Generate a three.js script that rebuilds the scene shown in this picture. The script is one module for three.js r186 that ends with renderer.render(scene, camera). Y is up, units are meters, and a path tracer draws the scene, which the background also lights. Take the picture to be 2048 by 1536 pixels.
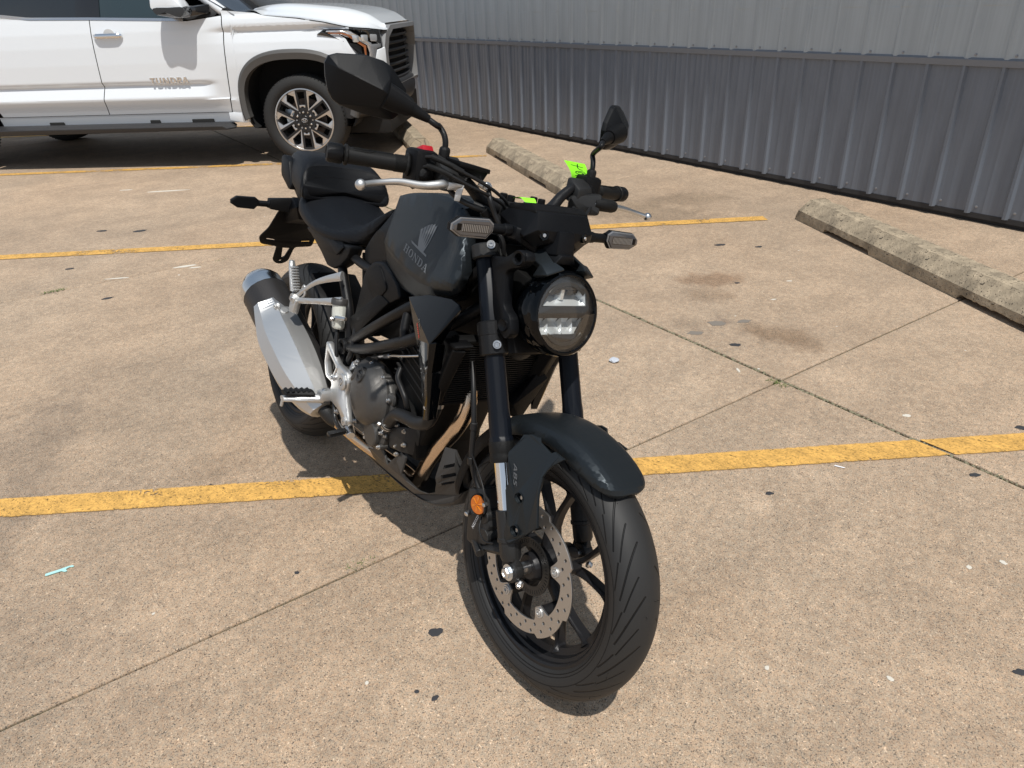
import * as THREE from 'three';
import { ConvexGeometry } from 'three/addons/geometries/ConvexGeometry.js';
import { TextGeometry } from 'three/addons/geometries/TextGeometry.js';
import { FontLoader } from 'three/addons/loaders/FontLoader.js';
import { mergeGeometries, mergeVertices, toCreasedNormals } from 'three/addons/utils/BufferGeometryUtils.js';

// ---------- camera, sky, sun, exposure ----------
const scene = new THREE.Scene();
const camera = new THREE.PerspectiveCamera(56.43, 4 / 3, 0.05, 400);
camera.position.set(0, 1.3675, 0);
camera.rotation.set(-0.49171, 0, -0.03683, 'XYZ');
scene.add(camera);

const renderer = new THREE.WebGLRenderer({ antialias: true });
renderer.setSize(1024, 768);
renderer.toneMapping = THREE.LinearToneMapping;
renderer.toneMappingExposure = 1.03;
renderer.shadowMap.enabled = true;

const SUN = new THREE.Vector3(0.135, 0.910, 0.392).normalize();
{
  // hazy summer sky: whitish at the horizon, soft blue above, a broad glow round the sun
  const w = 512, h = 256, d = new Float32Array(w * h * 4);
  for (let j = 0; j < h; j++) for (let i = 0; i < w; i++) {
    const phi = ((i + 0.5) / w - 0.5) * 2 * Math.PI, lat = ((j + 0.5) / h - 0.5) * Math.PI;
    const v = new THREE.Vector3(Math.cos(lat) * Math.cos(phi), Math.sin(lat), Math.cos(lat) * Math.sin(phi));
    const up = Math.max(0, v.y), k = Math.pow(1 - up, 2.6);
    const g = Math.max(0, v.dot(SUN)), glow = 0.10 * Math.pow(g, 6) + 0.5 * Math.pow(g, 60);
    const o = (j * w + i) * 4;
    const S = 1.22;
    d[o] = S * ((0.20 + 0.33 * k) + glow);
    d[o + 1] = S * ((0.262 + 0.30 * k) + glow * 0.97);
    d[o + 2] = S * ((0.355 + 0.25 * k) + glow * 0.9);
    d[o + 3] = 1;
    if (v.y < 0) { d[o] = S * 0.30; d[o + 1] = S * 0.28; d[o + 2] = S * 0.26; }
  }
  const t = new THREE.DataTexture(d, w, h, THREE.RGBAFormat, THREE.FloatType);
  t.mapping = THREE.EquirectangularReflectionMapping;
  t.magFilter = t.minFilter = THREE.LinearFilter; t.needsUpdate = true;
  scene.background = t; scene.environment = t;
}
const sun = new THREE.DirectionalLight(new THREE.Color(1.0, 0.962, 0.905), 3.9);
sun.position.copy(SUN).multiplyScalar(30).add(new THREE.Vector3(0, 0, -4));
sun.target.position.set(0, 0, -4); scene.add(sun.target);
sun.castShadow = true; sun.shadow.mapSize.set(4096, 4096); sun.shadow.radius = 1.5;
Object.assign(sun.shadow.camera, { left: -12, right: 12, top: 12, bottom: -12, near: 1, far: 80 });
sun.shadow.camera.updateProjectionMatrix();
scene.add(sun);

// ---------- helpers ----------
const V = (x, y, z) => new THREE.Vector3(x, y, z);
function rngOf(a) { return () => { a |= 0; a = a + 0x6D2B79F5 | 0; let t = Math.imul(a ^ a >>> 15, 1 | a); t = t + Math.imul(t ^ t >>> 7, 61 | t) ^ t; return ((t ^ t >>> 14) >>> 0) / 4294967296; }; }
const rnd = rngOf(77);
function hash(i, j, s) { let n = Math.imul(i, 374761393) + Math.imul(j, 668265263) + Math.imul(s, 2147483647 ^ 0x5bd1e995); n = Math.imul(n ^ n >>> 13, 1274126177); return ((n ^ n >>> 16) >>> 0) / 4294967296; }
function vnoise(x, y, per, s = 0) {           // value noise, periodic when per > 0
  const xi = Math.floor(x), yi = Math.floor(y), fx = x - xi, fy = y - yi;
  const m = v => per ? ((v % per) + per) % per : v;
  const a = hash(m(xi), m(yi), s), b = hash(m(xi + 1), m(yi), s), c = hash(m(xi), m(yi + 1), s), d = hash(m(xi + 1), m(yi + 1), s);
  const u = fx * fx * (3 - 2 * fx), v = fy * fy * (3 - 2 * fy);
  return a + (b - a) * u + (c - a) * v + (a - b - c + d) * u * v;
}
function fbm(x, y, o, per = 0, s = 0) { let r = 0, a = 0.5, f = 1; for (let i = 0; i < o; i++) { r += a * vnoise(x * f, y * f, per * f, s + i); a *= 0.5; f *= 2; } return r / (1 - Math.pow(0.5, o)); }
const clamp = (v, a = 0, b = 1) => Math.min(b, Math.max(a, v));
const sstep = (a, b, x) => { const t = clamp((x - a) / (b - a)); return t * t * (3 - 2 * t); };
const lerp = (a, b, t) => a + (b - a) * t;
function interp(tab, x) { if (x <= tab[0][0]) return tab[0][1]; for (let i = 1; i < tab.length; i++) if (x <= tab[i][0]) return lerp(tab[i - 1][1], tab[i][1], (x - tab[i - 1][0]) / (tab[i][0] - tab[i - 1][0])); return tab[tab.length - 1][1]; }
function sinterp(tab, x) {                     // smooth (Catmull-Rom) table
  const n = tab.length; if (x <= tab[0][0]) return tab[0][1]; if (x >= tab[n - 1][0]) return tab[n - 1][1];
  let i = 1; while (x > tab[i][0]) i++;
  const p0 = tab[Math.max(0, i - 2)], p1 = tab[i - 1], p2 = tab[i], p3 = tab[Math.min(n - 1, i + 1)], h = p2[0] - p1[0], t = (x - p1[0]) / h;
  const m1 = p2[0] - p0[0] ? (p2[1] - p0[1]) / (p2[0] - p0[0]) * h : 0, m2 = p3[0] - p1[0] ? (p3[1] - p1[1]) / (p3[0] - p1[0]) * h : 0;
  return (2 * t ** 3 - 3 * t * t + 1) * p1[1] + (t ** 3 - 2 * t * t + t) * m1 + (-2 * t ** 3 + 3 * t * t) * p2[1] + (t ** 3 - t * t) * m2;
}
function tex(w, h, fn, srgb) {                 // fn(u, v) -> [r, g, b] in 0..1
  const d = new Uint8Array(w * h * 4);
  for (let j = 0; j < h; j++) for (let i = 0; i < w; i++) { const c = fn((i + 0.5) / w, (j + 0.5) / h, i, j), o = (j * w + i) * 4; for (let k = 0; k < 3; k++) d[o + k] = clamp(c[k]) * 255; d[o + 3] = 255; }
  const t = new THREE.DataTexture(d, w, h); t.wrapS = t.wrapT = THREE.RepeatWrapping; t.magFilter = THREE.LinearFilter; t.minFilter = THREE.LinearMipmapLinearFilter; t.generateMipmaps = true;
  if (srgb) t.colorSpace = THREE.SRGBColorSpace; t.needsUpdate = true; return t;
}
function rep(t, x, y = x) { const c = t.clone(); c.repeat.set(x, y); c.needsUpdate = true; return c; }

// geometry
function boxUV(g) {                            // uv in metres from the dominant axis of each face
  const p = g.attributes.position, n = g.attributes.normal, uv = new Float32Array(p.count * 2);
  for (let i = 0; i < p.count; i++) {
    const ax = Math.abs(n.getX(i)), ay = Math.abs(n.getY(i)), az = Math.abs(n.getZ(i));
    let a, b; if (ax >= ay && ax >= az) { a = p.getZ(i); b = p.getY(i); } else if (ay >= az) { a = p.getX(i); b = p.getZ(i); } else { a = p.getX(i); b = p.getY(i); }
    uv[i * 2] = a; uv[i * 2 + 1] = b;
  }
  g.setAttribute('uv', new THREE.BufferAttribute(uv, 2)); return g;
}
function clean(g, keepUV) {
  let r = g.index ? g.toNonIndexed() : g.clone();
  for (const k of Object.keys(r.attributes)) if (!['position', 'normal', 'uv', 'color'].includes(k)) r.deleteAttribute(k);
  if (!r.attributes.normal) r.computeVertexNormals();
  if (!keepUV || !r.attributes.uv) boxUV(r);
  return r;
}
function join(list, keepUV) { list = [list].flat(9).filter(Boolean).map(g => clean(g, keepUV)); return list.length > 1 ? mergeGeometries(list) : list[0]; }
function part(name, geos, mat, parent, opt = {}) {
  const m = new THREE.Mesh(join(geos, opt.keepUV), mat); m.name = name; m.castShadow = m.receiveShadow = true;
  if (opt.label) m.userData.label = opt.label; if (opt.kind) m.userData.kind = opt.kind;
  parent.add(m); return m;
}
const used = {};
function numbered(n) { used[n] = (used[n] ?? -1) + 1; return used[n] ? `${n}_${String(used[n]).padStart(3, '0')}` : n; }
function tag(o, label, category, group, kind) { if (label) o.userData.label = label; if (category) o.userData.category = category; if (group) o.userData.group = group; if (kind) o.userData.kind = kind; return o; }
function thing(name, label, category, pos = [0, 0, 0], ry = 0, group) { const g = new THREE.Group(); g.name = numbered(name); g.position.set(...pos); g.rotation.y = ry; scene.add(g); return tag(g, label, category, group); }
function crease(g, deg = 35) { return toCreasedNormals(g.index ? g.toNonIndexed() : g, deg * Math.PI / 180); }
function tube(pts, r, seg = 0, rad = 10, closed = false) {
  const c = new THREE.CatmullRomCurve3(pts.map(p => p.isVector3 ? p : V(...p)), closed, 'centripetal');
  seg = seg || Math.max(8, pts.length * 6);
  const g = new THREE.TubeGeometry(c, seg, typeof r === 'number' ? r : 1, rad, closed);
  if (typeof r !== 'number') {                 // radius table along 0..1
    const p = g.attributes.position;
    for (let i = 0; i <= seg; i++) { const q = c.getPointAt(i / seg), k = interp(r, i / seg); for (let j = 0; j <= rad; j++) { const o = i * (rad + 1) + j; p.setXYZ(o, q.x + (p.getX(o) - q.x) * k, q.y + (p.getY(o) - q.y) * k, q.z + (p.getZ(o) - q.z) * k); } }
  }
  if (closed) return g;
  const caps = [0, 1].map(t => { const q = c.getPointAt(t), d = c.getTangentAt(t).multiplyScalar(t ? 1 : -1); const R = typeof r === 'number' ? r : interp(r, t); return place(new THREE.CircleGeometry(R, rad), q, d); });
  return join([g, ...caps]);
}
const qz = (d) => new THREE.Quaternion().setFromUnitVectors(V(0, 0, 1), d.clone().normalize());
const qy = (d) => new THREE.Quaternion().setFromUnitVectors(V(0, 1, 0), d.clone().normalize());
function place(g, p, d) { g.applyMatrix4(new THREE.Matrix4().compose(p, qz(d), V(1, 1, 1))); return g; }   // z axis of g along d
function lathe(prof, origin, dir, seg = 32, ang = 38) {                                                  // prof [[r, h]], h along dir
  const g = new THREE.LatheGeometry(prof.map(p => new THREE.Vector2(Math.max(p[0], 1e-5), p[1])), seg);
  g.applyMatrix4(new THREE.Matrix4().compose(V(...origin), qy(V(...dir)), V(1, 1, 1))); return crease(g, ang);
}
function rod(a, b, r, seg = 14, ch = 0.0015) { const A = V(...a), B = V(...b), L = A.distanceTo(B); return lathe([[0, 0], [r - ch, 0], [r, ch], [r, L - ch], [r - ch, L], [0, L]], a, B.sub(A).toArray(), seg); }
function bolt(p, d, r = 0.006, h = 0.006, washer = true) {
  const n = V(...d).normalize(), o = V(...p), gs = [];
  if (washer) gs.push(lathe([[0, -0.004], [r * 1.45, -0.004], [r * 1.45, 0], [r * 1.35, 0.0012], [0, 0.0012]], p, d, 16));
  gs.push(lathe([[0, 0], [r, 0], [r, h * 0.8], [r * 0.86, h], [r * 0.55, h], [r * 0.5, h * 0.5], [0, h * 0.5]], p, d, 6, 20)); return gs;
}
function hull(pts, r = 0, ang = 30) {                                                                    // convex solid with edges rounded by r
  const P = []; for (const q of pts) { if (!r) { P.push(V(...q)); continue; } for (const [a, b, c] of OCT) P.push(V(q[0] + a * r, q[1] + b * r, q[2] + c * r)); }
  return crease(new ConvexGeometry(P), ang);
}
const OCT = []; for (let i = -1; i <= 1; i++) for (let j = -1; j <= 1; j++) for (let k = -1; k <= 1; k++) { const l = Math.hypot(i, j, k); if (l) OCT.push([i / l, j / l, k / l]); }
function shape(pts, holes = []) { const s = new THREE.Shape(pts.map(p => new THREE.Vector2(p[0], p[1]))); for (const h of holes) s.holes.push(h.isPath ? h.p : new THREE.Path(h.map(p => new THREE.Vector2(p[0], p[1])))); return s; }
function circ(x, y, r, n = 20) { return Array.from({ length: n }, (_, i) => [x + r * Math.cos(-i / n * 2 * Math.PI), y + r * Math.sin(-i / n * 2 * Math.PI)]); }
function roundPoly(pts, r, n = 4) {             // rounded corners
  const out = []; const N = pts.length;
  for (let i = 0; i < N; i++) {
    const p = new THREE.Vector2(...pts[i]), a = new THREE.Vector2(...pts[(i + N - 1) % N]).sub(p), b = new THREE.Vector2(...pts[(i + 1) % N]).sub(p);
    const rr = Math.min(pts[i][2] ?? r, a.length() * 0.45, b.length() * 0.45), A = p.clone().add(a.normalize().multiplyScalar(rr)), B = p.clone().add(b.normalize().multiplyScalar(rr));
    for (let k = 0; k <= n; k++) { const t = k / n; out.push([(1 - t) ** 2 * A.x + 2 * t * (1 - t) * p.x + t * t * B.x, (1 - t) ** 2 * A.y + 2 * t * (1 - t) * p.y + t * t * B.y]); }
  } return out;
}
function plate(pts, z0, z1, o = {}) {           // x-y outline extruded from z0 to z1, bevelled edges
  const bv = o.bevel ?? 0.0015, pp = o.round ? roundPoly(pts, o.round) : pts;
  const g = new THREE.ExtrudeGeometry(shape(pp, o.holes), { depth: Math.abs(z1 - z0) - 2 * bv, bevelEnabled: bv > 0, bevelSize: bv, bevelThickness: bv, bevelOffset: -bv, bevelSegments: o.bs ?? 2, curveSegments: 8 });
  g.translate(0, 0, Math.min(z0, z1) + bv); return crease(g, o.ang ?? 32);
}
function warp(g, f, ang) { const p = g.attributes.position; for (let i = 0; i < p.count; i++) { const q = f(p.getX(i), p.getY(i), p.getZ(i)); p.setXYZ(i, q[0], q[1], q[2]); } g.deleteAttribute('normal'); g = crease(g.index ? g.toNonIndexed() : g, ang ?? 35); return g; }
function mirrorZ(g) {
  g = clean(g, true); const p = g.attributes.position, n = g.attributes.normal, u = g.attributes.uv;
  for (let i = 0; i < p.count; i++) { p.setZ(i, -p.getZ(i)); n.setZ(i, -n.getZ(i)); }
  for (let i = 0; i < p.count; i += 3) for (const a of [p, n, u]) for (let k = 0; k < a.itemSize; k++) { const t = a.array[(i + 1) * a.itemSize + k]; a.array[(i + 1) * a.itemSize + k] = a.array[(i + 2) * a.itemSize + k]; a.array[(i + 2) * a.itemSize + k] = t; }
  return g;
}
function grid(nu, nv, f, closedU = false) {     // f(u, v) -> [x, y, z]
  const pos = [], uv = [], idx = [];
  for (let j = 0; j <= nv; j++) for (let i = 0; i <= nu; i++) { pos.push(...f(i / nu, j / nv)); uv.push(i / nu, j / nv); }
  for (let j = 0; j < nv; j++) for (let i = 0; i < nu; i++) { const a = j * (nu + 1) + i; idx.push(a, a + 1, a + nu + 2, a, a + nu + 2, a + nu + 1); }
  const g = new THREE.BufferGeometry(); g.setAttribute('position', new THREE.Float32BufferAttribute(pos, 3)); g.setAttribute('uv', new THREE.Float32BufferAttribute(uv, 2)); g.setIndex(idx); g.computeVertexNormals(); return g;
}
function cr(a, t, closed) {                     // Catmull-Rom through an array of Vector3
  const n = a.length, m = closed ? n : n - 1; let f = clamp(t, 0, 1) * m, i = Math.min(Math.floor(f), m - 1); f -= i;
  const P = k => closed ? a[(k + n) % n] : a[clamp(k, 0, n - 1)];
  const p0 = P(i - 1), p1 = P(i), p2 = P(i + 1), p3 = P(i + 2), o = V(0, 0, 0);
  for (const c of ['x', 'y', 'z']) o[c] = 0.5 * (2 * p1[c] + (p2[c] - p0[c]) * f + (2 * p0[c] - 5 * p1[c] + 4 * p2[c] - p3[c]) * f * f + (3 * p1[c] - p0[c] - 3 * p2[c] + p3[c]) * f ** 3);
  return o;
}
function loft(rings, o = {}) {                  // closed rings joined into a solid; o.along / o.round = subdivisions
  rings = rings.map(r => r.map(p => p.isVector3 ? p : V(...p)));
  const na = o.along ?? 6, nr = o.round ?? 4, n = rings[0].length, N = n * nr, M = (rings.length - 1) * na;
  const fine = rings.map(r => Array.from({ length: N }, (_, i) => nr > 1 ? cr(r, i / N, true) : r[i]));
  const rows = []; for (let j = 0; j <= M; j++) { const row = []; for (let i = 0; i < N; i++) row.push(na > 1 ? cr(fine.map(r => r[i]), j / M, false) : fine[j][i]); rows.push(row); }
  const pos = [], idx = []; for (const r of rows) for (const p of r) pos.push(p.x, p.y, p.z);
  for (let j = 0; j < M; j++) for (let i = 0; i < N; i++) { const a = j * N + i, b = j * N + (i + 1) % N; idx.push(a, b, b + N, a, b + N, a + N); }
  if (o.caps !== false) for (const [j, s] of [[0, -1], [M, 1]]) { const c = V(0, 0, 0); rows[j].forEach(p => c.add(p)); c.multiplyScalar(1 / N); const k = pos.length / 3; pos.push(c.x, c.y, c.z); for (let i = 0; i < N; i++) { const a = j * N + i, b = j * N + (i + 1) % N; s < 0 ? idx.push(k, b, a) : idx.push(k, a, b); } }
  const g = new THREE.BufferGeometry(); g.setAttribute('position', new THREE.Float32BufferAttribute(pos, 3)); g.setIndex(idx); g.computeVertexNormals();
  return crease(g, o.ang ?? 40);
}
function crisp(pts, d = 0.006) {                // keep the corners of a section tight when it is splined
  const out = []; pts.forEach((p, i) => { const a = pts[i - 1], b = pts[i + 1]; const to = q => { const L = Math.hypot(q[0] - p[0], q[1] - p[1]), k = Math.min(0.3, d / L); return [p[0] + (q[0] - p[0]) * k, p[1] + (q[1] - p[1]) * k]; }; if (!a || !b) { out.push(p); return; } const A = to(a), B = to(b); out.push(A, [p[0] * 0.5 + (A[0] + B[0]) * 0.25, p[1] * 0.5 + (A[1] + B[1]) * 0.25], B); }); return out;
}
function half(pts, x) { const r = pts.map(([z, y]) => V(x, y, z)); const l = pts.slice().reverse().filter(([z]) => z > 1e-6).map(([z, y]) => V(x, y, -z)); return [...r, ...l]; }   // (z, y) half section from the top centre down, mirrored
// a thin print that follows the surface of mesh: rays along dir from a rectangle
function decal(name, mesh, o, ux, uy, dir, w, h, mat, parent, nx = 20, ny = 10, lift = 0.0007) {
  mesh.parent.updateWorldMatrix(true, false); mesh.updateMatrixWorld(true);
  const inv = mesh.matrixWorld, ray = new THREE.Raycaster(), back = new THREE.Matrix4().copy(parent.matrixWorld); parent.updateWorldMatrix(true, false); back.copy(parent.matrixWorld).invert();
  const O = V(...o), U = V(...ux).normalize(), W = V(...uy).normalize(), D = V(...dir).normalize(), wd = D.clone().transformDirection(inv);
  const hit = []; for (let j = 0; j <= ny; j++) for (let i = 0; i <= nx; i++) {
    const p = O.clone().addScaledVector(U, (i / nx - 0.5) * w).addScaledVector(W, (j / ny - 0.5) * h).addScaledVector(D, -0.3).applyMatrix4(inv);
    ray.set(p, wd); const side = mesh.material.side; mesh.material.side = THREE.DoubleSide; const hs = ray.intersectObject(mesh, false); mesh.material.side = side;
    hit.push(hs.length ? hs[0].point.addScaledVector(wd, -lift).applyMatrix4(back) : null);
  }
  const good = hit.find(Boolean); if (!good) { console.log('decal misses', name); return null; }
  const pos = [], uv = [], idx = []; hit.forEach((p, k) => { p = p || good; pos.push(p.x, p.y, p.z); uv.push((k % (nx + 1)) / nx, Math.floor(k / (nx + 1)) / ny); });
  for (let j = 0; j < ny; j++) for (let i = 0; i < nx; i++) { const a = j * (nx + 1) + i, q = [a, a + 1, a + nx + 2, a + nx + 1]; if (q.every(k => hit[k])) idx.push(q[0], q[1], q[2], q[0], q[2], q[3]); }
  const g = new THREE.BufferGeometry(); g.setAttribute('position', new THREE.Float32BufferAttribute(pos, 3)); g.setAttribute('uv', new THREE.Float32BufferAttribute(uv, 2)); g.setIndex(idx); g.computeVertexNormals();
  return part(name, g, mat, parent, { keepUV: true });
}
function printTex(w, h, draw) {                 // lettering on transparent ground -> {map, alphaMap}
  const c = document.createElement('canvas'); c.width = w; c.height = h; const x = c.getContext('2d'); x.fillStyle = '#000'; x.fillRect(0, 0, w, h); x.fillStyle = x.strokeStyle = '#fff'; draw(x, w, h);
  const t = new THREE.CanvasTexture(c); return t;
}
// ---------- materials ----------
const C = (r, g, b) => new THREE.Color().setRGB(r, g, b);
function mat(c, rough, metal = 0, o = {}) { return new THREE.MeshPhysicalMaterial({ color: c.isColor ? c : C(...c), roughness: rough, metalness: metal, ...o }); }
const grain = tex(256, 256, (u, v) => { const k = vnoise(u * 128, v * 128, 128, 3) * 0.6 + vnoise(u * 64, v * 64, 64, 4) * 0.4; return [k, k, k]; });
const soft = tex(256, 256, (u, v) => { const k = fbm(u * 8, v * 8, 5, 8, 9); return [k, k, k]; });
const brush = tex(256, 256, (u, v) => { const k = 0.5 + 0.5 * (vnoise(u * 6, v * 200, 0, 5) - 0.5) + 0.3 * (vnoise(u * 20, v * 128, 0, 6) - 0.5); return [k, k, k]; });
const brushSoft = tex(256, 256, (u, v) => { const k = 0.92 + 0.09 * (vnoise(u * 4, v * 220, 0, 15) - 0.5); return [k, k, k]; });
const flake = tex(256, 256, (u, v, i, j) => { const k = 0.75 + 0.5 * (hash(i, j, 8) - 0.5); return [k, k, k]; });
const M = {
  satin: mat([0.0036, 0.004, 0.005], 0.46, 0, { specularIntensity: 0.4, bumpMap: rep(grain, 22), bumpScale: 0.0002, roughnessMap: null }),
  plastic: mat([0.0042, 0.0042, 0.0046], 0.52, 0, { specularIntensity: 0.36, bumpMap: rep(grain, 14), bumpScale: 0.00035 }),
  gloss: mat([0.001, 0.0014, 0.002], 0.06, 0, { specularIntensity: 0.5 }),
  tank: mat([0.029, 0.035, 0.040], 0.40, 0.65, { specularIntensity: 0.6 }),
  frame: mat([0.008, 0.008, 0.0086], 0.42, 0, { specularIntensity: 0.5, bumpMap: rep(grain, 10), bumpScale: 0.00015 }),
  engine: mat([0.085, 0.082, 0.078], 0.42, 0.6, { bumpMap: rep(grain, 18), bumpScale: 0.0003 }),
  engineDark: mat([0.020, 0.020, 0.020], 0.48, 0.3, { bumpMap: rep(grain, 16), bumpScale: 0.0003 }),
  dark: mat([0.004, 0.004, 0.004], 0.6, 0, { specularIntensity: 0.4 }),
  alu: mat([0.66, 0.655, 0.64], 0.50, 1, { roughnessMap: rep(brushSoft, 4, 4) }),
  cast: mat([0.60, 0.60, 0.59], 0.46, 0.9, { bumpMap: rep(grain, 14), bumpScale: 0.00025 }),
  chrome: mat([0.82, 0.83, 0.84], 0.13, 1),
  zinc: mat([0.62, 0.63, 0.64], 0.3, 1),
  steel: mat([0.66, 0.52, 0.39], 0.2, 1, { bumpMap: rep(soft, 4), bumpScale: 0.0002 }),
  disc: mat([0.50, 0.49, 0.475], 0.42, 1, { bumpMap: rep(brush, 10, 10), bumpScale: 0.00005 }),
  rubber: mat([0.005, 0.005, 0.005], 0.6, 0, { specularIntensity: 0.55, bumpMap: rep(grain, 10), bumpScale: 0.0003 }),
  hose: mat([0.011, 0.011, 0.0115], 0.46, 0, { specularIntensity: 0.7 }),
  vinyl: mat([0.0042, 0.005, 0.0068], 0.5, 0, { specularIntensity: 0.45, bumpMap: rep(grain, 8), bumpScale: 0.0004 }),
  rim: mat([0.014, 0.014, 0.0155], 0.42, 0.2, { specularIntensity: 0.7, bumpMap: rep(grain, 20), bumpScale: 0.0001 }),
  forkTube: mat([0.004, 0.0055, 0.009], 0.42, 0, { specularIntensity: 0.4 }),
  lens: new THREE.MeshPhysicalMaterial({ color: C(0.92, 0.92, 0.9), roughness: 0.04, transmission: 1, thickness: 0, ior: 1.5 }),
  amber: mat([0.50, 0.115, 0.002], 0.2, 0, { clearcoat: 1 }),
  red: mat([0.42, 0.01, 0.02], 0.35),
  tag: mat([0.30, 0.95, 0.03], 0.6),
};
function ink(c, alpha, rough = 0.5, metal = 0) { return mat(c, rough, metal, { alphaMap: alpha, transparent: true, side: THREE.DoubleSide }); }

// ---------- ground: concrete slabs, joints, stains ----------
const GA = [0.835, -0.55], GB = [0.55, 0.835];          // slab axes on the ground (x, z)
const W2 = (s, t) => [s * GA[0] + t * GB[0], s * GA[1] + t * GB[1]];
const concTex = tex(2048, 2048, (u, v, i, j) => {
  const big = fbm(u * 10, v * 10, 4, 10, 21) - 0.5, mid = fbm(u * 90, v * 90, 3, 90, 22) - 0.5;
  let k = 1 + big * 0.14 + mid * 0.20;
  const a = vnoise(u * 780, v * 780, 780, 23), b = vnoise(u * 1020, v * 1020, 1020, 24), c = vnoise(u * 560, v * 560, 560, 25);
  let r = 0.690 * k, g = 0.602 * k, bl = 0.508 * k;
  const dk = sstep(0.68, 0.94, a) * 0.46 + sstep(0.70, 0.95, b) * 0.36; r *= 1 - dk; g *= 1 - dk * 0.98; bl *= 1 - dk * 0.94;
  const lt = sstep(0.80, 0.97, c) * 0.42; r += lt * 0.5; g += lt * 0.46; bl += lt * 0.40;
  const warm = (vnoise(u * 420, v * 420, 420, 26) - 0.5) * 0.045; r += warm; bl -= warm * 0.6;
  const f = (hash(i, j, 27) - 0.5) * 0.12; return [r + f, g + f, bl + f];
}, true);
const concBump = tex(1024, 1024, (u, v) => { const k = 0.45 * fbm(u * 210, v * 210, 2, 210, 31) + 0.35 * vnoise(u * 420, v * 420, 420, 23) + 0.2 * fbm(u * 30, v * 30, 3, 30, 32); return [k, k, k]; });
const TILE = 1 / 1.45;
const concrete = new THREE.MeshStandardMaterial({ map: rep(concTex, TILE), bumpMap: rep(concBump, TILE), bumpScale: 0.0016, roughness: 0.92, vertexColors: true });
const concretePlain = new THREE.MeshStandardMaterial({ map: rep(concTex, TILE), roughness: 0.95 });
// lasting marks on the concrete: [x, z, rx, rz, turn, strength, (r, g, b) pull]
const STAINS = [
  [1.20, -2.93, 0.19, 0.12, 0.5, 0.42, 0.9, 1, 1.1], [1.30, -2.80, 0.12, 0.09, 0.2, 0.26, 0.9, 1, 1.1], [1.10, -3.66, 0.19, 0.13, 0, 0.36, 0.8, 1, 1.15], [1.02, -3.45, 0.17, 0.13, 0, 0.28, 0.9, 1, 1.1], [0.86, -3.1, 0.09, 0.07, 0, 0.16, 1, 1, 1], [1.02, -3.1, 0.05, 0.04, 0, 0.3, 1, 1, 0.9],
  [0.95, -5.1, 0.6, 0.28, 0.1, 0.26, 1, 1, 1.05], [1.35, -5.4, 0.5, 0.2, -0.2, 0.26, 1, 1, 1.05], [0.5, -5.6, 0.5, 0.3, 0, 0.16, 1, 1, 1],
  [-1.75, -2.25, 0.16, 0.5, -0.3, 0.20, 1, 0.95, 0.85], [-1.62, -1.7, 0.16, 0.35, -0.2, 0.18, 1, 0.95, 0.85], [-1.5, -2.6, 0.5, 0.35, 0, 0.1, 1, 0.95, 0.9], [-1.3, -1.2, 0.5, 0.3, 0, 0.09, 1, 0.95, 0.85],
  [-1.1, -3.3, 0.3, 0.12, -0.4, 0.14, 1, 0.95, 0.9], [-0.95, -3.0, 0.25, 0.1, -0.4, 0.13, 1, 0.95, 0.9], [-1.5, -3.9, 0.35, 0.1, -0.3, 0.12, 1, 0.95, 0.9], [-1.9, -5.5, 0.6, 0.12, -0.5, 0.10, 1, 0.95, 0.9], [-2.9, -6.2, 0.5, 0.15, -0.1, 0.12, 1, 1, 1],
  [-1.0, -1.98, 0.05, 0.03, 0, 0.3, 1, 1, 1], [-0.93, -1.72, 0.14, 0.05, 0.3, 0.14, 1, 0.95, 0.85],
  [0.62, -1.05, 0.1, 0.08, 0, -0.10, 1, 1, 1], [0.75, -1.72, 0.05, 0.04, 0, -0.22, 1, 1, 1], [0.45, -1.3, 0.25, 0.15, 0, 0.06, 0.7, 1, 1.3], [1.5, -1.35, 0.3, 0.2, 0, 0.07, 1, 1, 1],
];
function stainAt(x, z) {
  let r = 1, g = 1, b = 1;
  const n = fbm(x * 0.8 + 40, z * 0.8 + 40, 4, 0, 41), n2 = fbm(x * 3.1 + 9, z * 3.1 + 7, 3, 0, 42), n3 = fbm(x * 1.5 + 3, z * 0.6 + 80, 3, 0, 43);
  const k = 0.99 + (n - 0.5) * 0.26 + (n2 - 0.5) * 0.14; r *= k; g *= k; b *= k;
  const w = (n3 - 0.5) * 0.07; r += w; b -= w;
  for (const [sx, sz, rx, rz, a, s, cr_, cg, cb] of STAINS) {
    const dx = x - sx, dz = z - sz; if (dx * dx + dz * dz > 1.6) continue;
    const c = Math.cos(a), si = Math.sin(a), p = (dx * c + dz * si) / rx, q = (-dx * si + dz * c) / rz;
    const d = Math.hypot(p, q) + (fbm(x * 14 + sx * 7, z * 14, 3, 0, 44) - 0.5) * 1.1;
    const m = s * (1 - sstep(0.45, 1.15, d)); r *= 1 - m * cr_; g *= 1 - m * cg; b *= 1 - m * cb;
  }
  return [r, g, b];
}
const SCUT = [-12.37, -8.71, -5.05, -1.39, 2.27, 5.93], TCUT = [-17.16, -14.03, -10.9, -7.77, -4.63, -1.5, 1.63, 4.76];
const jointW = (axis, v) => axis === 's' && Math.abs(v - 2.27) < 0.01 ? 0.0070 : 0.0020;
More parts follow.
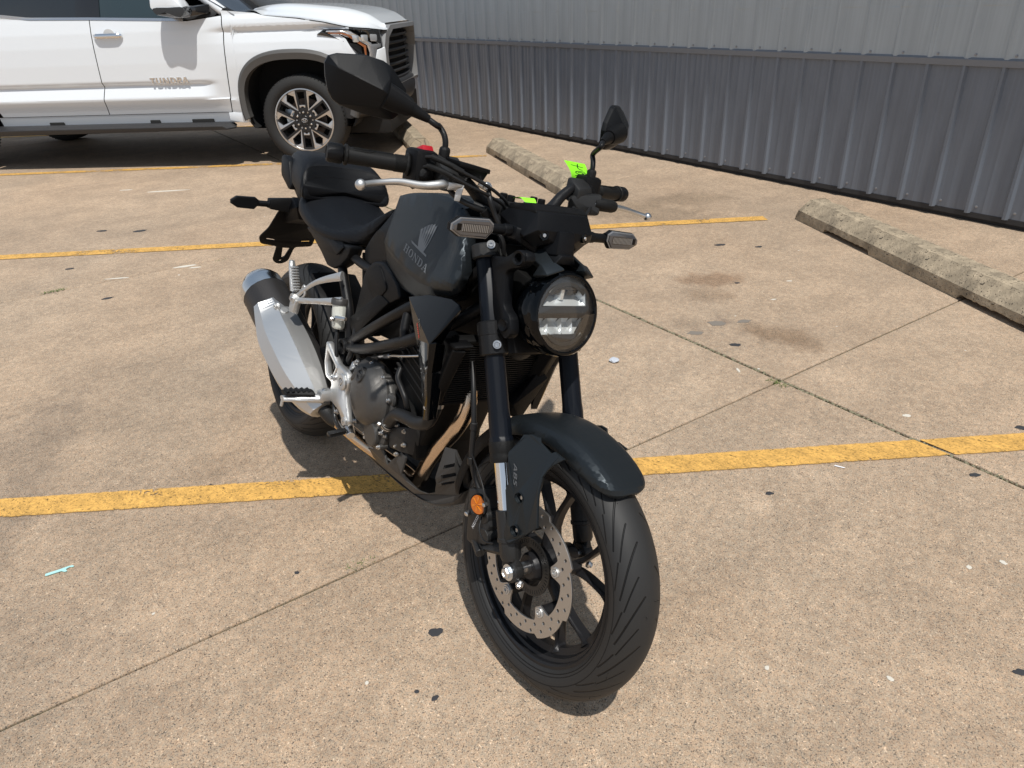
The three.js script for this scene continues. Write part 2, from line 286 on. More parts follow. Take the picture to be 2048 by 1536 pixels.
function slab(s0, s1, t0, t1, seed) {
  const ins = 0.005, near = s0 > -6 && t1 < 3;
  const ax = (a, b) => { const n = Math.round((b - a) / (near ? 0.04 : 0.2)), r = [a, a + ins]; for (let i = 1; i < n; i++) r.push(lerp(a, b, i / n)); r.push(b - ins, b); return r; };
  const S = ax(s0, s1), T = ax(t0, t1), pos = [], uv = [], col = [], idx = [], ns = S.length, nt = T.length, tilt = (hash(seed, 3, 1) - 0.5) * 0.004;
  T.forEach((t, j) => S.forEach((s, i) => {
    const edge = i === 0 || j === 0 || i === ns - 1 || j === nt - 1; let y = 0; let ss = s, tt = t;
    if (edge) { y = -0.0035 - 0.003 * vnoise(s * 30, t * 30, 0, 51); }
    const wob = (fbm(s * 5, t * 5, 2, 0, 52) - 0.5) * 0.006; if (i === 0 || i === ns - 1) ss += wob; if (j === 0 || j === nt - 1) tt += wob;
    const [x, z] = W2(ss, tt); pos.push(x, y, z); uv.push(s + (seed % 7) * 0.37, t + (seed % 5) * 0.53);
    const c = stainAt(x, z), e = edge ? 0.78 : 1, sm = 1 + (hash(seed, 9, 2) - 0.5) * 0.05; col.push(c[0] * e * sm, c[1] * e * sm, c[2] * e * sm);
  }));
  for (let j = 0; j < nt - 1; j++) for (let i = 0; i < ns - 1; i++) { const a = j * ns + i; idx.push(a, a + ns, a + 1, a + 1, a + ns, a + ns + 1); }
  const rim = []; for (let i = 0; i < ns; i++) rim.push(i); for (let j = 1; j < nt; j++) rim.push(j * ns + ns - 1); for (let i = ns - 2; i >= 0; i--) rim.push((nt - 1) * ns + i); for (let j = nt - 2; j > 0; j--) rim.push(j * ns);
  const base = pos.length / 3; rim.forEach(k => { pos.push(pos[k * 3], -0.03, pos[k * 3 + 2]); uv.push(uv[k * 2], uv[k * 2 + 1]); col.push(0.4, 0.38, 0.36); });
  rim.forEach((k, i) => { const n = (i + 1) % rim.length; idx.push(k, rim[n], base + n, k, base + n, base + i); });
  const g = new THREE.BufferGeometry(); g.setAttribute('position', new THREE.Float32BufferAttribute(pos, 3)); g.setAttribute('uv', new THREE.Float32BufferAttribute(uv, 2)); g.setAttribute('color', new THREE.Float32BufferAttribute(col, 3)); g.setIndex(idx); g.computeVertexNormals(); return g;
}
const ground = new THREE.Group(); ground.name = 'ground'; scene.add(ground); tag(ground, 'tan weathered concrete parking lot with cut joints and dark spots', 'pavement', null, 'structure');
{
  const sheet = new THREE.PlaneGeometry(400, 400).rotateX(-Math.PI / 2); const uv = sheet.attributes.uv; for (let i = 0; i < uv.count; i++) uv.setXY(i, uv.getX(i) * 400, uv.getY(i) * 400);
  sheet.translate(0, -0.014, 0); part('bedding', sheet, new THREE.MeshStandardMaterial({ map: rep(concTex, TILE), color: C(0.8, 0.8, 0.8), roughness: 0.95 }), ground, { keepUV: true });
  let n = 0;
  for (let i = 0; i < SCUT.length - 1; i++) for (let j = 0; j < TCUT.length - 1; j++) {
    const g = slab(SCUT[i] + jointW('s', SCUT[i]), SCUT[i + 1] - jointW('s', SCUT[i + 1]), TCUT[j] + 0.002, TCUT[j + 1] - 0.002, ++n);
    const m = new THREE.Mesh(g, concrete); m.name = 'concrete_slab'; m.castShadow = m.receiveShadow = true; ground.add(m);
  }
  // dirt and old sealant in the joints
  const fill = []; const strip = (a, b, w) => { const d = V(b[0] - a[0], 0, b[1] - a[1]), L = d.length(); const g = new THREE.PlaneGeometry(w, L, 1, 1).rotateX(-Math.PI / 2); g.rotateY(Math.atan2(d.x, d.z)); g.translate((a[0] + b[0]) / 2, -0.009, (a[1] + b[1]) / 2); fill.push(g); };
  for (const s of SCUT) strip(W2(s, -17), W2(s, 4.7), 0.05); for (const t of TCUT) strip(W2(-12, t), W2(5.9, t), 0.03);
  fill.forEach((g, i) => g.translate(0, i < SCUT.length ? 0 : 0.002, 0));
  const dirtTex = tex(256, 256, (u, v) => { const k = fbm(u * 24, v * 24, 4, 24, 61), m = fbm(u * 9, v * 9, 3, 9, 62); return [0.20 + k * 0.2 - m * 0.05, 0.185 + k * 0.19, 0.14 + k * 0.13 - m * 0.05]; }, true);
  part('joint_fill', fill, new THREE.MeshStandardMaterial({ map: rep(dirtTex, 4), roughness: 1 }), ground);
  // sealant crumbs along the wide joint
  const crumbs = []; const r = rngOf(5); for (let i = 0; i < 900; i++) { const t = -6 + r() * 6, [x, z] = W2(2.27 + (r() - 0.5) * 0.012, t), q = 0.002 + r() * 0.004; const g = new THREE.IcosahedronGeometry(q, 0); g.scale(1.6, 0.8, 1); g.rotateY(r() * 6); g.translate(x, -0.004 + r() * 0.003, z); crumbs.push(g); }
  part('joint_crumb', crumbs, new THREE.MeshStandardMaterial({ color: C(0.22, 0.2, 0.13), roughness: 1 }), ground, { kind: 'stuff' });
  // spots of old gum and oil, thin irregular films
  const gumM = new THREE.MeshStandardMaterial({ color: C(0.035, 0.036, 0.04), roughness: 0.8 }), paleM = new THREE.MeshStandardMaterial({ color: C(0.62, 0.58, 0.5), roughness: 0.9 }), oilM = new THREE.MeshStandardMaterial({ color: C(0.20, 0.175, 0.148), roughness: 0.85 });
  const film = (x, z, a, b, turn, m, name) => {
    const pts = []; const sd = Math.floor((x + 9) * 999 + (z + 20) * 777); for (let i = 0; i < 26; i++) { const t = i / 26 * 6.283, k = 0.55 + 0.9 * fbm(Math.cos(t) * 2.2 + sd, Math.sin(t) * 2.2, 3, 0, sd % 50); pts.push([a * k * Math.cos(t), b * k * Math.sin(t)]); }
    const g = new THREE.ExtrudeGeometry(shape(pts), { depth: 0.0008, bevelEnabled: true, bevelSize: 0.0015, bevelThickness: 0.0006, bevelSegments: 1 }); g.rotateX(-Math.PI / 2); g.rotateY(turn); g.translate(x, 0.0006, z); part(name, g, m, ground);
  };
  for (const [x, z, a, b, t] of [[-0.211, -1.271, 0.0165, 0.0125, 0.3], [1.109, -3.627, 0, 0, 0], [0.987, -2.84, 0.022, 0.013, 0], [1.22, -3.60, 0.012, 0.008, 0], [1.31, -4.264, 0.03, 0.014, 0.2], [1.53, -4.2, 0.022, 0.012, 0.2], [1.775, -2.088, 0.03, 0.012, -0.4], [0.782, -1.775, 0.011, 0.006, 0], [-2.906, -5.115, 0.035, 0.018, 0], [-2.694, -4.263, 0.026, 0.013, 0.3], [-2.201, -3.718, 0.027, 0.014, 0.4], [-2.62, -5.08, 0.045, 0.02, 0.3], [-1.111, -1.896, 0.01, 0.007, 0], [-0.198, -1.081, 0.007, 0.004, 0.6], [-0.24, -1.1, 0.004, 0.003, 0], [1.117, -1.092, 0.012, 0.007, 0], [2.35, -3.05, 0.03, 0.012, 0], [1.45, -1.83, 0.014, 0.008, 0], [-0.61, -1.50, 0.005, 0.004, 0], [1.6, -1.8, 0.009, 0.004, 0.5], [-1.0, -1.92, 0.013, 0.012, 0]])
    if (a) film(x, z, a, b, t, gumM, 'gum_spot');
  for (const [x, z, a, b, t] of [[0.97, -3.08, 0.04, 0.025, 0], [0.85, -2.98, 0.035, 0.02, 0], [1.1, -3.09, 0.03, 0.016, 0.2]]) film(x, z, a, b, t, oilM, 'oil_spot');
  const r2 = rngOf(91); for (let i = 0; i < 26; i++) { const x = -2.5 + r2() * 4.6, z = -1.0 - r2() * 4.6, q = 0.0018 + r2() * r2() * 0.004; film(x, z, q * 1.5, q, r2() * 3, paleM, 'pale_fleck'); }
  for (const [x, z, a, b, t] of [[-2.95, -6.35, 0.15, 0.016, 0.1], [-3.35, -6.45, 0.05, 0.01, 0.1], [-1.97, -4.23, 0.06, 0.014, 0.4], [-1.9, -4.2, 0.03, 0.008, 0.2], [-2.3, -4.05, 0.06, 0.007, 0.1], [0.93, -2.60, 0.018, 0.004, 1.6], [1.33, -3.35, 0.012, 0.005, 0.3], [1.5, -3.6, 0.014, 0.006, 0], [1.42, -2.2, 0.012, 0.008, 0]]) film(x, z, a, b, t, paleM, 'pale_fleck');
}
// ---------- painted bay lines ----------
const paintMap = tex(512, 512, (u, v, i, j) => { const n = fbm(u * 24, v * 24, 4, 24, 71), f = vnoise(u * 128, v * 128, 128, 72), d = sstep(0.78, 0.95, vnoise(u * 190, v * 190, 190, 73)) * 0.45; const k = 0.88 + (n - 0.5) * 0.26 + (f - 0.5) * 0.14 - d; return [0.92 * k, 0.715 * k, 0.375 * k]; }, true);
function paintAlpha(seed, wear, L) { return tex(2048, 64, (u, v) => { const e = Math.min(v, 1 - v) * 0.11, U = u * L, Y = v * 0.112, n = fbm(U * 60, Y * 60, 3, 0, seed), big = fbm(U * 7, Y * 7, 4, 0, seed + 3), sp = vnoise(U * 150, Y * 150, 0, seed + 5); const pit = sstep(0.84, 0.95, vnoise(U * 260, Y * 260, 0, seed + 9)) * 0.7; const k = sstep(0.0, 0.006, e - 0.007 * n) * (1 - sstep(wear, wear + 0.09, big * 0.66 + sp * 0.34)) * (1 - pit); return [k, k, k]; }); }
function bayLine(pts, w, seed, wear, label, cut) {
  const a = V(pts[0][0], 0, pts[0][1]), b = V(pts[1][0], 0, pts[1][1]), d = b.clone().sub(a), L = d.length(), geos = [];
  const segs = cut ? [[0, cut - 0.0085 / L], [cut + 0.0085 / L, 1]] : [[0, 1]];
  for (const [u0, u1] of segs) { const g = grid(60, 6, (u, v) => { const t = lerp(u0, u1, u), p = a.clone().addScaledVector(d, t); const sk = cut ? (v - 0.5) * 0.074 / L * (u0 ? (1 - u) : u) : 0; p.addScaledVector(d, sk); const n = V(-d.z, 0, d.x).normalize(); p.addScaledVector(n, (v - 0.5) * w); return [p.x, 0.0035, p.z]; }); const uv = g.attributes.uv; for (let i = 0; i < uv.count; i++) uv.setX(i, lerp(u0, u1, uv.getX(i))); geos.push(g); }
  const mm = new THREE.MeshStandardMaterial({ map: rep(paintMap, L / 0.56, 0.2), alphaMap: paintAlpha(seed, wear, L), transparent: true, roughness: 0.8, bumpMap: rep(concBump, L / 2.3, 0.05), bumpScale: 0.002 });
  const m = new THREE.Mesh(join(geos, true), mm); m.name = numbered('parking_line'); m.receiveShadow = true; scene.add(m); tag(m, label, 'road marking', 'yellow bay lines painted on the lot'); return m;
}
bayLine([[-3.2, -1.768], [3.6, -2.095]], 0.112, 81, 0.65, 'wide yellow bay line passing beneath the motorcycle, nearest the camera', (1.408 + 3.2) / 6.8);
bayLine([[-6.2, -4.405], [1.77, -4.812]], 0.112, 82, 0.62, 'yellow bay line behind the motorcycle, ending before the nearest concrete parking block');
bayLine([[-8.0, -7.325], [-0.17, -7.425]], 0.105, 83, 0.55, 'thin worn yellow bay line along the near side of the white pickup');
bayLine([[-8.0, -9.85], [-2.0, -10.16]], 0.105, 84, 0.6, 'yellow bay line glimpsed underneath the white pickup');

// ---------- weeds in the joints ----------
function weed(x, z, n, size, label, seed, dir) {
  const r = rngOf(seed), gs = []; for (let i = 0; i < n; i++) { const a = r() * 6.283, l = size * (0.4 + r()), lean = 0.5 + r() * 0.9, o = (r() - 0.5) * size * 5, px = o * dir[0] + (r() - 0.5) * 0.012, pz = o * dir[1] + (r() - 0.5) * 0.012, w = 0.0012 + r() * 0.0016; const P = t => [px + Math.cos(a) * l * t * lean, -0.008 + l * t * (1 - 0.45 * t * lean), pz + Math.sin(a) * l * t * lean]; gs.push(grid(1, 4, (u, v) => { const p = P(v), k = (u - 0.5) * w * 2 * (1 - v * 0.9); return [p[0] - Math.sin(a) * k, p[1], p[2] + Math.cos(a) * k]; })); }
  const m = new THREE.Mesh(join(gs, true), new THREE.MeshPhysicalMaterial({ color: C(0.11, 0.16, 0.035), roughness: 0.8, side: THREE.DoubleSide })); m.name = numbered('weed'); m.position.set(x, 0, z); scene.add(m); tag(m, label, 'weed', 'weeds growing in the pavement joints');
}
weed(-0.44, -1.525, 150, 0.014, 'small green weed tuft in the joint left of the front wheel', 11, GA);
weed(1.051, -2.47, 260, 0.016, 'dry olive weed patch where two joints cross, right of the motorcycle', 12, GB);
weed(-2.57, -3.86, 160, 0.022, 'pale dry weed tuft in the crack at the left edge, beyond the silencer', 13, GA);
weed(-1.78, -4.33, 40, 0.016, 'tiny dry sprig in the crack just before the second yellow line', 14, GA);

// ---------- metal building ----------
const WD = V(0.549, 0, 0.8359), WN = V(-0.8359, 0, 0.549), W0 = V(-0.705, 0, -10.242);
const wall = new THREE.Group(); wall.name = 'metal_building'; wall.position.copy(W0); wall.quaternion.setFromRotationMatrix(new THREE.Matrix4().makeBasis(WD, V(0, 1, 0), V().crossVectors(WD, V(0, 1, 0)))); scene.add(wall);
// local axes: x along the wall, y up, z out of the wall towards the lot is -cross -> check sign below
const outSign = V().crossVectors(WD, V(0, 1, 0)).dot(WN) > 0 ? 1 : -1;
tag(wall, 'grey ribbed metal building with a dark lower band behind the parking lot', 'building');
{
  const streak = tex(512, 256, (u, v) => { const a = fbm(u * 90, v * 1.5, 3, 0, 101) - 0.5, b = fbm(u * 14, v * 6, 4, 0, 102) - 0.5, k = 0.86 + a * 0.16 + b * 0.14; return [k, k, k]; });
  const wobble = tex(256, 256, (u, v) => { const k = fbm(u * 5, v * 3, 3, 0, 103); return [k, k, k]; });
  const low = new THREE.MeshPhysicalMaterial({ color: C(0.175, 0.202, 0.245), map: rep(streak, 1.1, 0.9), roughness: 0.4, metalness: 0.1, bumpMap: rep(wobble, 1.1, 0.8), bumpScale: 0.004, clearcoat: 0.25, clearcoatRoughness: 0.3 });
  const up = new THREE.MeshPhysicalMaterial({ color: C(0.44, 0.487, 0.515), map: rep(streak, 1.1, 0.5), roughness: 0.5, metalness: 0.1, bumpMap: rep(wobble, 1.1, 0.8), bumpScale: 0.004 });
  const trimM = new THREE.MeshPhysicalMaterial({ color: C(0.20, 0.215, 0.24), roughness: 0.45, metalness: 0.3 });
  const P = 0.2295, off = 4.236;                       // rib pitch and a rib's place along the wall
  // one sheet covers four ribs; minor stiffening lines between the ribs
  const prof = (ribH, mn) => { const q = []; for (let r = 0; r < 4; r++) { const x = r * P; q.push([x, 0], [x + 0.006, 0.002], [x + 0.016, ribH], [x + 0.034, ribH], [x + 0.046, 0.002], [x + 0.052, 0], [x + 0.105, 0], [x + 0.110, mn], [x + 0.118, mn], [x + 0.123, 0], [x + 0.163, 0], [x + 0.168, mn], [x + 0.176, mn], [x + 0.181, 0]); } q.push([4 * P, 0]); return q; };
  const sheetGeo = (ribH, y0, y1, z, ny, mn) => { const q = prof(ribH, mn), pos = [], uv = [], idx = []; for (let j = 0; j <= ny; j++) q.forEach(([x, h]) => { const y = lerp(y0, y1, j / ny); pos.push(x, y, outSign * (z + h)); uv.push(x, y); }); const n = q.length; for (let j = 0; j < ny; j++) for (let i = 0; i < n - 1; i++) { const a = j * n + i; idx.push(a, a + 1, a + n + 1, a, a + n + 1, a + n); } const g = new THREE.BufferGeometry(); g.setAttribute('position', new THREE.Float32BufferAttribute(pos, 3)); g.setAttribute('uv', new THREE.Float32BufferAttribute(uv, 2)); g.setIndex(idx); return crease(g, 25); };
  const gl = sheetGeo(0.022, 0.055, 0.928, 0, 1, 0.0011), gu = sheetGeo(0.009, 0.962, 4.6, 0.012, 1, 0);
  const screws = [], x0 = off - 0.025 - 28 * 4 * P;
  for (let k = 0; k < 38; k++) {
    const x = x0 + k * 4 * P; if (x > 11.5 || x < -20) continue;
    const a = new THREE.Mesh(gl, low); a.name = 'wall_panel'; a.position.x = x; a.castShadow = a.receiveShadow = true; wall.add(a);
    const b = new THREE.Mesh(gu, up); b.name = 'wall_panel'; b.position.x = x; b.castShadow = b.receiveShadow = true; wall.add(b);
    for (let r = 0; r < 4; r++) for (const [y, zz] of [[0.10, 0], [0.985, 0.012]]) { const s = lathe([[0, 0], [0.009, 0], [0.009, 0.002], [0.0055, 0.003], [0.0055, 0.007], [0, 0.008]], [x + r * P + 0.072, y, outSign * zz], [0, 0, outSign], 8); screws.push(s); }
  }
  part('screw', screws, mat([0.30, 0.31, 0.33], 0.4, 0.6), wall, { kind: 'stuff' });
  const L0 = -20.6, L1 = 11.6, bx = (y0, y1, z0, z1) => { const g = new THREE.BoxGeometry(L1 - L0, y1 - y0, z1 - z0); g.translate((L0 + L1) / 2, (y0 + y1) / 2, outSign * (z0 + z1) / 2); return g; };
  part('band_trim', [plateX([[0, 0.918], [0.024, 0.922], [0.026, 0.958], [0.010, 0.972], [0, 0.972]], L0, L1, outSign)], trimM, wall);
  part('base_channel', [bx(0.03, 0.062, -0.06, 0.004), bx(-0.01, 0.028, -0.06, -0.028)], mat([0.03, 0.03, 0.032], 0.7), wall);
  part('wall_core', [bx(0.0, 4.6, -0.25, -0.065)], mat([0.12, 0.12, 0.12], 0.9), wall);
  part('eave', [bx(4.6, 4.8, -0.25, 0.47)], trimM, wall);
}
function plateX(prof, x0, x1, s) { const pos = [], idx = [], n = prof.length; for (const x of [x0, x1]) for (const [z, y] of prof) pos.push(x, y, s * z); for (let i = 0; i < n; i++) { const j = (i + 1) % n; idx.push(i, j, n + j, i, n + j, n + i); } const g = new THREE.BufferGeometry(); g.setAttribute('position', new THREE.Float32BufferAttribute(pos, 3)); g.setIndex(idx); return crease(g, 30); }

// ---------- concrete parking blocks ----------
const blockTex = tex(512, 512, (u, v, i, j) => { const n = fbm(u * 9, v * 9, 4, 9, 111) - 0.5, a = sstep(0.80, 0.95, vnoise(u * 110, v * 110, 110, 112)), b = sstep(0.86, 0.97, vnoise(u * 46, v * 46, 46, 113)), k = (1 + n * 0.5 + (hash(i, j, 4) - 0.5) * 0.12) * (1 - 0.42 * a) * (1 - 0.45 * b); return [0.625 * k, 0.57 * k, 0.485 * k]; }, true);
const blockBump = tex(512, 512, (u, v) => { const k = 0.5 + 0.3 * (fbm(u * 40, v * 40, 3, 40, 114) - 0.5) - 0.5 * sstep(0.84, 0.95, vnoise(u * 46, v * 46, 46, 113)) - 0.25 * sstep(0.8, 0.95, vnoise(u * 110, v * 110, 110, 112)); return [k, k, k]; });
const blockMat = new THREE.MeshStandardMaterial({ map: rep(blockTex, 2.6), bumpMap: rep(blockBump, 2.6), bumpScale: 0.008, roughness: 0.95 });
function parkingBlock(x, z, dx, dz, L, seed, label) {
  const d = V(dx, 0, dz).normalize(), n = V(-d.z, 0, d.x).multiplyScalar(-1), nu = 240;       // n points away from the lot (towards the wall)
  const prof = [[0.002, 0], [0, 0.03], [0.004, 0.066], [0.034, 0.10], [0.064, 0.134], [0.069, 0.138], [0.12, 0.139], [0.171, 0.138], [0.176, 0.134], [0.206, 0.10], [0.236, 0.066], [0.24, 0.03], [0.238, 0]];
  const rec = t => Math.max(sstep(0.14, 0.15, t) - sstep(0.33, 0.34, t), sstep(0.63, 0.64, t) - sstep(0.83, 0.84, t));
  const pos = [], idx = [], uv = [], np = prof.length;
  for (let i = 0; i <= nu; i++) prof.forEach(([w, h], k) => {
    const t = i / nu, e = Math.min(t, 1 - t) * L; let ww = w, hh = h, tt = t * L; const endc = sstep(0.05, 0, e);
    hh *= 1; const f = (fbm(t * L * 9 + seed * 5, w * 12 + h * 12, 3, 0, seed) - 0.5) * 0.003, f2 = (vnoise(t * L * 60 + seed, k * 1.7, 0, seed + 1) - 0.5) * 0.0032; ww += (w < 0.12 ? -1 : 1) * (f + f2); hh += h > 0.05 ? f + f2 : 0;
    tt += (t < 0.5 ? 1 : -1) * endc * h * 0.35; const chip = sstep(0.66, 0.76, fbm(t * L * 7 + seed * 3, w * 30, 3, 0, seed + 7)); if (h > 0.13) hh -= chip * 0.006;
    const lo = rec(t) * (0.024 + 0.006 * vnoise(t * 200, seed, 0, 3)); if (h < 0.032) hh = h === 0 ? lo : Math.max(hh, lo + 0.004);
    const p = V(x, 0, z).addScaledVector(d, tt).addScaledVector(n, ww); pos.push(p.x, hh, p.z); uv.push(t * L + seed * 0.3, k * 0.035);
  });
  for (let i = 0; i < nu; i++) for (let k = 0; k < np; k++) { const k2 = (k + 1) % np, a = i * np + k, b = i * np + k2; idx.push(a, b, b + np, a, b + np, a + np); }
  for (const [i, s] of [[0, 1], [nu, -1]]) for (let k = 1; k < np - 1; k++) s > 0 ? idx.push(i * np, i * np + k + 1, i * np + k) : idx.push(i * np, i * np + k, i * np + k + 1);
  const g = new THREE.BufferGeometry(); g.setAttribute('position', new THREE.Float32BufferAttribute(pos, 3)); g.setAttribute('uv', new THREE.Float32BufferAttribute(uv, 2)); g.setIndex(idx);
  const m = new THREE.Mesh(crease(g, 28), blockMat); m.name = numbered('parking_block'); m.castShadow = m.receiveShadow = true; scene.add(m); tag(m, label, 'parking block', 'concrete parking blocks along the wall');
}
parkingBlock(1.955, -4.77, 0.163, 0.987, 2.4, 1, 'nearest concrete parking block, at the right edge of the frame, chipped and pitted');
parkingBlock(-0.18, -7.62, 0.29, 0.957, 2.13, 2, 'concrete parking block seen between the two motorcycle mirrors');
parkingBlock(-1.56, -10.03, 0.247, 0.969, 2.42, 3, 'concrete parking block half shaded in front of the white pickup');

// ---------- small litter ----------
{
  const g = plate([[-0.034, -0.0045], [-0.031, -0.0062], [0.006, -0.0055], [0.014, -0.014], [0.021, -0.013], [0.017, -0.0035], [0.026, 0.0015], [0.034, -0.0025], [0.038, -0.001], [0.034, 0.0055], [0.022, 0.0065], [0.004, 0.0045], [-0.033, 0.0035]], 0, 0.0024, { bevel: 0.0006, round: 0.0012 }); g.rotateX(-Math.PI / 2);
  const m = new THREE.Mesh(boxUV(g), mat([0.42, 0.72, 0.70], 0.45)); m.name = 'plastic_tool'; m.position.set(-1.286, 0.002, -1.541); m.rotation.y = 0.47; m.castShadow = true; scene.add(m); tag(m, 'flat pale turquoise plastic hook lying on the concrete at left', 'plastic tool');
  const cg = new THREE.IcosahedronGeometry(0.024, 3), p = cg.attributes.position; for (let i = 0; i < p.count; i++) { const x = p.getX(i), y = p.getY(i), z = p.getZ(i), k = 0.5 + fbm(x * 60 + 9, y * 60 + z * 50 + 9, 2, 0, 131); p.setXYZ(i, x * k, y * k * 0.35, z * k * 0.8); }
  const w = new THREE.Mesh(boxUV(crease(cg, 12)), mat([0.68, 0.72, 0.78], 0.35, 0, { transmission: 0.3 })); w.name = 'crumpled_wrapper'; w.position.set(0.434, 0.009, -2.72); w.castShadow = true; scene.add(w); tag(w, 'crumpled clear wrapper on the concrete right of the headlight', 'litter');
  const t = new THREE.Mesh(boxUV(loft([[-0.07], [-0.045], [0.04], [0.065]].map(([x], i) => Array.from({ length: 10 }, (_, k) => { const a = k / 10 * 6.283, q = [0.02, 0.045, 0.042, 0.015][i]; return V(x, 0.03 + q * 0.65 * Math.sin(a), q * Math.cos(a)); })), { along: 3, round: 2 })), mat([0.28, 0.52, 0.44], 0.5)); t.name = 'crushed_can'; t.position.set(-0.655, 0.004, -10.36); t.rotation.y = -0.9; t.castShadow = true; scene.add(t); tag(t, 'crushed mint green can at the foot of the metal wall', 'litter');
  const sgeo = plate([[-0.016, -0.003], [0.014, -0.0035], [0.018, 0.001], [-0.012, 0.003]], 0, 0.0015, { bevel: 0.0003 }); sgeo.rotateX(-Math.PI / 2); const s = new THREE.Mesh(boxUV(sgeo), mat([0.8, 0.8, 0.82], 0.5)); s.name = 'plastic_sliver'; s.position.set(1.05, 0.002, -1.9); s.rotation.y = -0.5; scene.add(s); tag(s, 'thin white plastic sliver below the yellow line at right', 'litter');
}

// ---------- white pickup ----------
const font = await new FontLoader().loadAsync('fonts/droid/droid_sans_bold.typeface.json');
{
  const T = thing('pickup_truck', 'white four-door pickup truck parked nose towards the metal wall', 'pickup truck', [-1.94, 0, -7.34], -5 * Math.PI / 180);
  const paint = mat([0.755, 0.79, 0.82], 0.28, 0.0, { clearcoat: 1, clearcoatRoughness: 0.06 }), black = mat([0.02, 0.02, 0.021], 0.5), glossB = mat([0.008, 0.008, 0.009], 0.12, 0, { clearcoat: 1 }), grey = mat([0.085, 0.083, 0.08], 0.5, 0.1, { bumpMap: rep(grain, 6), bumpScale: 0.0006 }), glass = mat([0.012, 0.016, 0.02], 0.05, 0, { clearcoat: 1 }), tyreM = mat([0.02, 0.02, 0.02], 0.8, 0, { bumpMap: rep(grain, 8), bumpScale: 0.0006 }), under = mat([0.01, 0.01, 0.01], 0.9);
  // truck axes: x forwards, y up, z outwards (0 = side plane nearest the camera)
  const arch = (x, c = 0, R = 1) => { const e = Math.abs((x - c) / 0.535); return e >= 1 ? -1 : 0.60 + 0.415 * Math.pow(1 - Math.pow(e, 3.2), 1 / 2.2); };
  const crown = [[0.40, -0.075], [0.49, -0.045], [0.50, -0.040], [0.56, -0.020], [0.632, 0.012], [0.65, 0.014], [0.758, -0.034], [0.785, -0.006], [0.80, 0.0], [0.95, -0.002], [1.10, -0.008], [1.22, -0.022], [1.32, -0.045], [1.36, -0.055]];
  const fend = [[0.40, -0.05], [0.5, -0.02], [0.62, 0.0], [0.9, 0.022], [1.02, 0.018], [1.10, 0.004], [1.17, -0.022], [1.196, -0.034], [1.235, -0.006], [1.26, -0.004], [1.30, -0.015], [1.34, -0.04]];
  const nose = x => -0.42 * Math.pow(Math.max(0, x - 0.38) / 0.56, 2.3);
  const side = (x, y) => { const m = sstep(-0.86, -0.45, x), lowFade = sstep(-0.72, -0.95, x); let a = interp(crown, y); if (y > 0.63 && y < 0.8) a = lerp(interp([[0.6, -0.012], [0.8, 0]], y), a, lowFade); return lerp(a, interp(fend, y), m) + nose(x); };
  const panel = (xl, xr, yb, yt, nu, nv, z = side) => { const g = grid(nu, nv, (u, v) => { let y = 0, x = 0; for (let k = 0; k < 3; k++) { x = lerp(xl(y || 0.9), xr(y || 0.9), u); y = lerp(yb(x), yt(x), v); } return [x, y, z(x, y)]; }); return crease(g, 22); };
  const gap1 = y => interp([[0.40, -0.70], [0.49, -0.687], [0.638, -0.66], [0.956, -0.63], [1.31, -0.607], [1.40, -0.622]], y), gap2 = y => interp([[0.4, -1.96], [0.503, -1.939], [0.767, -1.905], [1.147, -1.892], [1.40, -1.885]], y);
  const belt = x => interp([[-3.4, 1.46], [-2.95, 1.43], [-2.702, 1.405], [-2.478, 1.378], [-1.9, 1.362], [-0.95, 1.325], [-0.62, 1.36]], x);
  // front wing, doors, bed side
  const archB = (x, c) => Math.max(0.49, arch(x, c) > 0 ? arch(x, c) + 0.0 : 0.49);
  const noseB = x => interp([[0.5, 0.45], [0.54, 0.62], [0.6, 0.9], [0.645, 0.965], [0.70, 1.02]], x);
  part('wing_panel', [panel(y => gap1(y) + 0.005, y => interp([[0.4, 0.62], [0.93, 0.625], [0.985, 0.60], [1.06, 0.555], [1.10, 0.48], [1.135, 0.36], [1.15, 0.285], [1.185, 0.35], [1.192, 0.56], [1.4, 0.56]], y), x => Math.max(archB(x, 0)), x => interp([[-0.62, 1.375], [-0.3, 1.345], [-0.2, 1.318], [0.1, 1.285], [0.35, 1.245], [0.56, 1.197]], x), 150, 44)], paint, T);
  const front = part('door', panel(y => gap2(y) + 0.004, y => gap1(y) - 0.004, x => 0.502, x => belt(x) - 0.03, 60, 80), paint, T);
  part('door', panel(y => -3.05 - (y - 0.5) * 0.25, y => gap2(y) - 0.004, x => 0.502, x => belt(x) - 0.03, 50, 80), paint, T);
  part('rocker', panel(y => -3.1, y => -0.60, x => 0.40, x => 0.497, 30, 10), paint, T);
  part('wing_corner', plate([[-0.72, 0.497], [-0.60, 0.497], [-0.53, 0.545], [-0.53, 0.40], [-0.60, 0.40], [-0.72, 0.425]], -0.08, -0.028, { bevel: 0.004 }), paint, T);
  part('door_gap', [plate([[-3.2, 0.45], [-0.56, 0.45], [-0.56, 1.36], [-3.2, 1.36]], -0.16, -0.11, { bevel: 0 })], under, T);
  part('chrome_strip', panel(y => -3.3, y => -0.98, x => belt(x) - 0.029, x => belt(x) - 0.006, 60, 2, (x, y) => interp(crown, y) + 0.004), mat([0.55, 0.57, 0.6], 0.2, 0.9), T);
  const bedSide = z => panel(y => -5.0, y => -3.12 - (y - 0.5) * 0.25, x => archB(x, -3.7), x => 1.36, 120, 30, z);
  part('bed', [bedSide((x, y) => interp(crown, y)), mirrored(bedSide((x, y) => interp(crown, y))), boxAt(-5.05, -4.98, 0.55, 1.36, -2.0, -0.03), boxAt(-4.98, -3.3, 0.95, 1.0, -2.0, -0.05)], paint, T);
  function mirrored(g) { g = clean(g, true); return join(mirrorAbout(g, -1.015), true); }
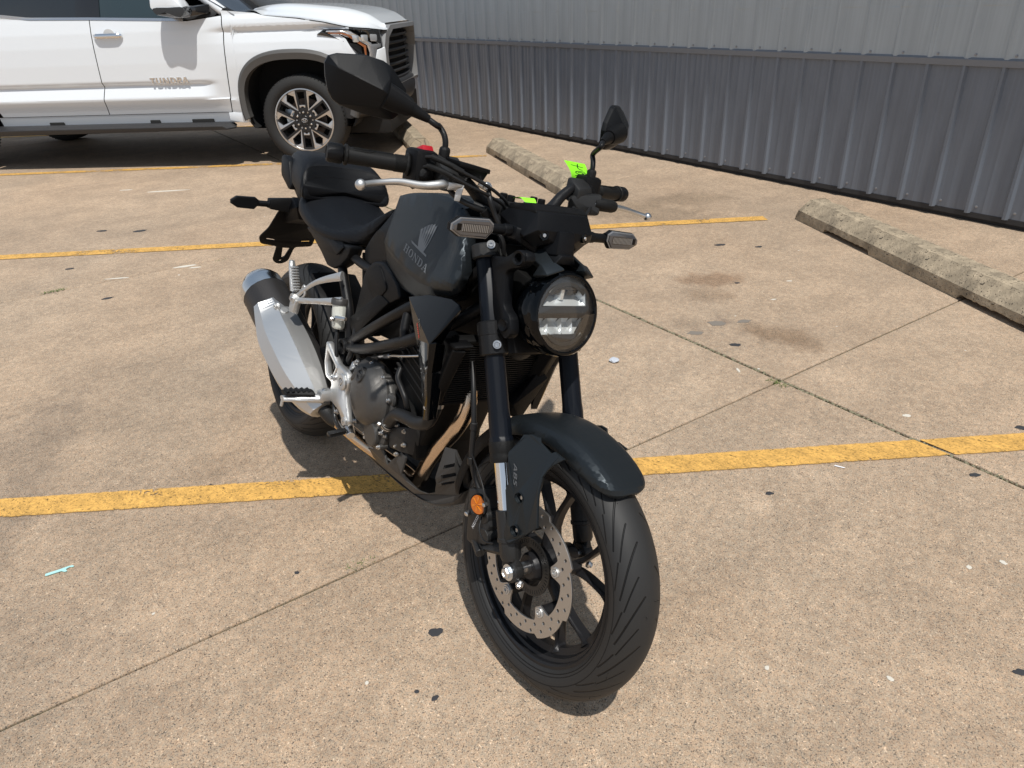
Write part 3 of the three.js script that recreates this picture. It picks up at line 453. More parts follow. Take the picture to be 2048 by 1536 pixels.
  function mirrorAbout(g, c) { g.translate(0, 0, -c); const m = mirrorZ(g); m.translate(0, 0, c); return m; }
  function boxAt(x0, x1, y0, y1, z0, z1, r = 0.006) { return hull([x0 + r, x1 - r].flatMap(x => [y0 + r, y1 - r].flatMap(y => [z0 + r, z1 - r].map(z => [x, y, z]))), r); }
  const far = mirrored(panel(y => -3.1, y => 0.56, x => Math.max(archB(x, 0)), x => interp([[-3, 1.33], [-0.62, 1.34], [-0.2, 1.318], [0.1, 1.285], [0.56, 1.197]], x), 120, 30));
  part('side_panel', far, paint, T);
  // cabin
  const cab = (x, y) => interp([[1.32, -0.07], [1.93, -0.30]], y);
  const win = (xs, name) => part(name, plate(xs, -0.012, 0, { bevel: 0.001 }), glass, T);
  const tilt = g => warp(g, (x, y, z) => [x, y, z + cab(x, y)], 30);
  part('side_window', tilt(plate([[-1.80, 1.335], [-1.0, 1.305], [-1.05, 1.42], [-1.35, 1.72], [-1.80, 1.80]], 0, 0.008, { bevel: 0.001 })), mat([0.02, 0.035, 0.04], 0.05, 0, { clearcoat: 1 }), T);
  part('side_window', tilt(plate([[-3.35, 1.50], [-3.2, 1.43], [-2.7, 1.385], [-2.03, 1.345], [-2.0, 1.80], [-3.05, 1.80]], 0, 0.008, { bevel: 0.001 })), glass, T);
  part('window_post', tilt(plate([[-2.03, 1.34], [-1.79, 1.335], [-1.79, 1.80], [-2.0, 1.80]], 0, 0.014, { bevel: 0.001 })), glossB, T);
  part('window_corner', tilt(plate([[-1.0, 1.30], [-0.68, 1.33], [-0.62, 1.385], [-1.05, 1.44]], 0, 0.016, { bevel: 0.002 })), black, T);
  const cabR = (x, w, y) => [V(x, y, -w), V(x, y, -2.03 + w)];
  part('roof', loft([[-3.4, 1.86], [-3.0, 1.95], [-2.2, 1.98], [-1.5, 1.93], [-1.35, 1.80]].map(([x, y]) => [[x, y, -0.35], [x, y + 0.03, -0.7], [x, y + 0.03, -1.33], [x, y, -1.68], [x, y - 0.08, -1.72], [x, y - 0.08, -0.31]]), { along: 4, round: 3 }), paint, T);
  part('roof_pillar', [tube([[-0.60, 1.36, -0.09], [-1.0, 1.62, -0.2], [-1.42, 1.86, -0.31]], 0.045), tube([[-0.60, 1.36, -1.94], [-1.0, 1.62, -1.83], [-1.42, 1.86, -1.72]], 0.045), boxAt(-3.45, -3.3, 1.3, 1.9, -0.36, -0.1), boxAt(-3.45, -3.3, 1.3, 1.9, -1.93, -1.67)], paint, T);
  part('windscreen', loft([[[-0.46, 1.34, -0.16], [-0.30, 1.365, -0.6], [-0.28, 1.37, -1.43], [-0.46, 1.34, -1.87], [-0.48, 1.33, -1.86], [-0.48, 1.33, -0.17]], [[-1.40, 1.87, -0.34], [-1.3, 1.88, -0.7], [-1.3, 1.88, -1.33], [-1.40, 1.87, -1.69], [-1.42, 1.86, -1.68], [-1.42, 1.86, -0.35]]], { along: 2, round: 3 }), glass, T);
  part('side_window', [boxAt(-3.3, -0.9, 1.33, 1.82, -1.86, -1.80)], glass, T);
  part('cabin', [boxAt(-3.4, -0.7, 0.5, 1.30, -1.9, -0.14)], under, T);
  // bonnet
  const edgeY = x => interp([[-0.45, 1.372], [-0.28, 1.362], [-0.22, 1.322], [0.1, 1.292], [0.35, 1.252], [0.56, 1.204], [0.72, 1.185], [0.87, 1.158]], x), topY = x => sinterp([[-0.45, 1.36], [-0.28, 1.388], [-0.08, 1.396], [0.22, 1.372], [0.48, 1.338], [0.66, 1.285], [0.73, 1.245], [0.79, 1.20]], x);
  part('bonnet', crease(grid(50, 60, (u, v) => {
    const w = 0.035 + v * 1.96, e = Math.min(w - 0.035, 1.995 - w), x0 = -0.42, x1 = 0.85 - 0.06 * sstep(0, 0.6, e), x = lerp(x0, x1, u), zn = nose(x) * (1 - sstep(0, 0.5, e)) ;
    const k = sstep(0.0, 0.30, e), bulge = 0.02 * sstep(0.28, 0.36, e) - 0.012 * sstep(0.10, 0.2, e) * (1 - sstep(0.2, 0.3, e));
    return [x, lerp(edgeY(x), topY(x), k) + bulge * 0.8, -w + (w < 1 ? zn : -zn)];
  }), 30), paint, T);
  part('cowl', [boxAt(-0.62, -0.28, 1.30, 1.355, -1.9, -0.16)], black, T);
  // wheel arch trims
  const trim = (c, nm) => { const rows = []; for (let i = 0; i <= 60; i++) { const t = i / 60, a = Math.PI * (1.09 - 1.18 * t), o = [0.575, 0.455], n = [0.505, 0.365], P = (rx, ry) => { const ca = Math.cos(a), sa = Math.sin(a), p = 2 / 2.6; return [c + Math.sign(ca) * Math.pow(Math.abs(ca), p) * rx, 0.59 + Math.sign(sa) * Math.pow(Math.abs(sa), p) * ry]; }; const A = P(...o), B = P(...n), m = P(0.545, 0.42); const zz = c === 0 ? Math.min(0, nose(A[0]) * 0.8) : 0; rows.push([[A[0], A[1], 0.006 + zz], [lerp(A[0], m[0], 0.4), lerp(A[1], m[1], 0.4), 0.032 + zz], [m[0], m[1], 0.044 + zz], [B[0], B[1], 0.034 + zz], [B[0], B[1], -0.06 + zz], [A[0], A[1], -0.04 + zz]]); } return loft(rows, { along: 1, round: 1, ang: 25 }); };
  part('wheel_arch_trim', trim(0), grey, T); part('wheel_arch_trim', trim(-3.7), grey, T);
  for (const c of [0, -3.7]) part('wheel_well', [0].flatMap(() => [lathe([[0.02, 0], [0.56, 0], [0.56, 0.36], [0.54, 0.36], [0.54, 0.02], [0.02, 0.02]], [c, 0.56, -0.42], [0, 0, 1], 40)]).map(g => warp(g, (x, y, z) => [x, Math.max(y, 0.34), z])), under, T);
  // chassis and running board
  part('chassis', [boxAt(-5, 0.7, 0.36, 0.52, -1.5, -1.3), boxAt(-5, 0.7, 0.36, 0.52, -0.75, -0.55), boxAt(-3.3, -1.6, 0.30, 0.42, -0.62, -0.25), boxAt(0.25, 0.8, 0.24, 0.5, -1.75, -0.3), boxAt(-4.0, -3.4, 0.28, 0.5, -1.3, -0.7)], under, T);
  part('running_board', [hull([[-3.25, 0.352, 0.02], [-0.66, 0.365, 0.02], [-3.25, 0.412, 0.02], [-0.72, 0.402, 0.02], [-3.25, 0.352, 0.12], [-0.70, 0.368, 0.12], [-3.25, 0.392, 0.13], [-0.74, 0.392, 0.13], [-3.25, 0.36, -0.14], [-0.72, 0.37, -0.14], [-3.25, 0.40, -0.14], [-0.76, 0.40, -0.14]], 0.008)], mat([0.03, 0.03, 0.032], 0.5, 0.1), T);
  for (const [x0, x1] of [[-1.55, -1.45], [-1.12, -0.9], [-2.6, -2.45]]) part('board_bracket', boxAt(x0, x1, 0.36, 0.44, -0.3, -0.05), under, T);
  // door handle and badge lettering
  const ch = mat([0.8, 0.81, 0.82], 0.1, 1);
  const hz = side(-1.72, 1.19);
  const hnd = part('door_handle', loft([[-1.862, 0.012, 0.6], [-1.84, 0.024, 0.9], [-1.80, 0.034, 1], [-1.65, 0.034, 1], [-1.61, 0.026, 0.9], [-1.585, 0.014, 0.6]].map(([x, z, k]) => [[x, 1.195 + 0.024 * k, hz + z], [x, 1.195 + 0.012 * k, hz + z + 0.012 * k], [x, 1.195 - 0.012 * k, hz + z + 0.012 * k], [x, 1.195 - 0.024 * k, hz + z], [x, 1.195 - 0.018 * k, hz + z - 0.014 * k], [x, 1.195 + 0.018 * k, hz + z - 0.014 * k]]), { along: 4, round: 2 }), ch, T);
  part('handle_cup', lathe([[0, 0.003], [0.05, 0.003], [0.056, 0], [0.056, -0.01]], [-1.715, 1.20, hz - 0.001], [0, 0, 1], 30), mat([0.5, 0.5, 0.49], 0.4), T);
  const tg = new TextGeometry('TUNDRA', { font, size: 0.052, depth: 0.005, bevelEnabled: true, bevelSize: 0.0015, bevelThickness: 0.0025, bevelSegments: 1, curveSegments: 3 }); tg.computeBoundingBox(); const bb = tg.boundingBox; tg.scale(0.385 / (bb.max.x - bb.min.x), 1, 1); tg.translate(-1.418, 0.775, -0.003); part('badge_lettering', tg, ch, T);
  // door mirror
  part('mirror_housing', loft([[0.02, 0.75], [0.06, 1], [0.11, 1.0], [0.155, 0.8], [0.178, 0.45]].map(([z, k]) => [[-1.10 - 0.05 * k, 1.39, z], [-1.12, 1.39 + 0.19 * k, z], [-0.98, 1.39 + 0.20 * k, z], [-0.89, 1.39 + 0.10 * k, z], [-0.88, 1.39, z]]), { along: 3, round: 3 }), paint, T);
  part('mirror_base', [loft([[0.0, 0.8], [0.06, 1], [0.11, 0.96], [0.16, 0.72], [0.186, 0.35]].map(([z, k]) => [[-1.10 - 0.06 * k, 1.408, z], [-0.98, 1.41, z], [-0.84, 1.405, z], [-0.90 + 0.04 * k, 1.33, z], [-1.02, 1.395 - 0.065 * k, z], [-1.09 - 0.02 * k, 1.355, z]]), { along: 3, round: 3 }), hull([[-1.0, 1.40, 0.04], [-0.72, 1.42, -0.06], [-0.72, 1.36, -0.06], [-0.95, 1.335, 0.04], [-0.85, 1.40, 0.06], [-0.86, 1.34, 0.06]], 0.008)], glossB, T);
  // headlamp: a dark block sunk in the corner, with chrome blade, amber blade and three projector lenses
  const onNose = (pts, z0, z1, o) => warp(plate(pts, z0, z1, o), (x, y, z) => [x, y, z + nose(x) + interp(fend, 1.06) - 0.012], 30);
  const dense = (pts, st = 0.03) => pts.flatMap((p, i) => { const q = pts[(i + 1) % pts.length], L = Math.hypot(q[0] - p[0], q[1] - p[1]), n = Math.max(1, Math.round(L / st)); return Array.from({ length: n }, (_, k) => [lerp(p[0], q[0], k / n), lerp(p[1], q[1], k / n)]); });
  part('headlamp_housing', onNose(dense([[0.272, 1.151], [0.345, 1.193], [0.55, 1.19], [0.80, 1.165], [0.815, 1.0], [0.79, 0.80], [0.66, 0.80], [0.645, 0.935], [0.60, 1.0], [0.545, 1.068], [0.44, 1.115], [0.34, 1.138]]), -0.06, 0.004, { bevel: 0.003 }), mat([0.012, 0.012, 0.013], 0.12, 0, { clearcoat: 1 }), T);
  part('chrome_blade', onNose(dense([[0.36, 1.168], [0.52, 1.163], [0.56, 1.145], [0.70, 1.045], [0.715, 0.98], [0.70, 0.87], [0.735, 0.87], [0.75, 0.98], [0.735, 1.06], [0.58, 1.165], [0.52, 1.178], [0.37, 1.18]]), 0.002, 0.012, { bevel: 0.002 }), mat([0.75, 0.76, 0.78], 0.25, 0.85), T);
  part('turn_signal', onNose(dense([[0.38, 1.154], [0.50, 1.147], [0.55, 1.130], [0.672, 1.03], [0.676, 0.965], [0.688, 0.96], [0.692, 1.04], [0.56, 1.143], [0.51, 1.158], [0.38, 1.164]]), 0.002, 0.01, { bevel: 0.002 }), mat([0.34, 0.11, 0.035], 0.25, 0, { clearcoat: 1 }), T);
  part('lamp_bezel', onNose(dense([[0.735, 1.05], [0.805, 1.05], [0.805, 1.022], [0.775, 1.012], [0.77, 0.83], [0.735, 0.83]]), 0.003, 0.012, { bevel: 0.002 }), mat([0.5, 0.51, 0.52], 0.3, 0.8), T);
  for (const x of [0.615, 0.685, 0.755]) part('projector_lens', onNose(roundPoly([[x - 0.024, 1.075], [x + 0.026, 1.072], [x + 0.028, 1.13], [x - 0.026, 1.136]], 0.012), 0.002, 0.014, { bevel: 0.004 }), mat([0.62, 0.64, 0.66], 0.12, 0.6, { clearcoat: 1 }), T);
  // grille with frame and curved bars, bumper
  const gx = w => 0.815 - 0.10 * Math.pow(Math.abs(w - 1.015) / 0.8, 2.2);
  const ring = (y, w0, w1, d) => { const r = []; for (let i = 0; i <= 16; i++) { const w = lerp(w0, w1, i / 16); r.push([gx(w), y, -w]); } return r; };
  part('grille_frame', [hexFrame()], mat([0.30, 0.30, 0.30], 0.35, 0.4), T);
  function hexFrame() { const pts = [[0.42, 1.205], [0.30, 1.13], [0.235, 0.98], [0.24, 0.80], [0.30, 0.62]], full = [...pts, ...pts.slice().reverse().map(([w, y]) => [2.03 - w, y])]; const rows = []; const N = full.length; for (let i = 0; i <= N; i++) { const [w, y] = full[i % N], cx = 1.015, cy = 0.9, k = 0.86, wi = cx + (w - cx) * (k + 0.02), yi = cy + (y - cy) * k; rows.push([[gx(w) - 0.07, y, -w], [gx(w) + 0.105, lerp(y, yi, 0.12), -lerp(w, wi, 0.12)], [gx(wi) + 0.10, yi, -wi], [gx(wi) - 0.06, yi, -wi]]); } return loft(rows, { along: 1, round: 1, caps: false, ang: 20 }); }
  for (let k = 0; k < 7; k++) { const y = 1.10 - k * 0.065; part('grille_bar', tube(ring(y, 0.36, 1.67), 0.016, 20, 6), black, T); }
  part('grille_back', [boxAt(0.6, 0.72, 0.5, 1.14, -1.75, -0.3)], under, T);
  part('nose_panel', [hull([[0.775, 0.99, -0.185], [0.825, 1.01, -0.255], [0.825, 0.78, -0.255], [0.70, 0.76, -0.12], [0.66, 0.80, -0.12]], 0.01)], paint, T);
  part('bumper', [loft([0.06, 0.14, 0.3, 0.6, 1.015, 1.43, 1.73, 1.89, 1.97].map(w => { const x = 0.81 - 0.22 * Math.pow(Math.abs(w - 1.015) / 0.95, 4); return [[x - 0.16, 0.72, -w], [x + 0.01, 0.70, -w], [x + 0.05, 0.62, -w], [x + 0.04, 0.52, -w], [x - 0.02, 0.44, -w], [x - 0.18, 0.42, -w]]; }), { along: 3, round: 2 })], black, T);
  // wheels
  const groove = tex(512, 128, (u, v) => { const r = Math.abs(((v * 5) % 1) - 0.5) < 0.06 ? 0 : 1, s = Math.abs(((u * 64 + Math.abs(v - 0.5) * 3) % 1) - 0.5) < 0.09 && Math.abs(v - 0.5) > 0.12 ? 0 : 1, k = r * s; return [k, k, k]; });
  function wheel(x, z, turn) {
    const w = new THREE.Group(); w.name = 'wheel'; w.position.set(x, 0.408, z); w.rotation.y = turn; T.add(w);
    const tp = [[0.291, 0.10], [0.297, 0.118], [0.315, 0.132], [0.34, 0.137], [0.368, 0.131], [0.392, 0.116], [0.403, 0.10], [0.4075, 0.075], [0.409, 0]];
    const prof = [...tp, ...tp.slice(0, -1).reverse().map(([r, h]) => [r, -h])];
    part('tyre', lathe(prof, [0, 0, 0], [0, 0, 1], 96, 30), tyreM, w);
    const gr = []; for (let k = 0; k < 72; k++) { const a = k / 72 * 6.283; for (const s of [-1, 1]) { const g = new THREE.BoxGeometry(0.006, 0.012, 0.05); g.translate(0, 0.400, s * 0.088); g.rotateZ(a + s * 0.02); gr.push(g); } } part('tread_sipe', gr, under, w, { kind: 'stuff' });
    part('rim', lathe([[0.272, 0.095], [0.268, 0.110], [0.258, 0.112], [0.250, 0.098], [0.245, 0.06], [0.235, -0.08], [0.25, -0.1], [0.272, -0.1]], [0, 0, 0], [0, 0, 1], 72, 30), mat([0.62, 0.61, 0.60], 0.3, 0.9), w);
    part('wheel_barrel', lathe([[0, -0.06], [0.20, -0.06], [0.235, -0.02], [0.235, -0.03], [0.2, -0.075], [0, -0.075]], [0, 0, 0], [0, 0, 1], 40), under, w);
    part('brake_disc', lathe([[0.07, 0.0], [0.175, 0.0], [0.175, -0.02], [0.07, -0.02]], [0, 0, 0.0], [0, 0, 1], 48), mat([0.10, 0.08, 0.07], 0.5, 0.6), w);
    part('brake_caliper', boxAt(-0.19, -0.09, -0.05, 0.09, -0.01, 0.03), mat([0.35, 0.4, 0.44], 0.4, 0.7), w);
    for (let k = 0; k < 6; k++) {                   // six twin spokes: polished web with a dark framed window
      const a = k * Math.PI / 3 + 0.0; const R = g => { g.rotateZ(a); return g; };
      const web = part('spoke', [R(plate([[-0.098, 0.262], [-0.045, 0.262], [-0.040, 0.10], [-0.028, 0.055], [-0.05, 0.075], [-0.068, 0.20], [-0.135, 0.225]], 0.072, 0.098, { bevel: 0.003 })), R(plate([[0.098, 0.262], [0.135, 0.225], [0.068, 0.20], [0.05, 0.075], [0.028, 0.055], [0.040, 0.10], [0.045, 0.262]], 0.072, 0.098, { bevel: 0.003 }))], mat([0.60, 0.59, 0.58], 0.3, 0.9), w);
      part('spoke_frame', R(plate([[-0.052, 0.258], [0.052, 0.258], [0.044, 0.07], [-0.044, 0.07]], 0.070, 0.104, { bevel: 0.004, holes: [[[-0.024, 0.105], [0.024, 0.105], [0.031, 0.235], [-0.031, 0.235]]] })), mat([0.018, 0.018, 0.019], 0.35, 0.2), w);
      part('spoke_tip', R(plate([[-0.026, 0.107], [-0.013, 0.107], [-0.010, 0.116], [0.010, 0.116], [0.013, 0.107], [0.026, 0.107], [0.026, 0.128], [-0.026, 0.128]].reverse(), 0.088, 0.1055, { bevel: 0.001 })), mat([0.6, 0.6, 0.6], 0.3, 0.9), w);
      const n = a + Math.PI / 2; part('wheel_nut', lathe([[0, 0], [0.012, 0], [0.012, 0.016], [0.007, 0.024], [0, 0.025]], [0.068 * Math.cos(n), 0.068 * Math.sin(n), 0.09], [0, 0, 1], 10), ch, w);
    }
    part('hub', lathe([[0, 0.07], [0.085, 0.07], [0.08, 0.094], [0, 0.094]], [0, 0, 0], [0, 0, 1], 36), mat([0.02, 0.02, 0.02], 0.4, 0.2), w);
    w.children.forEach(c => { if (!/tyre|tread/.test(c.name)) c.scale.set(1.08, 1.08, 1); });
    const cap = part('centre_cap', lathe([[0.043, 0.09], [0.043, 0.104], [0.039, 0.108], [0.037, 0.105], [0, 0.106]], [0, 0, 0], [0, 0, 1], 36), mat([0.03, 0.03, 0.03], 0.3, 0.5), w);
    const em = []; for (const [rx, ry, dy] of [[0.027, 0.018, 0], [0.010, 0.017, 0], [0.020, 0.007, 0.008]]) em.push(tube(Array.from({ length: 20 }, (_, i) => [rx * Math.cos(i / 20 * 6.283), ry * Math.sin(i / 20 * 6.283) + dy, 0.108]), 0.0022, 40, 6, true)); part('cap_emblem', em, ch, w);
    return w;
  }
  wheel(0.02, -0.135, 0.0); wheel(-3.7, -0.135, 0.0); wheel(0, -1.89, Math.PI); wheel(-3.7, -1.89, Math.PI);
}

// ---------- motorcycle: own axes x forwards, y up, z to the rider's right; it leans on its side stand ----------
const BK = thing('motorcycle', 'matte black naked motorcycle leaning on its side stand across the yellow bay line', 'motorcycle', [-0.7678, 0.002, -2.2616]);
BK.rotation.set(-0.26298, -0.96199, 0, 'YXZ'); BK.updateMatrixWorld(true);
const both = f => [f(1), f(-1)];
const RK = Math.tan(24.7 * Math.PI / 180), LEGD = [-0.4179, 0.9085, 0];
const leg = y => 1.352 - (y - 0.293) * RK;             // x of the fork legs at height y
function wheelGroup(name, x, y) { const w = new THREE.Group(); w.name = name; w.position.set(x, y, 0); BK.add(w); return w; }
// tread print: angled sipes, each side mirrored; drawn as bump and as a slightly darker cut
function treadTex(rows, dark) {
  const W = 2048, H = 512, c = document.createElement('canvas'); c.width = W; c.height = H; const x = c.getContext('2d');
  x.fillStyle = dark ? '#ffffff' : '#808080'; x.fillRect(0, 0, W, H); x.strokeStyle = dark ? '#303030' : '#000'; x.lineCap = 'round';
  for (let k = -2; k < rows + 2; k++) for (const s of [0, 1]) {
    const p = W / rows, ox = (k + s * 0.5) * p, m = v => s ? H * v : H * (1 - v), sg = 1;
    x.lineWidth = 7; x.beginPath(); x.moveTo(ox, m(0.44)); x.bezierCurveTo(ox + p * 0.25, m(0.36), ox + p * 0.55, m(0.30), ox + p * 1.05, m(0.235)); x.stroke();
    x.lineWidth = 5; x.beginPath(); x.moveTo(ox + p * 0.62, m(0.40)); x.bezierCurveTo(ox + p * 0.8, m(0.35), ox + p * 1.0, m(0.31), ox + p * 1.28, m(0.275)); x.stroke();
    x.lineWidth = 6; x.beginPath(); x.moveTo(ox + p * 0.30, m(0.255)); x.bezierCurveTo(ox + p * 0.42, m(0.235), ox + p * 0.6, m(0.215), ox + p * 0.86, m(0.185)); x.stroke();
  }
  const t = new THREE.CanvasTexture(c); t.wrapS = t.wrapT = THREE.RepeatWrapping; if (dark) t.colorSpace = THREE.SRGBColorSpace; return t;
}
const tyreMat = mat([0.022, 0.0218, 0.0215], 0.58, 0, { map: rep(treadTex(9, true), 2, 1), bumpMap: rep(treadTex(9, false), 2, 1), bumpScale: 0.006, specularIntensity: 0.7 });
function bikeTyre(R, w, bead, wheel) {
  const hw = w / 2, H = R - bead, prof = [[bead, hw * 0.72], [bead + H * 0.10, hw * 0.86], [bead + H * 0.28, hw * 0.975], [bead + H * 0.46, hw], [bead + H * 0.62, hw * 0.93], [bead + H * 0.76, hw * 0.78], [bead + H * 0.88, hw * 0.57], [bead + H * 0.965, hw * 0.30], [R, 0]];
  const full = [...prof, ...prof.slice(0, -1).reverse().map(([r, z]) => [r, -z])].map(([r, z]) => V(r, z, 0));
  const g = grid(220, 56, (u, v) => { const p = cr(full, v), a = -u * 2 * Math.PI; return [p.x * Math.cos(a), p.x * Math.sin(a), p.y]; });
  const m = part('tyre', g, tyreMat, wheel, { keepUV: true });
  // moulding ribs on the side wall and rubber whiskers
  const ribs = []; for (const s of [-1, 1]) for (const f of [0.12, 0.2, 0.42]) { const r = bead + H * f, z = s * hw * interp([[0, 0.72], [0.1, 0.86], [0.28, 0.975], [0.46, 1]], f); ribs.push(place(new THREE.TorusGeometry(r, 0.0011, 6, 120), V(0, 0, z), V(0, 0, 1))); }
  part('sidewall_rib', ribs, M.rubber, wheel, { kind: 'stuff' });
  const wh = [], r = rngOf(3 + Math.round(R * 1000)); for (let i = 0; i < 90; i++) { const a = r() * 6.283, s = r() < 0.5 ? -1 : 1, f = 0.5 + r() * 0.48, p = cr(full, s > 0 ? f * 0.5 : 1 - f * 0.5), d = V(p.x - (bead + H * 0.35), p.y, 0).normalize(), l = 0.002 + r() * 0.004; const A = V(p.x * Math.cos(a), p.x * Math.sin(a), p.y), D = V(d.x * Math.cos(a) + (r() - 0.5) * 0.9, d.x * Math.sin(a) + (r() - 0.5) * 0.9, d.y + (r() - 0.5) * 0.6).normalize(); wh.push(rod(A.toArray(), A.clone().addScaledVector(D, l).toArray(), 0.00045, 5, 0.0001)); }
  part('rubber_whisker', wh, M.rubber, wheel, { kind: 'stuff' });
  return m;
}
function bikeRim(bead, hw, wheel) {
  const b = bead; part('rim', lathe([[b + 0.004, hw], [b + 0.003, hw + 0.003], [b - 0.004, hw + 0.003], [b - 0.008, hw - 0.001], [b - 0.009, hw - 0.010], [b - 0.016, hw - 0.013], [b - 0.020, hw - 0.024], [b - 0.034, hw * 0.30], [b - 0.036, 0], [b - 0.034, -hw * 0.30], [b - 0.020, -hw + 0.024], [b - 0.016, -hw + 0.013], [b - 0.009, -hw + 0.010], [b - 0.008, -hw + 0.001], [b - 0.004, -hw - 0.003], [b + 0.003, -hw - 0.003], [b + 0.004, -hw], [b - 0.006, -hw + 0.004], [b - 0.010, 0], [b - 0.006, hw - 0.004], [b + 0.004, hw]], [0, 0, 0], [0, 0, 1], 110, 30), M.rim, wheel);
}
function ySpoke(deg, rIn, rFork, rOut, half, wheel) {
  const a = deg * Math.PI / 180, st = (r, t, z) => [r * Math.cos(a + t), r * Math.sin(a + t), z], sec = (r, t, wz, wt) => { const n = V(-Math.sin(a + t), Math.cos(a + t), 0), c = V(...st(r, t, 0)); return Array.from({ length: 10 }, (_, k) => { const q = k / 10 * 6.283; return c.clone().addScaledVector(n, wt * Math.cos(q) * (1 - 0.15 * Math.cos(2 * q))).add(V(0, 0, wz * Math.sin(q))); }); };
  const gs = [loft([sec(rIn, 0, 0.026, 0.022), sec(lerp(rIn, rFork, 0.6), 0, 0.021, 0.017), sec(rFork, 0, 0.018, 0.016)], { along: 4, round: 2 })];
  for (const s of [-1, 1]) gs.push(loft([sec(rFork - 0.03, s * half * 0.05, 0.016, 0.009), sec(lerp(rFork, rOut, 0.3), s * half * 0.52, 0.0145, 0.0078), sec(lerp(rFork, rOut, 0.75), s * half * 0.88, 0.0145, 0.0075), sec(rOut - 0.006, s * half, 0.017, 0.010), sec(rOut + 0.004, s * half, 0.022, 0.018)], { along: 4, round: 2 }));
  part('spoke', gs, M.rim, wheel);
}
function brakeDisc(R, inner, nTab, a0, z, wheel, seed) {
  const out = [], N = 240, lobes = 8; for (let i = 0; i < N; i++) { const t = i / N * 6.283, f = (t * lobes / 6.283 + seed) % 1; out.push([(R - 0.0095 * Math.pow(f, 1.8) + (f > 0.94 ? 0.0095 * (f - 0.94) / 0.06 : 0)) * Math.cos(t), (R - 0.0095 * Math.pow(f, 1.8) + (f > 0.94 ? 0.0095 * (f - 0.94) / 0.06 : 0)) * Math.sin(t)]); }
  const inn = []; for (let i = N - 1; i >= 0; i--) { const t = i / N * 6.283; let d = 9; for (let k = 0; k < nTab; k++) { let e = Math.abs(((t - a0 - k * 6.283185 / nTab + 9.4248 + 12.566) % 6.283185) - 3.14159); d = Math.min(d, e); } const r = inner - 0.027 * (1 - sstep(0.10, 0.24, d)); inn.push([r * Math.cos(t), r * Math.sin(t)]); }
  const holes = [inn]; for (let k = 0; k < 48; k++) { const t = k / 48 * 6.283185 + 0.02; holes.push(circ((R - (k % 2 ? 0.014 : 0.029)) * Math.cos(t), (R - (k % 2 ? 0.014 : 0.029)) * Math.sin(t), 0.0036, 12)); }
  part('brake_disc', plate(out, z - 0.0022, z + 0.0022, { holes, bevel: 0.0004, bs: 1, ang: 25 }), M.disc, wheel);
  for (let k = 0; k < nTab; k++) { const t = a0 + k * 6.283185 / nTab, x = (inner - 0.014) * Math.cos(t), y = (inner - 0.014) * Math.sin(t); part('disc_bolt', [lathe([[0.0105, -0.001], [0.0115, 0.003], [0.0105, 0.0045], [0.0085, 0.0045], [0.008, 0.003], [0.007, 0.003], [0.0065, 0.0055], [0.004, 0.0062], [0.0035, 0.003], [0, 0.003]], [x, y, z + 0.001], [0, 0, 1], 22)], M.cast, wheel); part('disc_boss', rod([x, y, 0.005], [x, y, z - 0.0025], 0.0135, 18), M.rim, wheel); }
}
// front wheel
const FW = wheelGroup('wheel', 1.352, 0.293);
bikeTyre(0.293, 0.112, 0.2165, FW); bikeRim(0.2165, 0.040, FW);
for (let k = 0; k < 5; k++) ySpoke(26 + 72 * k, 0.030, 0.085, 0.186, 0.27, FW);
part('hub', lathe([[0.012, 0.062], [0.026, 0.062], [0.030, 0.056], [0.034, 0.030], [0.042, 0.016], [0.042, -0.016], [0.034, -0.03], [0.03, -0.06], [0.012, -0.06]], [0, 0, 0], [0, 0, 1], 40), M.rim, FW);
brakeDisc(0.148, 0.110, 5, 27 * Math.PI / 180, 0.064, FW, 0.3);
{ const slots = []; for (let k = 0; k < 46; k++) { const a = k / 46 * 6.283; slots.push([[0.051, -0.0011], [0.0595, -0.0013], [0.0595, 0.0013], [0.051, 0.0011]].map(([r, t]) => [r * Math.cos(a) - t * Math.sin(a), r * Math.sin(a) + t * Math.cos(a)]).reverse()); } part('sensor_ring', plate(circ(0, 0, 0.063, 80).reverse(), 0.054, 0.0565, { holes: [circ(0, 0, 0.043, 50), ...slots], bevel: 0 }), mat([0.035, 0.034, 0.033], 0.4, 0.6), FW); }
part('axle', rod([0, 0, -0.115], [0, 0, 0.112], 0.0085, 20), M.zinc, FW);
part('axle_spacer', rod([0, 0, 0.058], [0, 0, 0.092], 0.0135, 24), M.zinc, FW);
part('axle_bolt', [lathe([[0, 0.112], [0.0175, 0.112], [0.0175, 0.1155], [0, 0.1155]], [0, 0, 0], [0, 0, 1], 24), lathe([[0, 0.1155], [0.0125, 0.1155], [0.0125, 0.122], [0.0108, 0.1245], [0.0075, 0.1245], [0.0065, 0.1225], [0, 0.1225]], [0, 0, 0], [0, 0, 1], 6, 20)], mat([0.68, 0.72, 0.76], 0.25, 1), FW);

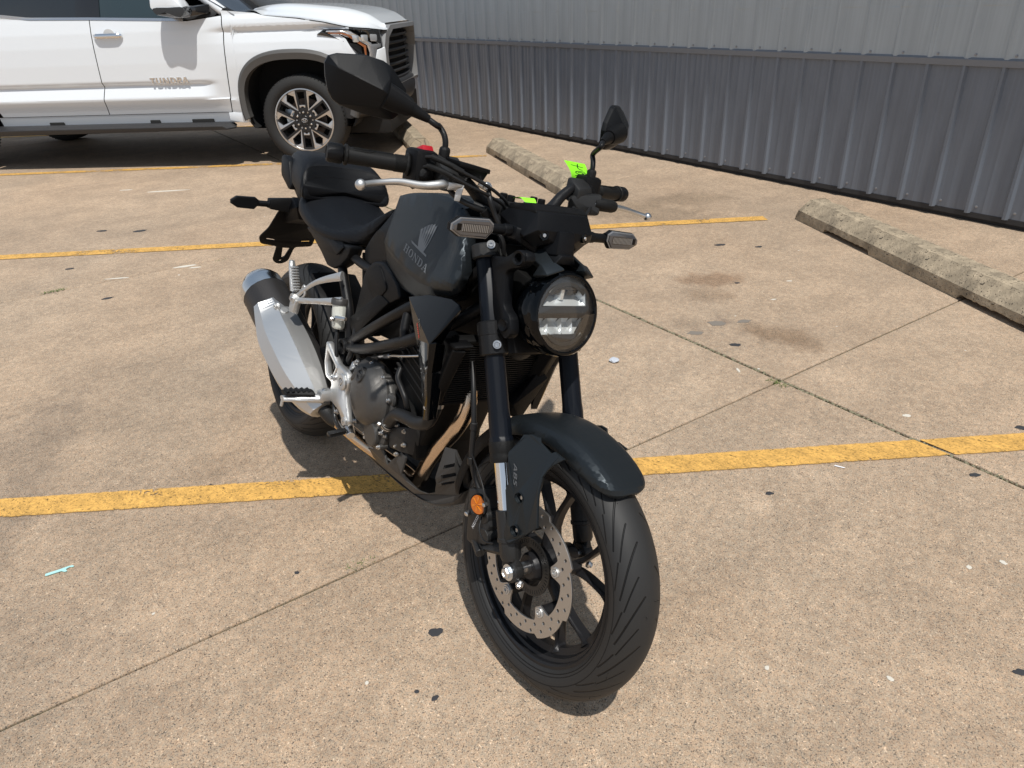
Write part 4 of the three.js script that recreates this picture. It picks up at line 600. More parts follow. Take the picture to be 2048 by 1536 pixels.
// fork
for (const s of [1, -1]) {
  const z = 0.104 * s, P = y => [leg(y), y, z];
  const tubePart = part('fork_tube', lathe([[0, 0], [0.0245, 0], [0.0245, 0.018], [0.0258, 0.020], [0.0258, 0.044], [0.0245, 0.046], [0.0238, 0.05], [0.0238, 0.085], [0.0226, 0.10], [0.0222, 0.25], [0.0218, 0.435], [0.0205, 0.438], [0, 0.438]], P(0.508), LEGD, 36), M.forkTube, BK);
  part('dust_seal', lathe([[0, -0.010], [0.0262, -0.010], [0.0272, -0.006], [0.0272, 0.004], [0.0262, 0.008], [0.0272, 0.012], [0.0272, 0.03], [0.0262, 0.034], [0, 0.034]], P(0.512), LEGD, 32), M.rubber, tubePart);
  part('inner_tube', rod(P(0.34), P(0.515), 0.0186, 28), M.chrome, BK);
  part('fork_bottom', [lathe([[0, 0], [0.019, 0], [0.0225, 0.008], [0.0228, 0.038], [0.0255, 0.040], [0.0255, 0.047], [0.0238, 0.049], [0.0238, 0.105], [0.020, 0.107], [0.0192, 0.107]], P(0.315), LEGD, 30), lathe([[0, -0.016], [0.021, -0.016], [0.023, -0.013], [0.023, 0.006], [0.021, 0.008], [0, 0.008]], P(0.293), [0, 0, s], 28), hull([[leg(0.3) - 0.02, 0.295, z - 0.014 * s], [leg(0.3) + 0.02, 0.295, z - 0.014 * s], [leg(0.33) - 0.018, 0.335, z], [leg(0.33) + 0.018, 0.335, z], [leg(0.3) - 0.02, 0.295, z + 0.006 * s], [leg(0.3) + 0.02, 0.295, z + 0.006 * s]], 0.003)], M.engineDark, BK);
  part('pinch_bolt', bolt([leg(0.293) + 0.026, 0.276, z - 0.004 * s], [0.55, -0.3, 0.75 * s], 0.0062, 0.008), M.zinc, BK);
}
// yokes
{
  const yoke = (y, r, h, back) => { const c = leg(y), gs = both(s => lathe([[0, -h / 2], [r - 0.003, -h / 2], [r, -h / 2 + 0.003], [r, h / 2 - 0.003], [r - 0.003, h / 2], [0, h / 2]], [c, y, 0.104 * s], LEGD, 32)); const n = V(...LEGD), f = V(n.y, -n.x, 0), B = []; for (const s of [-1, 1]) for (const [a, w] of [[-back, 0.035], [0.012, 0.035], [-0.014, 0.09], [0.016, 0.09]]) for (const t of [-0.42, 0.42]) { const p = V(c, y, w * s).addScaledVector(f, a).addScaledVector(n, h * t); B.push(p.toArray()); } gs.push(hull(B, 0.003)); return gs; };
  part('yoke', yoke(0.905, 0.030, 0.030, 0.05), M.engineDark, BK);
  part('yoke', [yoke(0.728, 0.0305, 0.048, 0.055), yoke(0.757, 0.0315, 0.032, 0.05)], M.frame, BK);
  for (const s of [1, -1]) { part('yoke_bolt', [...bolt([leg(0.735) + 0.034, 0.738, 0.118 * s], [0.75, 0.15, 0.62 * s], 0.0065, 0.008)], M.zinc, BK); part('yoke_bolt', [...bolt([leg(0.925) + 0.034, 0.926, 0.112 * s], [0.75, 0.3, 0.55 * s], 0.0065, 0.007)], M.zinc, BK); }
  part('steering_stem', rod([1.445 - 0.70 * RK - 0.0, 0.70, 0], [1.445 - 0.93 * RK, 0.93, 0], 0.028, 24), M.frame, BK);
}
// front mudguard: outer and inner skin about the wheel axle
{
  const ringAt = (deg, w, R, edge) => { const a = deg * Math.PI / 180, r = []; const q = t => { const z = w * Math.sin(t * Math.PI / 2) * (1 + 0.04 * Math.cos(t * 3)), rr = R - (R - edge) * (0.30 * t * t + 0.70 * Math.pow(Math.abs(t), 5)); return [rr, z]; }; const put = (rr, z) => r.push([1.352 + rr * Math.cos(a), 0.293 + rr * Math.sin(a), z]); for (let i = 0; i <= 36; i++) { const [rr, z] = q(-1 + i / 18); put(rr, z); } for (let i = 36; i >= 0; i--) { const [rr, z] = q(-1 + i / 18); put(rr - 0.0035, z * 0.965); } return r; };
  const st = [], wT = [[56.8, 0.026], [57.6, 0.040], [59, 0.0510], [62, 0.0600], [66, 0.0645], [72, 0.0670], [84, 0.0682], [100, 0.0690], [120, 0.072]], rT = [[56.8, 0.3085], [58, 0.3120], [61, 0.3160], [66, 0.3188], [74, 0.3208], [90, 0.3230], [120, 0.325]], eT = [[56.8, 0.300], [60, 0.2975], [65, 0.2885], [71, 0.2815], [80, 0.279], [95, 0.2835], [120, 0.288]];
  for (let k = 0; k <= 110; k++) { const d = 56.8 + 63.2 * Math.pow(k / 110, 1.5); st.push(ringAt(d, sinterp(wT, d), sinterp(rT, d), sinterp(eT, d))); }
  part('mudguard', loft(st, { along: 1, round: 1, ang: 82 }), M.tank, BK);
  const rr = []; for (const [d, w, R, e] of [[119, 0.0705, 0.323, 0.287], [130, 0.070, 0.323, 0.285], [145, 0.070, 0.322, 0.284], [160, 0.069, 0.321, 0.286], [172, 0.066, 0.320, 0.290], [177, 0.058, 0.319, 0.296]]) rr.push(ringAt(d, w, R, e));
  part('mudguard_tail', loft(rr, { along: 4, round: 1, ang: 50 }), M.plastic, BK);
}
// fork guards that carry the mudguard
for (const s of [1, -1]) {
  const fold = (x, y) => 0.126 - 0.016 * sstep(0, 0.05, x - (leg(y) + 0.03)) - 0.020 * sstep(0.5, 0.585, y) + 0.010 * sstep(0.08, 0.0, Math.abs((x - 1.355) * 0.8 + (y - 0.50) * 0.5));
  const pts = [[1.262, 0.528], [1.276, 0.572], [1.300, 0.583], [1.322, 0.586], [1.327, 0.578], [1.372, 0.576], [1.383, 0.585], [1.414, 0.583], [1.392, 0.560], [1.385, 0.545], [1.382, 0.53], [1.398, 0.48], [1.412, 0.436], [1.336, 0.358], [1.316, 0.350], [1.307, 0.360], [1.306, 0.402], [1.286, 0.455], [1.290, 0.475], [1.276, 0.505]];
  pts.forEach(p => { const k = 1 - sstep(1.30, 1.40, p[0]); p[0] += 0.021 * k; p[1] += 0.012 * k; });
  const fine = pts.flatMap((p, i) => { const q = pts[(i + 1) % pts.length], L = Math.hypot(q[0] - p[0], q[1] - p[1]), n = Math.max(1, Math.round(L / 0.014)); return Array.from({ length: n }, (_, k) => [lerp(p[0], q[0], k / n), lerp(p[1], q[1], k / n)]); });
  const cxs = [[1.343, 0.466], [1.354, 0.397]];
  let g = plate(fine, 0, 0.006, { bevel: 0.0014, bs: 2, holes: cxs.map(c => circ(c[0], c[1], 0.0125, 22)) });
  g = warp(g, (x, y, z) => [x, y, z - 0.006 + fold(x, y)], 24); const cups = cxs.map(c => lathe([[0.0140, 0.0005], [0.0128, 0.001], [0.0122, -0.002], [0.0105, -0.010], [0, -0.0105]], [c[0], c[1], fold(c[0], c[1])], [0, 0, 1], 24));
  const wing = hull([[1.372, 0.575, 0.10], [1.42, 0.586, 0.072], [1.395, 0.560, 0.10], [1.325, 0.586, 0.085], [1.33, 0.575, 0.105], [1.43, 0.57, 0.070], [1.38, 0.59, 0.068]], 0.002);
  const q = part('fork_guard', s > 0 ? [g, ...cups] : mirrorZ(join([g, ...cups])), M.tank, BK); if (s > 0) BK.userData.guard = q;
  for (const c of cxs) part('guard_bolt', s > 0 ? lathe([[0.0055, 0], [0.0055, 0.003], [0.004, 0.005], [0, 0.0055]], [c[0], c[1], fold(...c) - 0.0105], [0, 0, 1], 14) : lathe([[0.0055, 0], [0.0055, 0.003], [0.004, 0.005], [0, 0.0055]], [c[0], c[1], -fold(...c) + 0.0105], [0, 0, -1], 14), M.zinc, q);
}
// brake caliper, hose, sensor wire, reflector (rider's right)
{
  const cal = part('brake_caliper', [hull([[1.150, 0.375, 0.050], [1.185, 0.392, 0.05], [1.150, 0.375, 0.088], [1.185, 0.392, 0.085], [1.172, 0.26, 0.05], [1.215, 0.265, 0.05], [1.172, 0.262, 0.088], [1.215, 0.265, 0.09], [1.232, 0.33, 0.05], [1.232, 0.33, 0.088]], 0.006), rod([1.223, 0.300, 0.06], [1.226, 0.300, 0.096], 0.019, 24), rod([1.213, 0.345, 0.06], [1.215, 0.345, 0.096], 0.017, 24), hull([[1.20, 0.275, 0.074], [1.28, 0.31, 0.078], [1.20, 0.255, 0.078], [1.29, 0.29, 0.078], [1.21, 0.26, 0.090], [1.29, 0.30, 0.092]], 0.005), rod([1.185, 0.268, 0.082], [1.235, 0.262, 0.10], 0.011, 16)], M.engineDark, BK);
  BK.userData.caliper = cal;
  const ref = part('reflector', lathe([[0, 0.006], [0.021, 0.006], [0.0225, 0.004], [0.0225, 0], [0, 0]], [1.205, 0.372, 0.104], [0.18, 0.05, 0.98], 36), M.amber, BK);
  ref.geometry.scale(1, 1, 1); const facets = []; for (let k = 0; k < 6; k++) { const a = k * 1.0472 + 0.5; facets.push(hull([[1.205 + 0.002 * Math.cos(a), 0.372 + 0.003 * Math.sin(a), 0.112], [1.205 + 0.019 * Math.cos(a - 0.16) * 0.95, 0.372 + 0.020 * Math.sin(a - 0.16), 0.1105 - 0.003 * Math.cos(a)], [1.205 + 0.019 * Math.cos(a + 0.16) * 0.95, 0.372 + 0.020 * Math.sin(a + 0.16), 0.1105 - 0.003 * Math.cos(a)], [1.205, 0.372, 0.107]], 0)); }
  part('reflector_rim', lathe([[0.0222, -0.002], [0.0245, -0.001], [0.0245, 0.004], [0.0225, 0.0055], [0.0215, 0.004]], [1.205, 0.372, 0.104], [0.18, 0.05, 0.98], 36), M.plastic, ref);
  part('reflector_facet', facets, mat([0.68, 0.21, 0.006], 0.15, 0, { clearcoat: 1 }), ref, { kind: 'stuff' });
  part('reflector_stay', [hull([[1.19, 0.35, 0.10], [1.22, 0.35, 0.10], [1.19, 0.33, 0.085], [1.20, 0.33, 0.085], [1.20, 0.39, 0.10]], 0.002)], M.plastic, BK);
  part('brake_hose', [tube([[1.065, 0.655, 0.085], [1.105, 0.60, 0.098], [1.132, 0.53, 0.102], [1.138, 0.46, 0.098], [1.15, 0.41, 0.088], [1.178, 0.375, 0.08]], 0.0062, 40), rod([1.1315, 0.538, 0.102], [1.133, 0.520, 0.102], 0.0085), rod([1.1375, 0.455, 0.098], [1.139, 0.437, 0.096], 0.0085)], M.hose, BK);
  for (const g of [tube([[1.140, 0.465, 0.10], [1.18, 0.455, 0.112], [1.225, 0.425, 0.118], [1.243, 0.395, 0.12], [1.246, 0.375, 0.12]], 0.002, 30, 6), tube([[1.215, 0.345, 0.10], [1.235, 0.325, 0.115], [1.262, 0.315, 0.118], [1.285, 0.322, 0.112]], 0.002, 24, 6)]) part('sensor_wire', g, M.hose, BK);
  part('wire_clip', [rod([1.244, 0.398, 0.116], [1.246, 0.396, 0.127], 0.0048, 10), rod([1.160, 0.325, 0.092], [1.163, 0.322, 0.104], 0.006, 10)], M.zinc, BK, { kind: 'stuff' });
}
// headlamp
{
  const c = V(1.240, 0.820, 0), t = 12 * Math.PI / 180, n = V(Math.cos(t), Math.sin(t), 0), L = (prof, seg = 72, ang = 32) => lathe(prof, c.toArray(), n.toArray(), seg, ang);
  const H = new THREE.Group(); H.name = 'headlamp'; BK.add(H);
  part('lamp_shell', L([[0.076, -0.002], [0.0775, 0.004], [0.080, 0.0062], [0.0845, 0.005], [0.0885, 0.000], [0.0898, -0.006], [0.0900, -0.014], [0.0885, -0.016], [0.0885, -0.022], [0.0895, -0.024], [0.0885, -0.045], [0.082, -0.068], [0.066, -0.088], [0.040, -0.098], [0, -0.10]]), M.gloss, H);
  const up = V(-Math.sin(t), Math.cos(t), 0), B = new THREE.Matrix4().makeBasis(V(0, 0, -1), up, n).setPosition(c);   // lens axes: x to the rider's left (photo right), y up, z out
  const F = g => { g = g.index ? g.toNonIndexed() : g; g.applyMatrix4(B); return g; };
  const win1 = [[-0.063, 0.017], [0.058, 0.017], [0.055, 0.042], [0.046, 0.050], [-0.043, 0.050]].reverse(), win2 = [[-0.071, -0.008], [0.050, -0.008], [0.028, -0.041], [-0.064, -0.041]].reverse();
  part('bezel_plate', F(plate(circ(0, 0, 0.0775, 80).reverse(), -0.005, -0.001, { holes: [win1, win2], bevel: 0.0006 })), mat([0.022, 0.018, 0.015], 0.22, 0.2, { clearcoat: 1, clearcoatRoughness: 0.03 }), H);
  const refl = mat([0.80, 0.83, 0.85], 0.24, 0.45), quad = (a, b, c, d) => F(grid(6, 6, (u, v) => V(...a).lerp(V(...b), u).lerp(V(...d).lerp(V(...c), u), v).toArray()));
  part('reflector_bowl', [quad([-0.063, 0.0172, -0.003], [0.058, 0.0172, -0.003], [0.046, 0.038, -0.026], [-0.050, 0.038, -0.026]), quad([-0.05, 0.036, -0.026], [0.046, 0.036, -0.026], [0.046, 0.053, -0.020], [-0.05, 0.053, -0.020]), quad([-0.066, 0.016, -0.002], [-0.050, 0.036, -0.026], [-0.046, 0.053, -0.02], [-0.056, 0.052, -0.002]), quad([0.046, 0.036, -0.026], [0.060, 0.016, -0.002], [0.058, 0.052, -0.002], [0.046, 0.053, -0.02]), F(hull([[-0.009, 0.030, -0.010], [-0.003, 0.030, -0.010], [-0.010, 0.052, -0.006], [-0.002, 0.052, -0.006], [-0.016, 0.03, -0.026], [0.004, 0.03, -0.026]], 0.001))], refl, H);
  const low = []; for (const [a, b] of [[-0.074, -0.044], [-0.041, -0.006], [-0.003, 0.024], [0.027, 0.052]]) low.push(quad([a, -0.043, -0.003], [b - 0.004, -0.043, -0.003], [b, -0.018, -0.026], [a + 0.003, -0.018, -0.026]), quad([a + 0.003, -0.019, -0.026], [b, -0.019, -0.026], [b, -0.004, -0.014], [a + 0.003, -0.004, -0.014]), quad([b - 0.004, -0.043, -0.003], [b + 0.003, -0.043, -0.006], [b + 0.004, -0.006, -0.012], [b, -0.018, -0.026]));
  part('reflector_bowl', low, refl, H);
  part('lamp_unit', [F(hull([[-0.046, 0.038, -0.022], [-0.010, 0.038, -0.022], [-0.042, 0.049, -0.006], [-0.014, 0.049, -0.006], [-0.042, 0.040, -0.012], [-0.014, 0.040, -0.012]], 0.0015)), F(hull([[0.004, 0.038, -0.022], [0.036, 0.038, -0.022], [0.008, 0.049, -0.006], [0.033, 0.049, -0.006], [0.008, 0.040, -0.012], [0.033, 0.040, -0.012]], 0.0015))], mat([0.02, 0.02, 0.022], 0.2, 0, { clearcoat: 1 }), H, { kind: 'stuff' });
  const flutes = []; for (let i = 0; i < 14; i++) { const t = i / 14, y = lerp(-0.041, -0.019, t), z = lerp(-0.0045, -0.0255, t); flutes.push(F(tube([[-0.038, y, z], [-0.024, y + 0.0015, z + 0.0004], [-0.010, y, z]], 0.0007, 8, 5))); } part('lens_flute', flutes, refl, H, { kind: 'stuff' });
  const arc = (a0, a1, r0, r1) => { const p = []; for (let i = 0; i <= 20; i++) { const a = lerp(a0, a1, i / 20); p.push([r0 * Math.cos(a), r0 * Math.sin(a)]); } for (let i = 20; i >= 0; i--) { const a = lerp(a0, a1, i / 20); p.push([r1 * Math.cos(a), r1 * Math.sin(a)]); } return F(plate(p, -0.001, 0.0012, { bevel: 0.0004, bs: 1 })); };
  const trimM = mat([0.06, 0.055, 0.05], 0.3, 0.4); part('light_guide', arc(0.72, 2.42, 0.066, 0.058), trimM, H); part('light_guide', arc(-2.42, -0.72, 0.058, 0.066), trimM, H);
  part('lens_glass', F(grid(48, 12, (u, v) => { const a = -u * 6.2832, r = 0.0775 * v; return [r * Math.cos(a), r * Math.sin(a), 0.0045 + 0.0045 * (1 - v * v)]; })), M.lens, H);
  // stays, each with a bored boss
  for (const s of [1, -1]) {
    const pts = [[1.098, 0.905], [1.150, 0.912], [1.182, 0.935], [1.212, 0.938], [1.220, 0.922], [1.205, 0.905], [1.172, 0.894], [1.158, 0.884], [1.172, 0.815], [1.200, 0.802], [1.212, 0.770], [1.196, 0.752], [1.160, 0.768], [1.136, 0.800], [1.118, 0.868]];
    const g = plate(pts, 0.088, 0.112, { bevel: 0.003, round: 0.012, holes: [circ(1.196, 0.922, 0.0085, 18)] }); const boss = lathe([[0.0095, 0.02], [0.014, 0.022], [0.0155, 0.019], [0.0155, -0.01], [0, -0.01], [0, 0.004], [0.0095, 0.004], [0.0095, 0.02]], [1.196, 0.922, 0.10], [0.25, 0.05, 0.96], 26), ear = lathe([[0, 0.003], [0.008, 0.003], [0.012, 0.006], [0.013, 0.003], [0.013, -0.01], [0, -0.01]], [1.186, 0.781, 0.112], [0.2, 0, 1], 22);
    if (s < 0) { const h = plate([[1.098, 0.905], [1.140, 0.908], [1.158, 0.884], [1.172, 0.815], [1.190, 0.802], [1.196, 0.770], [1.180, 0.752], [1.160, 0.768], [1.136, 0.800], [1.118, 0.868]], -0.106, -0.086, { bevel: 0.003, round: 0.012 }); part('headlamp_stay', h, M.satin, BK); } else part('headlamp_stay', [g, boss, ear], M.satin, BK);
    const arm = [hull([[1.142, 0.928, 0.054], [1.170, 0.936, 0.034], [1.140, 0.915, 0.05], [1.206, 0.910, 0.060], [1.214, 0.918, 0.040], [1.205, 0.90, 0.056]], 0.003), hull([[1.206, 0.912, 0.062], [1.216, 0.918, 0.036], [1.196, 0.888, 0.066], [1.218, 0.906, 0.028], [1.236, 0.912, 0.030], [1.228, 0.898, 0.062], [1.20, 0.885, 0.05]], 0.003)];
    part('headlamp_arm', s > 0 ? arm : mirrorZ(join(arm)), M.tank, BK);
  }
  part('lamp_mount', [hull([[1.10, 0.75, -0.07], [1.10, 0.75, 0.07], [1.10, 0.89, -0.07], [1.10, 0.89, 0.07], [1.165, 0.79, -0.05], [1.165, 0.79, 0.05], [1.16, 0.87, -0.05], [1.16, 0.87, 0.05]], 0.006)], M.dark, BK);
}
// instrument cowl
{
  const cowl = [hull([[1.148, 1.018, 0.066], [1.148, 1.018, -0.066], [1.170, 1.008, 0.066], [1.170, 1.008, -0.066], [1.186, 0.978, 0.072], [1.186, 0.978, -0.072], [1.168, 0.962, 0.088], [1.168, 0.962, -0.088], [1.166, 0.944, 0.060], [1.166, 0.944, -0.060], [1.185, 0.958, 0.03], [1.185, 0.958, -0.03], [1.072, 0.985, 0.080], [1.072, 0.985, -0.080], [1.085, 0.94, 0.07], [1.085, 0.94, -0.07], [1.10, 1.008, 0.076], [1.10, 1.008, -0.076]], 0.004, 18), hull([[1.150, 0.952, 0.095], [1.150, 0.972, 0.095], [1.13, 0.952, 0.098], [1.13, 0.972, 0.098], [1.165, 0.93, 0.05], [1.172, 0.962, 0.06], [1.12, 0.935, 0.05]], 0.003), mirrorZ(hull([[1.150, 0.952, 0.095], [1.150, 0.972, 0.095], [1.13, 0.952, 0.098], [1.13, 0.972, 0.098], [1.165, 0.93, 0.05], [1.172, 0.962, 0.06], [1.12, 0.935, 0.05]], 0.003))];
  const cw = part('instrument_cowl', cowl, M.satin, BK);
  part('cowl_lip', hull([[1.150, 1.0215, 0.069], [1.150, 1.0215, -0.069], [1.166, 1.0135, 0.069], [1.166, 1.0135, -0.069], [1.095, 1.012, 0.079], [1.095, 1.012, -0.079], [1.095, 1.006, 0.080], [1.095, 1.006, -0.080], [1.168, 1.0095, 0.069], [1.168, 1.0095, -0.069]], 0.0025), M.plastic, cw);
  part('cowl_snout', [hull([[1.193, 0.977, 0.018], [1.193, 0.977, -0.018], [1.199, 0.935, 0.022], [1.199, 0.935, -0.022], [1.17, 0.975, 0.024], [1.17, 0.975, -0.024], [1.17, 0.93, 0.034], [1.17, 0.93, -0.034]], 0.003), hull([[1.208, 0.932, 0.014], [1.208, 0.932, -0.014], [1.205, 0.918, 0.024], [1.205, 0.918, -0.024], [1.15, 0.94, 0.03], [1.15, 0.94, -0.03], [1.15, 0.91, 0.036], [1.15, 0.91, -0.036]], 0.003)], M.satin, cw);
  for (const s of [1, -1]) part('cowl_screw', [lathe([[0, 0.000], [0.0042, 0], [0.0036, 0.002], [0, 0.0024]], [1.1905, 0.969, 0.0560 * s], [0.85, 0.1, 0.3 * s], 14)], M.zinc, cw); for (const s of [1, -1]) part('screw_well', lathe([[0.0062, 0.0015], [0.0095, 0.0018], [0.0105, 0.0005], [0.0105, -0.006], [0, -0.006], [0, -0.0005], [0.0062, -0.0005], [0.0062, 0.0015]], [1.1895, 0.969, 0.0555 * s], [0.85, 0.1, 0.3 * s], 24), M.gloss, cw);
  part('display', hull([[1.09, 1.0145, 0.06], [1.09, 1.0145, -0.06], [1.145, 1.0235, 0.055], [1.145, 1.0235, -0.055], [1.12, 1.01, 0.05], [1.12, 1.01, -0.05]], 0.001), M.gloss, cw);
}
// turn signals
function signal(x, y, z0, dir, len, tilt, name, parent, lensM) {
  const S = new THREE.Group(); S.name = name; parent.add(S);
  const oct = (h, c, l0, l1) => [[l0, -h + c * 1.3], [l0, h - c * 0.7], [l0 + c, h], [l1 - c * 1.6, h * 0.92], [l1, h * 0.25], [l1, -h * 0.35], [l1 - c * 1.8, -h * 0.95], [l0 + c * 1.2, -h]];
  const mk = (pts, d0, d1, b, x0 = 0) => { const g = plate(pts.map(([l, h]) => [l, h]), d0, d1, { bevel: b, bs: 2 }); g.applyMatrix4(new THREE.Matrix4().makeBasis(V(0, 0, dir), V(0, 1, 0), V(dir === 1 ? -1 : 1, 0, 0))); if (dir === 1) { g.scale(-1, 1, 1); const p = join(g); for (const a of Object.values(p.attributes)) for (let i = 0; i < p.attributes.position.count; i += 3) for (let k = 0; k < a.itemSize; k++) { const t = a.array[(i + 1) * a.itemSize + k]; a.array[(i + 1) * a.itemSize + k] = a.array[(i + 2) * a.itemSize + k]; a.array[(i + 2) * a.itemSize + k] = t; } g.copy(p); g.deleteAttribute('normal'); g.computeVertexNormals(); } g.rotateZ(tilt * 0); g.translate(x, y, z0); return g; };
  const body = part('signal_body', [mk(oct(0.0205, 0.012, 0.0, len), lensM ? -0.008 : -0.012, 0.006, 0.004), mk(oct(0.012, 0.008, 0.004, len * 0.72), -0.020, -0.004, 0.004), tube([[x - 0.006, y, z0 + dir * 0.004], [x - 0.006, y, z0 - dir * 0.04], [x - 0.008, y - 0.001, z0 - dir * 0.085]], 0.0105, 16, 8), rod([x - 0.006, y, z0 - dir * 0.032], [x - 0.006, y, z0 - dir * 0.05], 0.0125, 10)], M.satin, S);
  if (lensM) {
    part('signal_lens', mk(oct(0.0172, 0.011, 0.004, len - 0.004), 0.004, 0.011, 0.003), lensM, S);
    const ribs = []; for (let k = 0; k < 16; k++) { const l = 0.016 + k * (len - 0.034) / 16; ribs.push(mk([[l, -0.007], [l + 0.002, -0.007], [l + 0.002, 0.007], [l, 0.007]], 0.009, 0.0117, 0)); } part('lens_rib', ribs, mat([0.30, 0.30, 0.30], 0.15, 0.6), S, { kind: 'stuff' }); part('lens_inner', mk([[0.014, -0.0085], [len - 0.025, -0.0085], [len - 0.025, 0.0085], [0.014, 0.0085]], 0.009, 0.0113, 0.0004), mat([0.010, 0.010, 0.011], 0.1, 0, { clearcoat: 1 }), S);
    part('bulb_window', mk([[len - 0.022, -0.006], [len - 0.012, -0.006], [len - 0.012, 0.007], [len - 0.022, 0.007]], 0.009, 0.0119, 0.0004), M.gloss, S);
    part('lens_frame', [mk(oct(0.0196, 0.012, 0.001, len - 0.001), 0.004, 0.0075, 0.0012)], mat([0.22, 0.22, 0.225], 0.2, 0.4, { clearcoat: 1 }), S);
  }
  return S;
}
const clearLens = mat([0.085, 0.085, 0.09], 0.1, 0.35, { clearcoat: 1, clearcoatRoughness: 0.03 });
signal(1.140, 0.9645, 0.150, 1, 0.100, 0, 'turn_signal', BK, clearLens);
signal(1.140, 0.9645, -0.163, -1, 0.100, 0, 'turn_signal', BK, clearLens);

// ---------- handlebar and controls ----------
{
  const side = [[0.925, 1.050, 0.408], [0.955, 1.049, 0.30], [0.985, 1.053, 0.205], [0.998, 1.053, 0.165], [1.006, 1.030, 0.128], [1.016, 1.003, 0.096], [1.026, 0.991, 0.06], [1.030, 0.990, 0.0]];
  part('handlebar', tube([...side, ...side.slice(0, -1).reverse().map(([x, y, z]) => [x, y, -z])], [[0, 0.011], [0.30, 0.011], [0.40, 0.014], [0.60, 0.014], [0.70, 0.011], [1, 0.011]], 120, 16), M.frame, BK);
  for (const s of [1, -1]) {
    part('handlebar_clamp', [hull([1.008, 1.052].flatMap(x => [0.94, 1.006].flatMap(y => [0.026, 0.058].map(z => [x, y, z * s]))), 0.005)], M.engineDark, BK);
    for (const dx of [-0.014, 0.014]) part('clamp_bolt', [rod([1.030 + dx, 1.004, 0.042 * s], [1.030 + dx, 1.024, 0.042 * s], 0.0085, 16)], M.plastic, BK);
    const gp = [[0.9335, 1.050, 0.376 * s], [0.950, 1.0495, 0.32 * s], [0.969, 1.0505, 0.258 * s]];
    const grip = part('grip', [tube(gp, [[0, 0.0168], [0.08, 0.0162], [0.5, 0.0158], [0.9, 0.0166], [1, 0.0166]], 40, 28), lathe([[0.0, 0], [0.021, 0], [0.023, 0.003], [0.021, 0.0065], [0.0, 0.0065]], [0.9695, 1.0505, 0.256 * s], [-0.30, 0, 0.95 * s], 30), rod([0.9345, 1.05, 0.372 * s], [0.9325, 1.05, 0.379 * s], 0.020, 28)], M.rubber, BK);
    const rings = []; for (let k = 0; k < 10; k++) { const t = 0.80 + k * 0.018, a = V(...gp[1]).lerp(V(...gp[2]), (t - 0.5) * 2); rings.push(place(new THREE.TorusGeometry(0.0163, 0.0012, 6, 26), a, V(-0.3, 0, 0.95 * s))); } for (let k = 0; k < 9; k++) { const a0 = 0.8 + k * 0.32; rings.push(tube(Array.from({ length: 12 }, (_, i) => { const t = i / 11, c = V(...gp[0]).lerp(V(...gp[2]), 0.1 + 0.65 * t), an = a0 + 0.55 * sstep(0.35, 0.6, t); return c.add(V(Math.cos(an) * 0.0163, Math.sin(an) * 0.0163, 0)); }), 0.0007, 24, 5)); }
    part('grip_rib', rings, M.rubber, grip, { kind: 'stuff' });
    part('bar_end', lathe([[0, 0], [0.013, 0], [0.0175, 0.002], [0.019, 0.005], [0.019, 0.026], [0.0172, 0.031], [0.012, 0.0325], [0.011, 0.031], [0, 0.031]], [0.9325, 1.05, 0.380 * s], [-0.28, 0.0, 0.96 * s], 32), M.satin, BK);
    // switch housing
    const sw = part('switch_housing', [hull([0.955, 0.99].flatMap(x => [1.02, 1.075].flatMap(y => [0.214, 0.247].map(z => [x, y, z * s]))), 0.010), hull([[1.0, 1.035, 0.22 * s], [1.0, 1.06, 0.22 * s], [1.0, 1.035, 0.242 * s], [0.96, 1.012, 0.225 * s], [0.97, 1.01, 0.24 * s], [0.985, 1.06, 0.24 * s]], 0.006)], M.plastic, BK);
    if (s > 0) { part('stop_switch', hull([[0.985, 1.080, 0.211], [0.985, 1.080, 0.236], [0.978, 1.092, 0.213], [0.978, 1.092, 0.234], [0.955, 1.084, 0.213], [0.955, 1.084, 0.234]], 0.0015), M.red, sw, { label: 'red stop switch' }); }
    else { part('indicator_switch', [hull([[0.95, 1.05, -0.245], [0.95, 1.062, -0.245], [0.935, 1.055, -0.215], [0.955, 1.055, -0.21]], 0.004), hull([[0.965, 1.075, -0.222], [0.975, 1.075, -0.24], [0.965, 1.085, -0.23], [0.955, 1.075, -0.235]], 0.003)], M.satin, sw); }
    // perch and lever
    part('lever_perch', s > 0 ? [hull([[0.985, 1.03, 0.205], [0.985, 1.075, 0.205], [1.02, 1.022, 0.205], [1.03, 1.045, 0.205], [0.985, 1.03, 0.155], [0.985, 1.075, 0.155], [1.03, 1.022, 0.165], [1.03, 1.05, 0.155]], 0.005), rod([1.028, 1.045, 0.198], [1.028, 1.015, 0.198], 0.012, 20)] : [hull([[0.985, 1.03, -0.215], [0.985, 1.07, -0.21], [1.012, 1.03, -0.215], [1.012, 1.055, -0.205], [0.985, 1.03, -0.165], [0.985, 1.07, -0.165], [1.015, 1.02, -0.17], [1.015, 1.05, -0.17]], 0.006), hull([[1.01, 1.012, -0.21], [1.035, 1.008, -0.22], [1.01, 1.04, -0.215], [1.03, 1.042, -0.225], [1.0, 1.0, -0.17], [1.01, 1.03, -0.16], [1.02, 1.005, -0.18]], 0.008)], M.engineDark, BK);
    const lv = s > 0 ? [[1.022, 1.030, 0.190], [1.036, 1.027, 0.212], [1.030, 1.020, 0.25], [1.018, 1.020, 0.30], [1.016, 1.013, 0.345], [1.026, 1.007, 0.382]] : [[1.015, 1.026, -0.20], [1.032, 1.026, -0.225], [1.036, 1.026, -0.27], [1.036, 1.024, -0.31], [1.038, 1.018, -0.355], [1.046, 1.013, -0.388]];
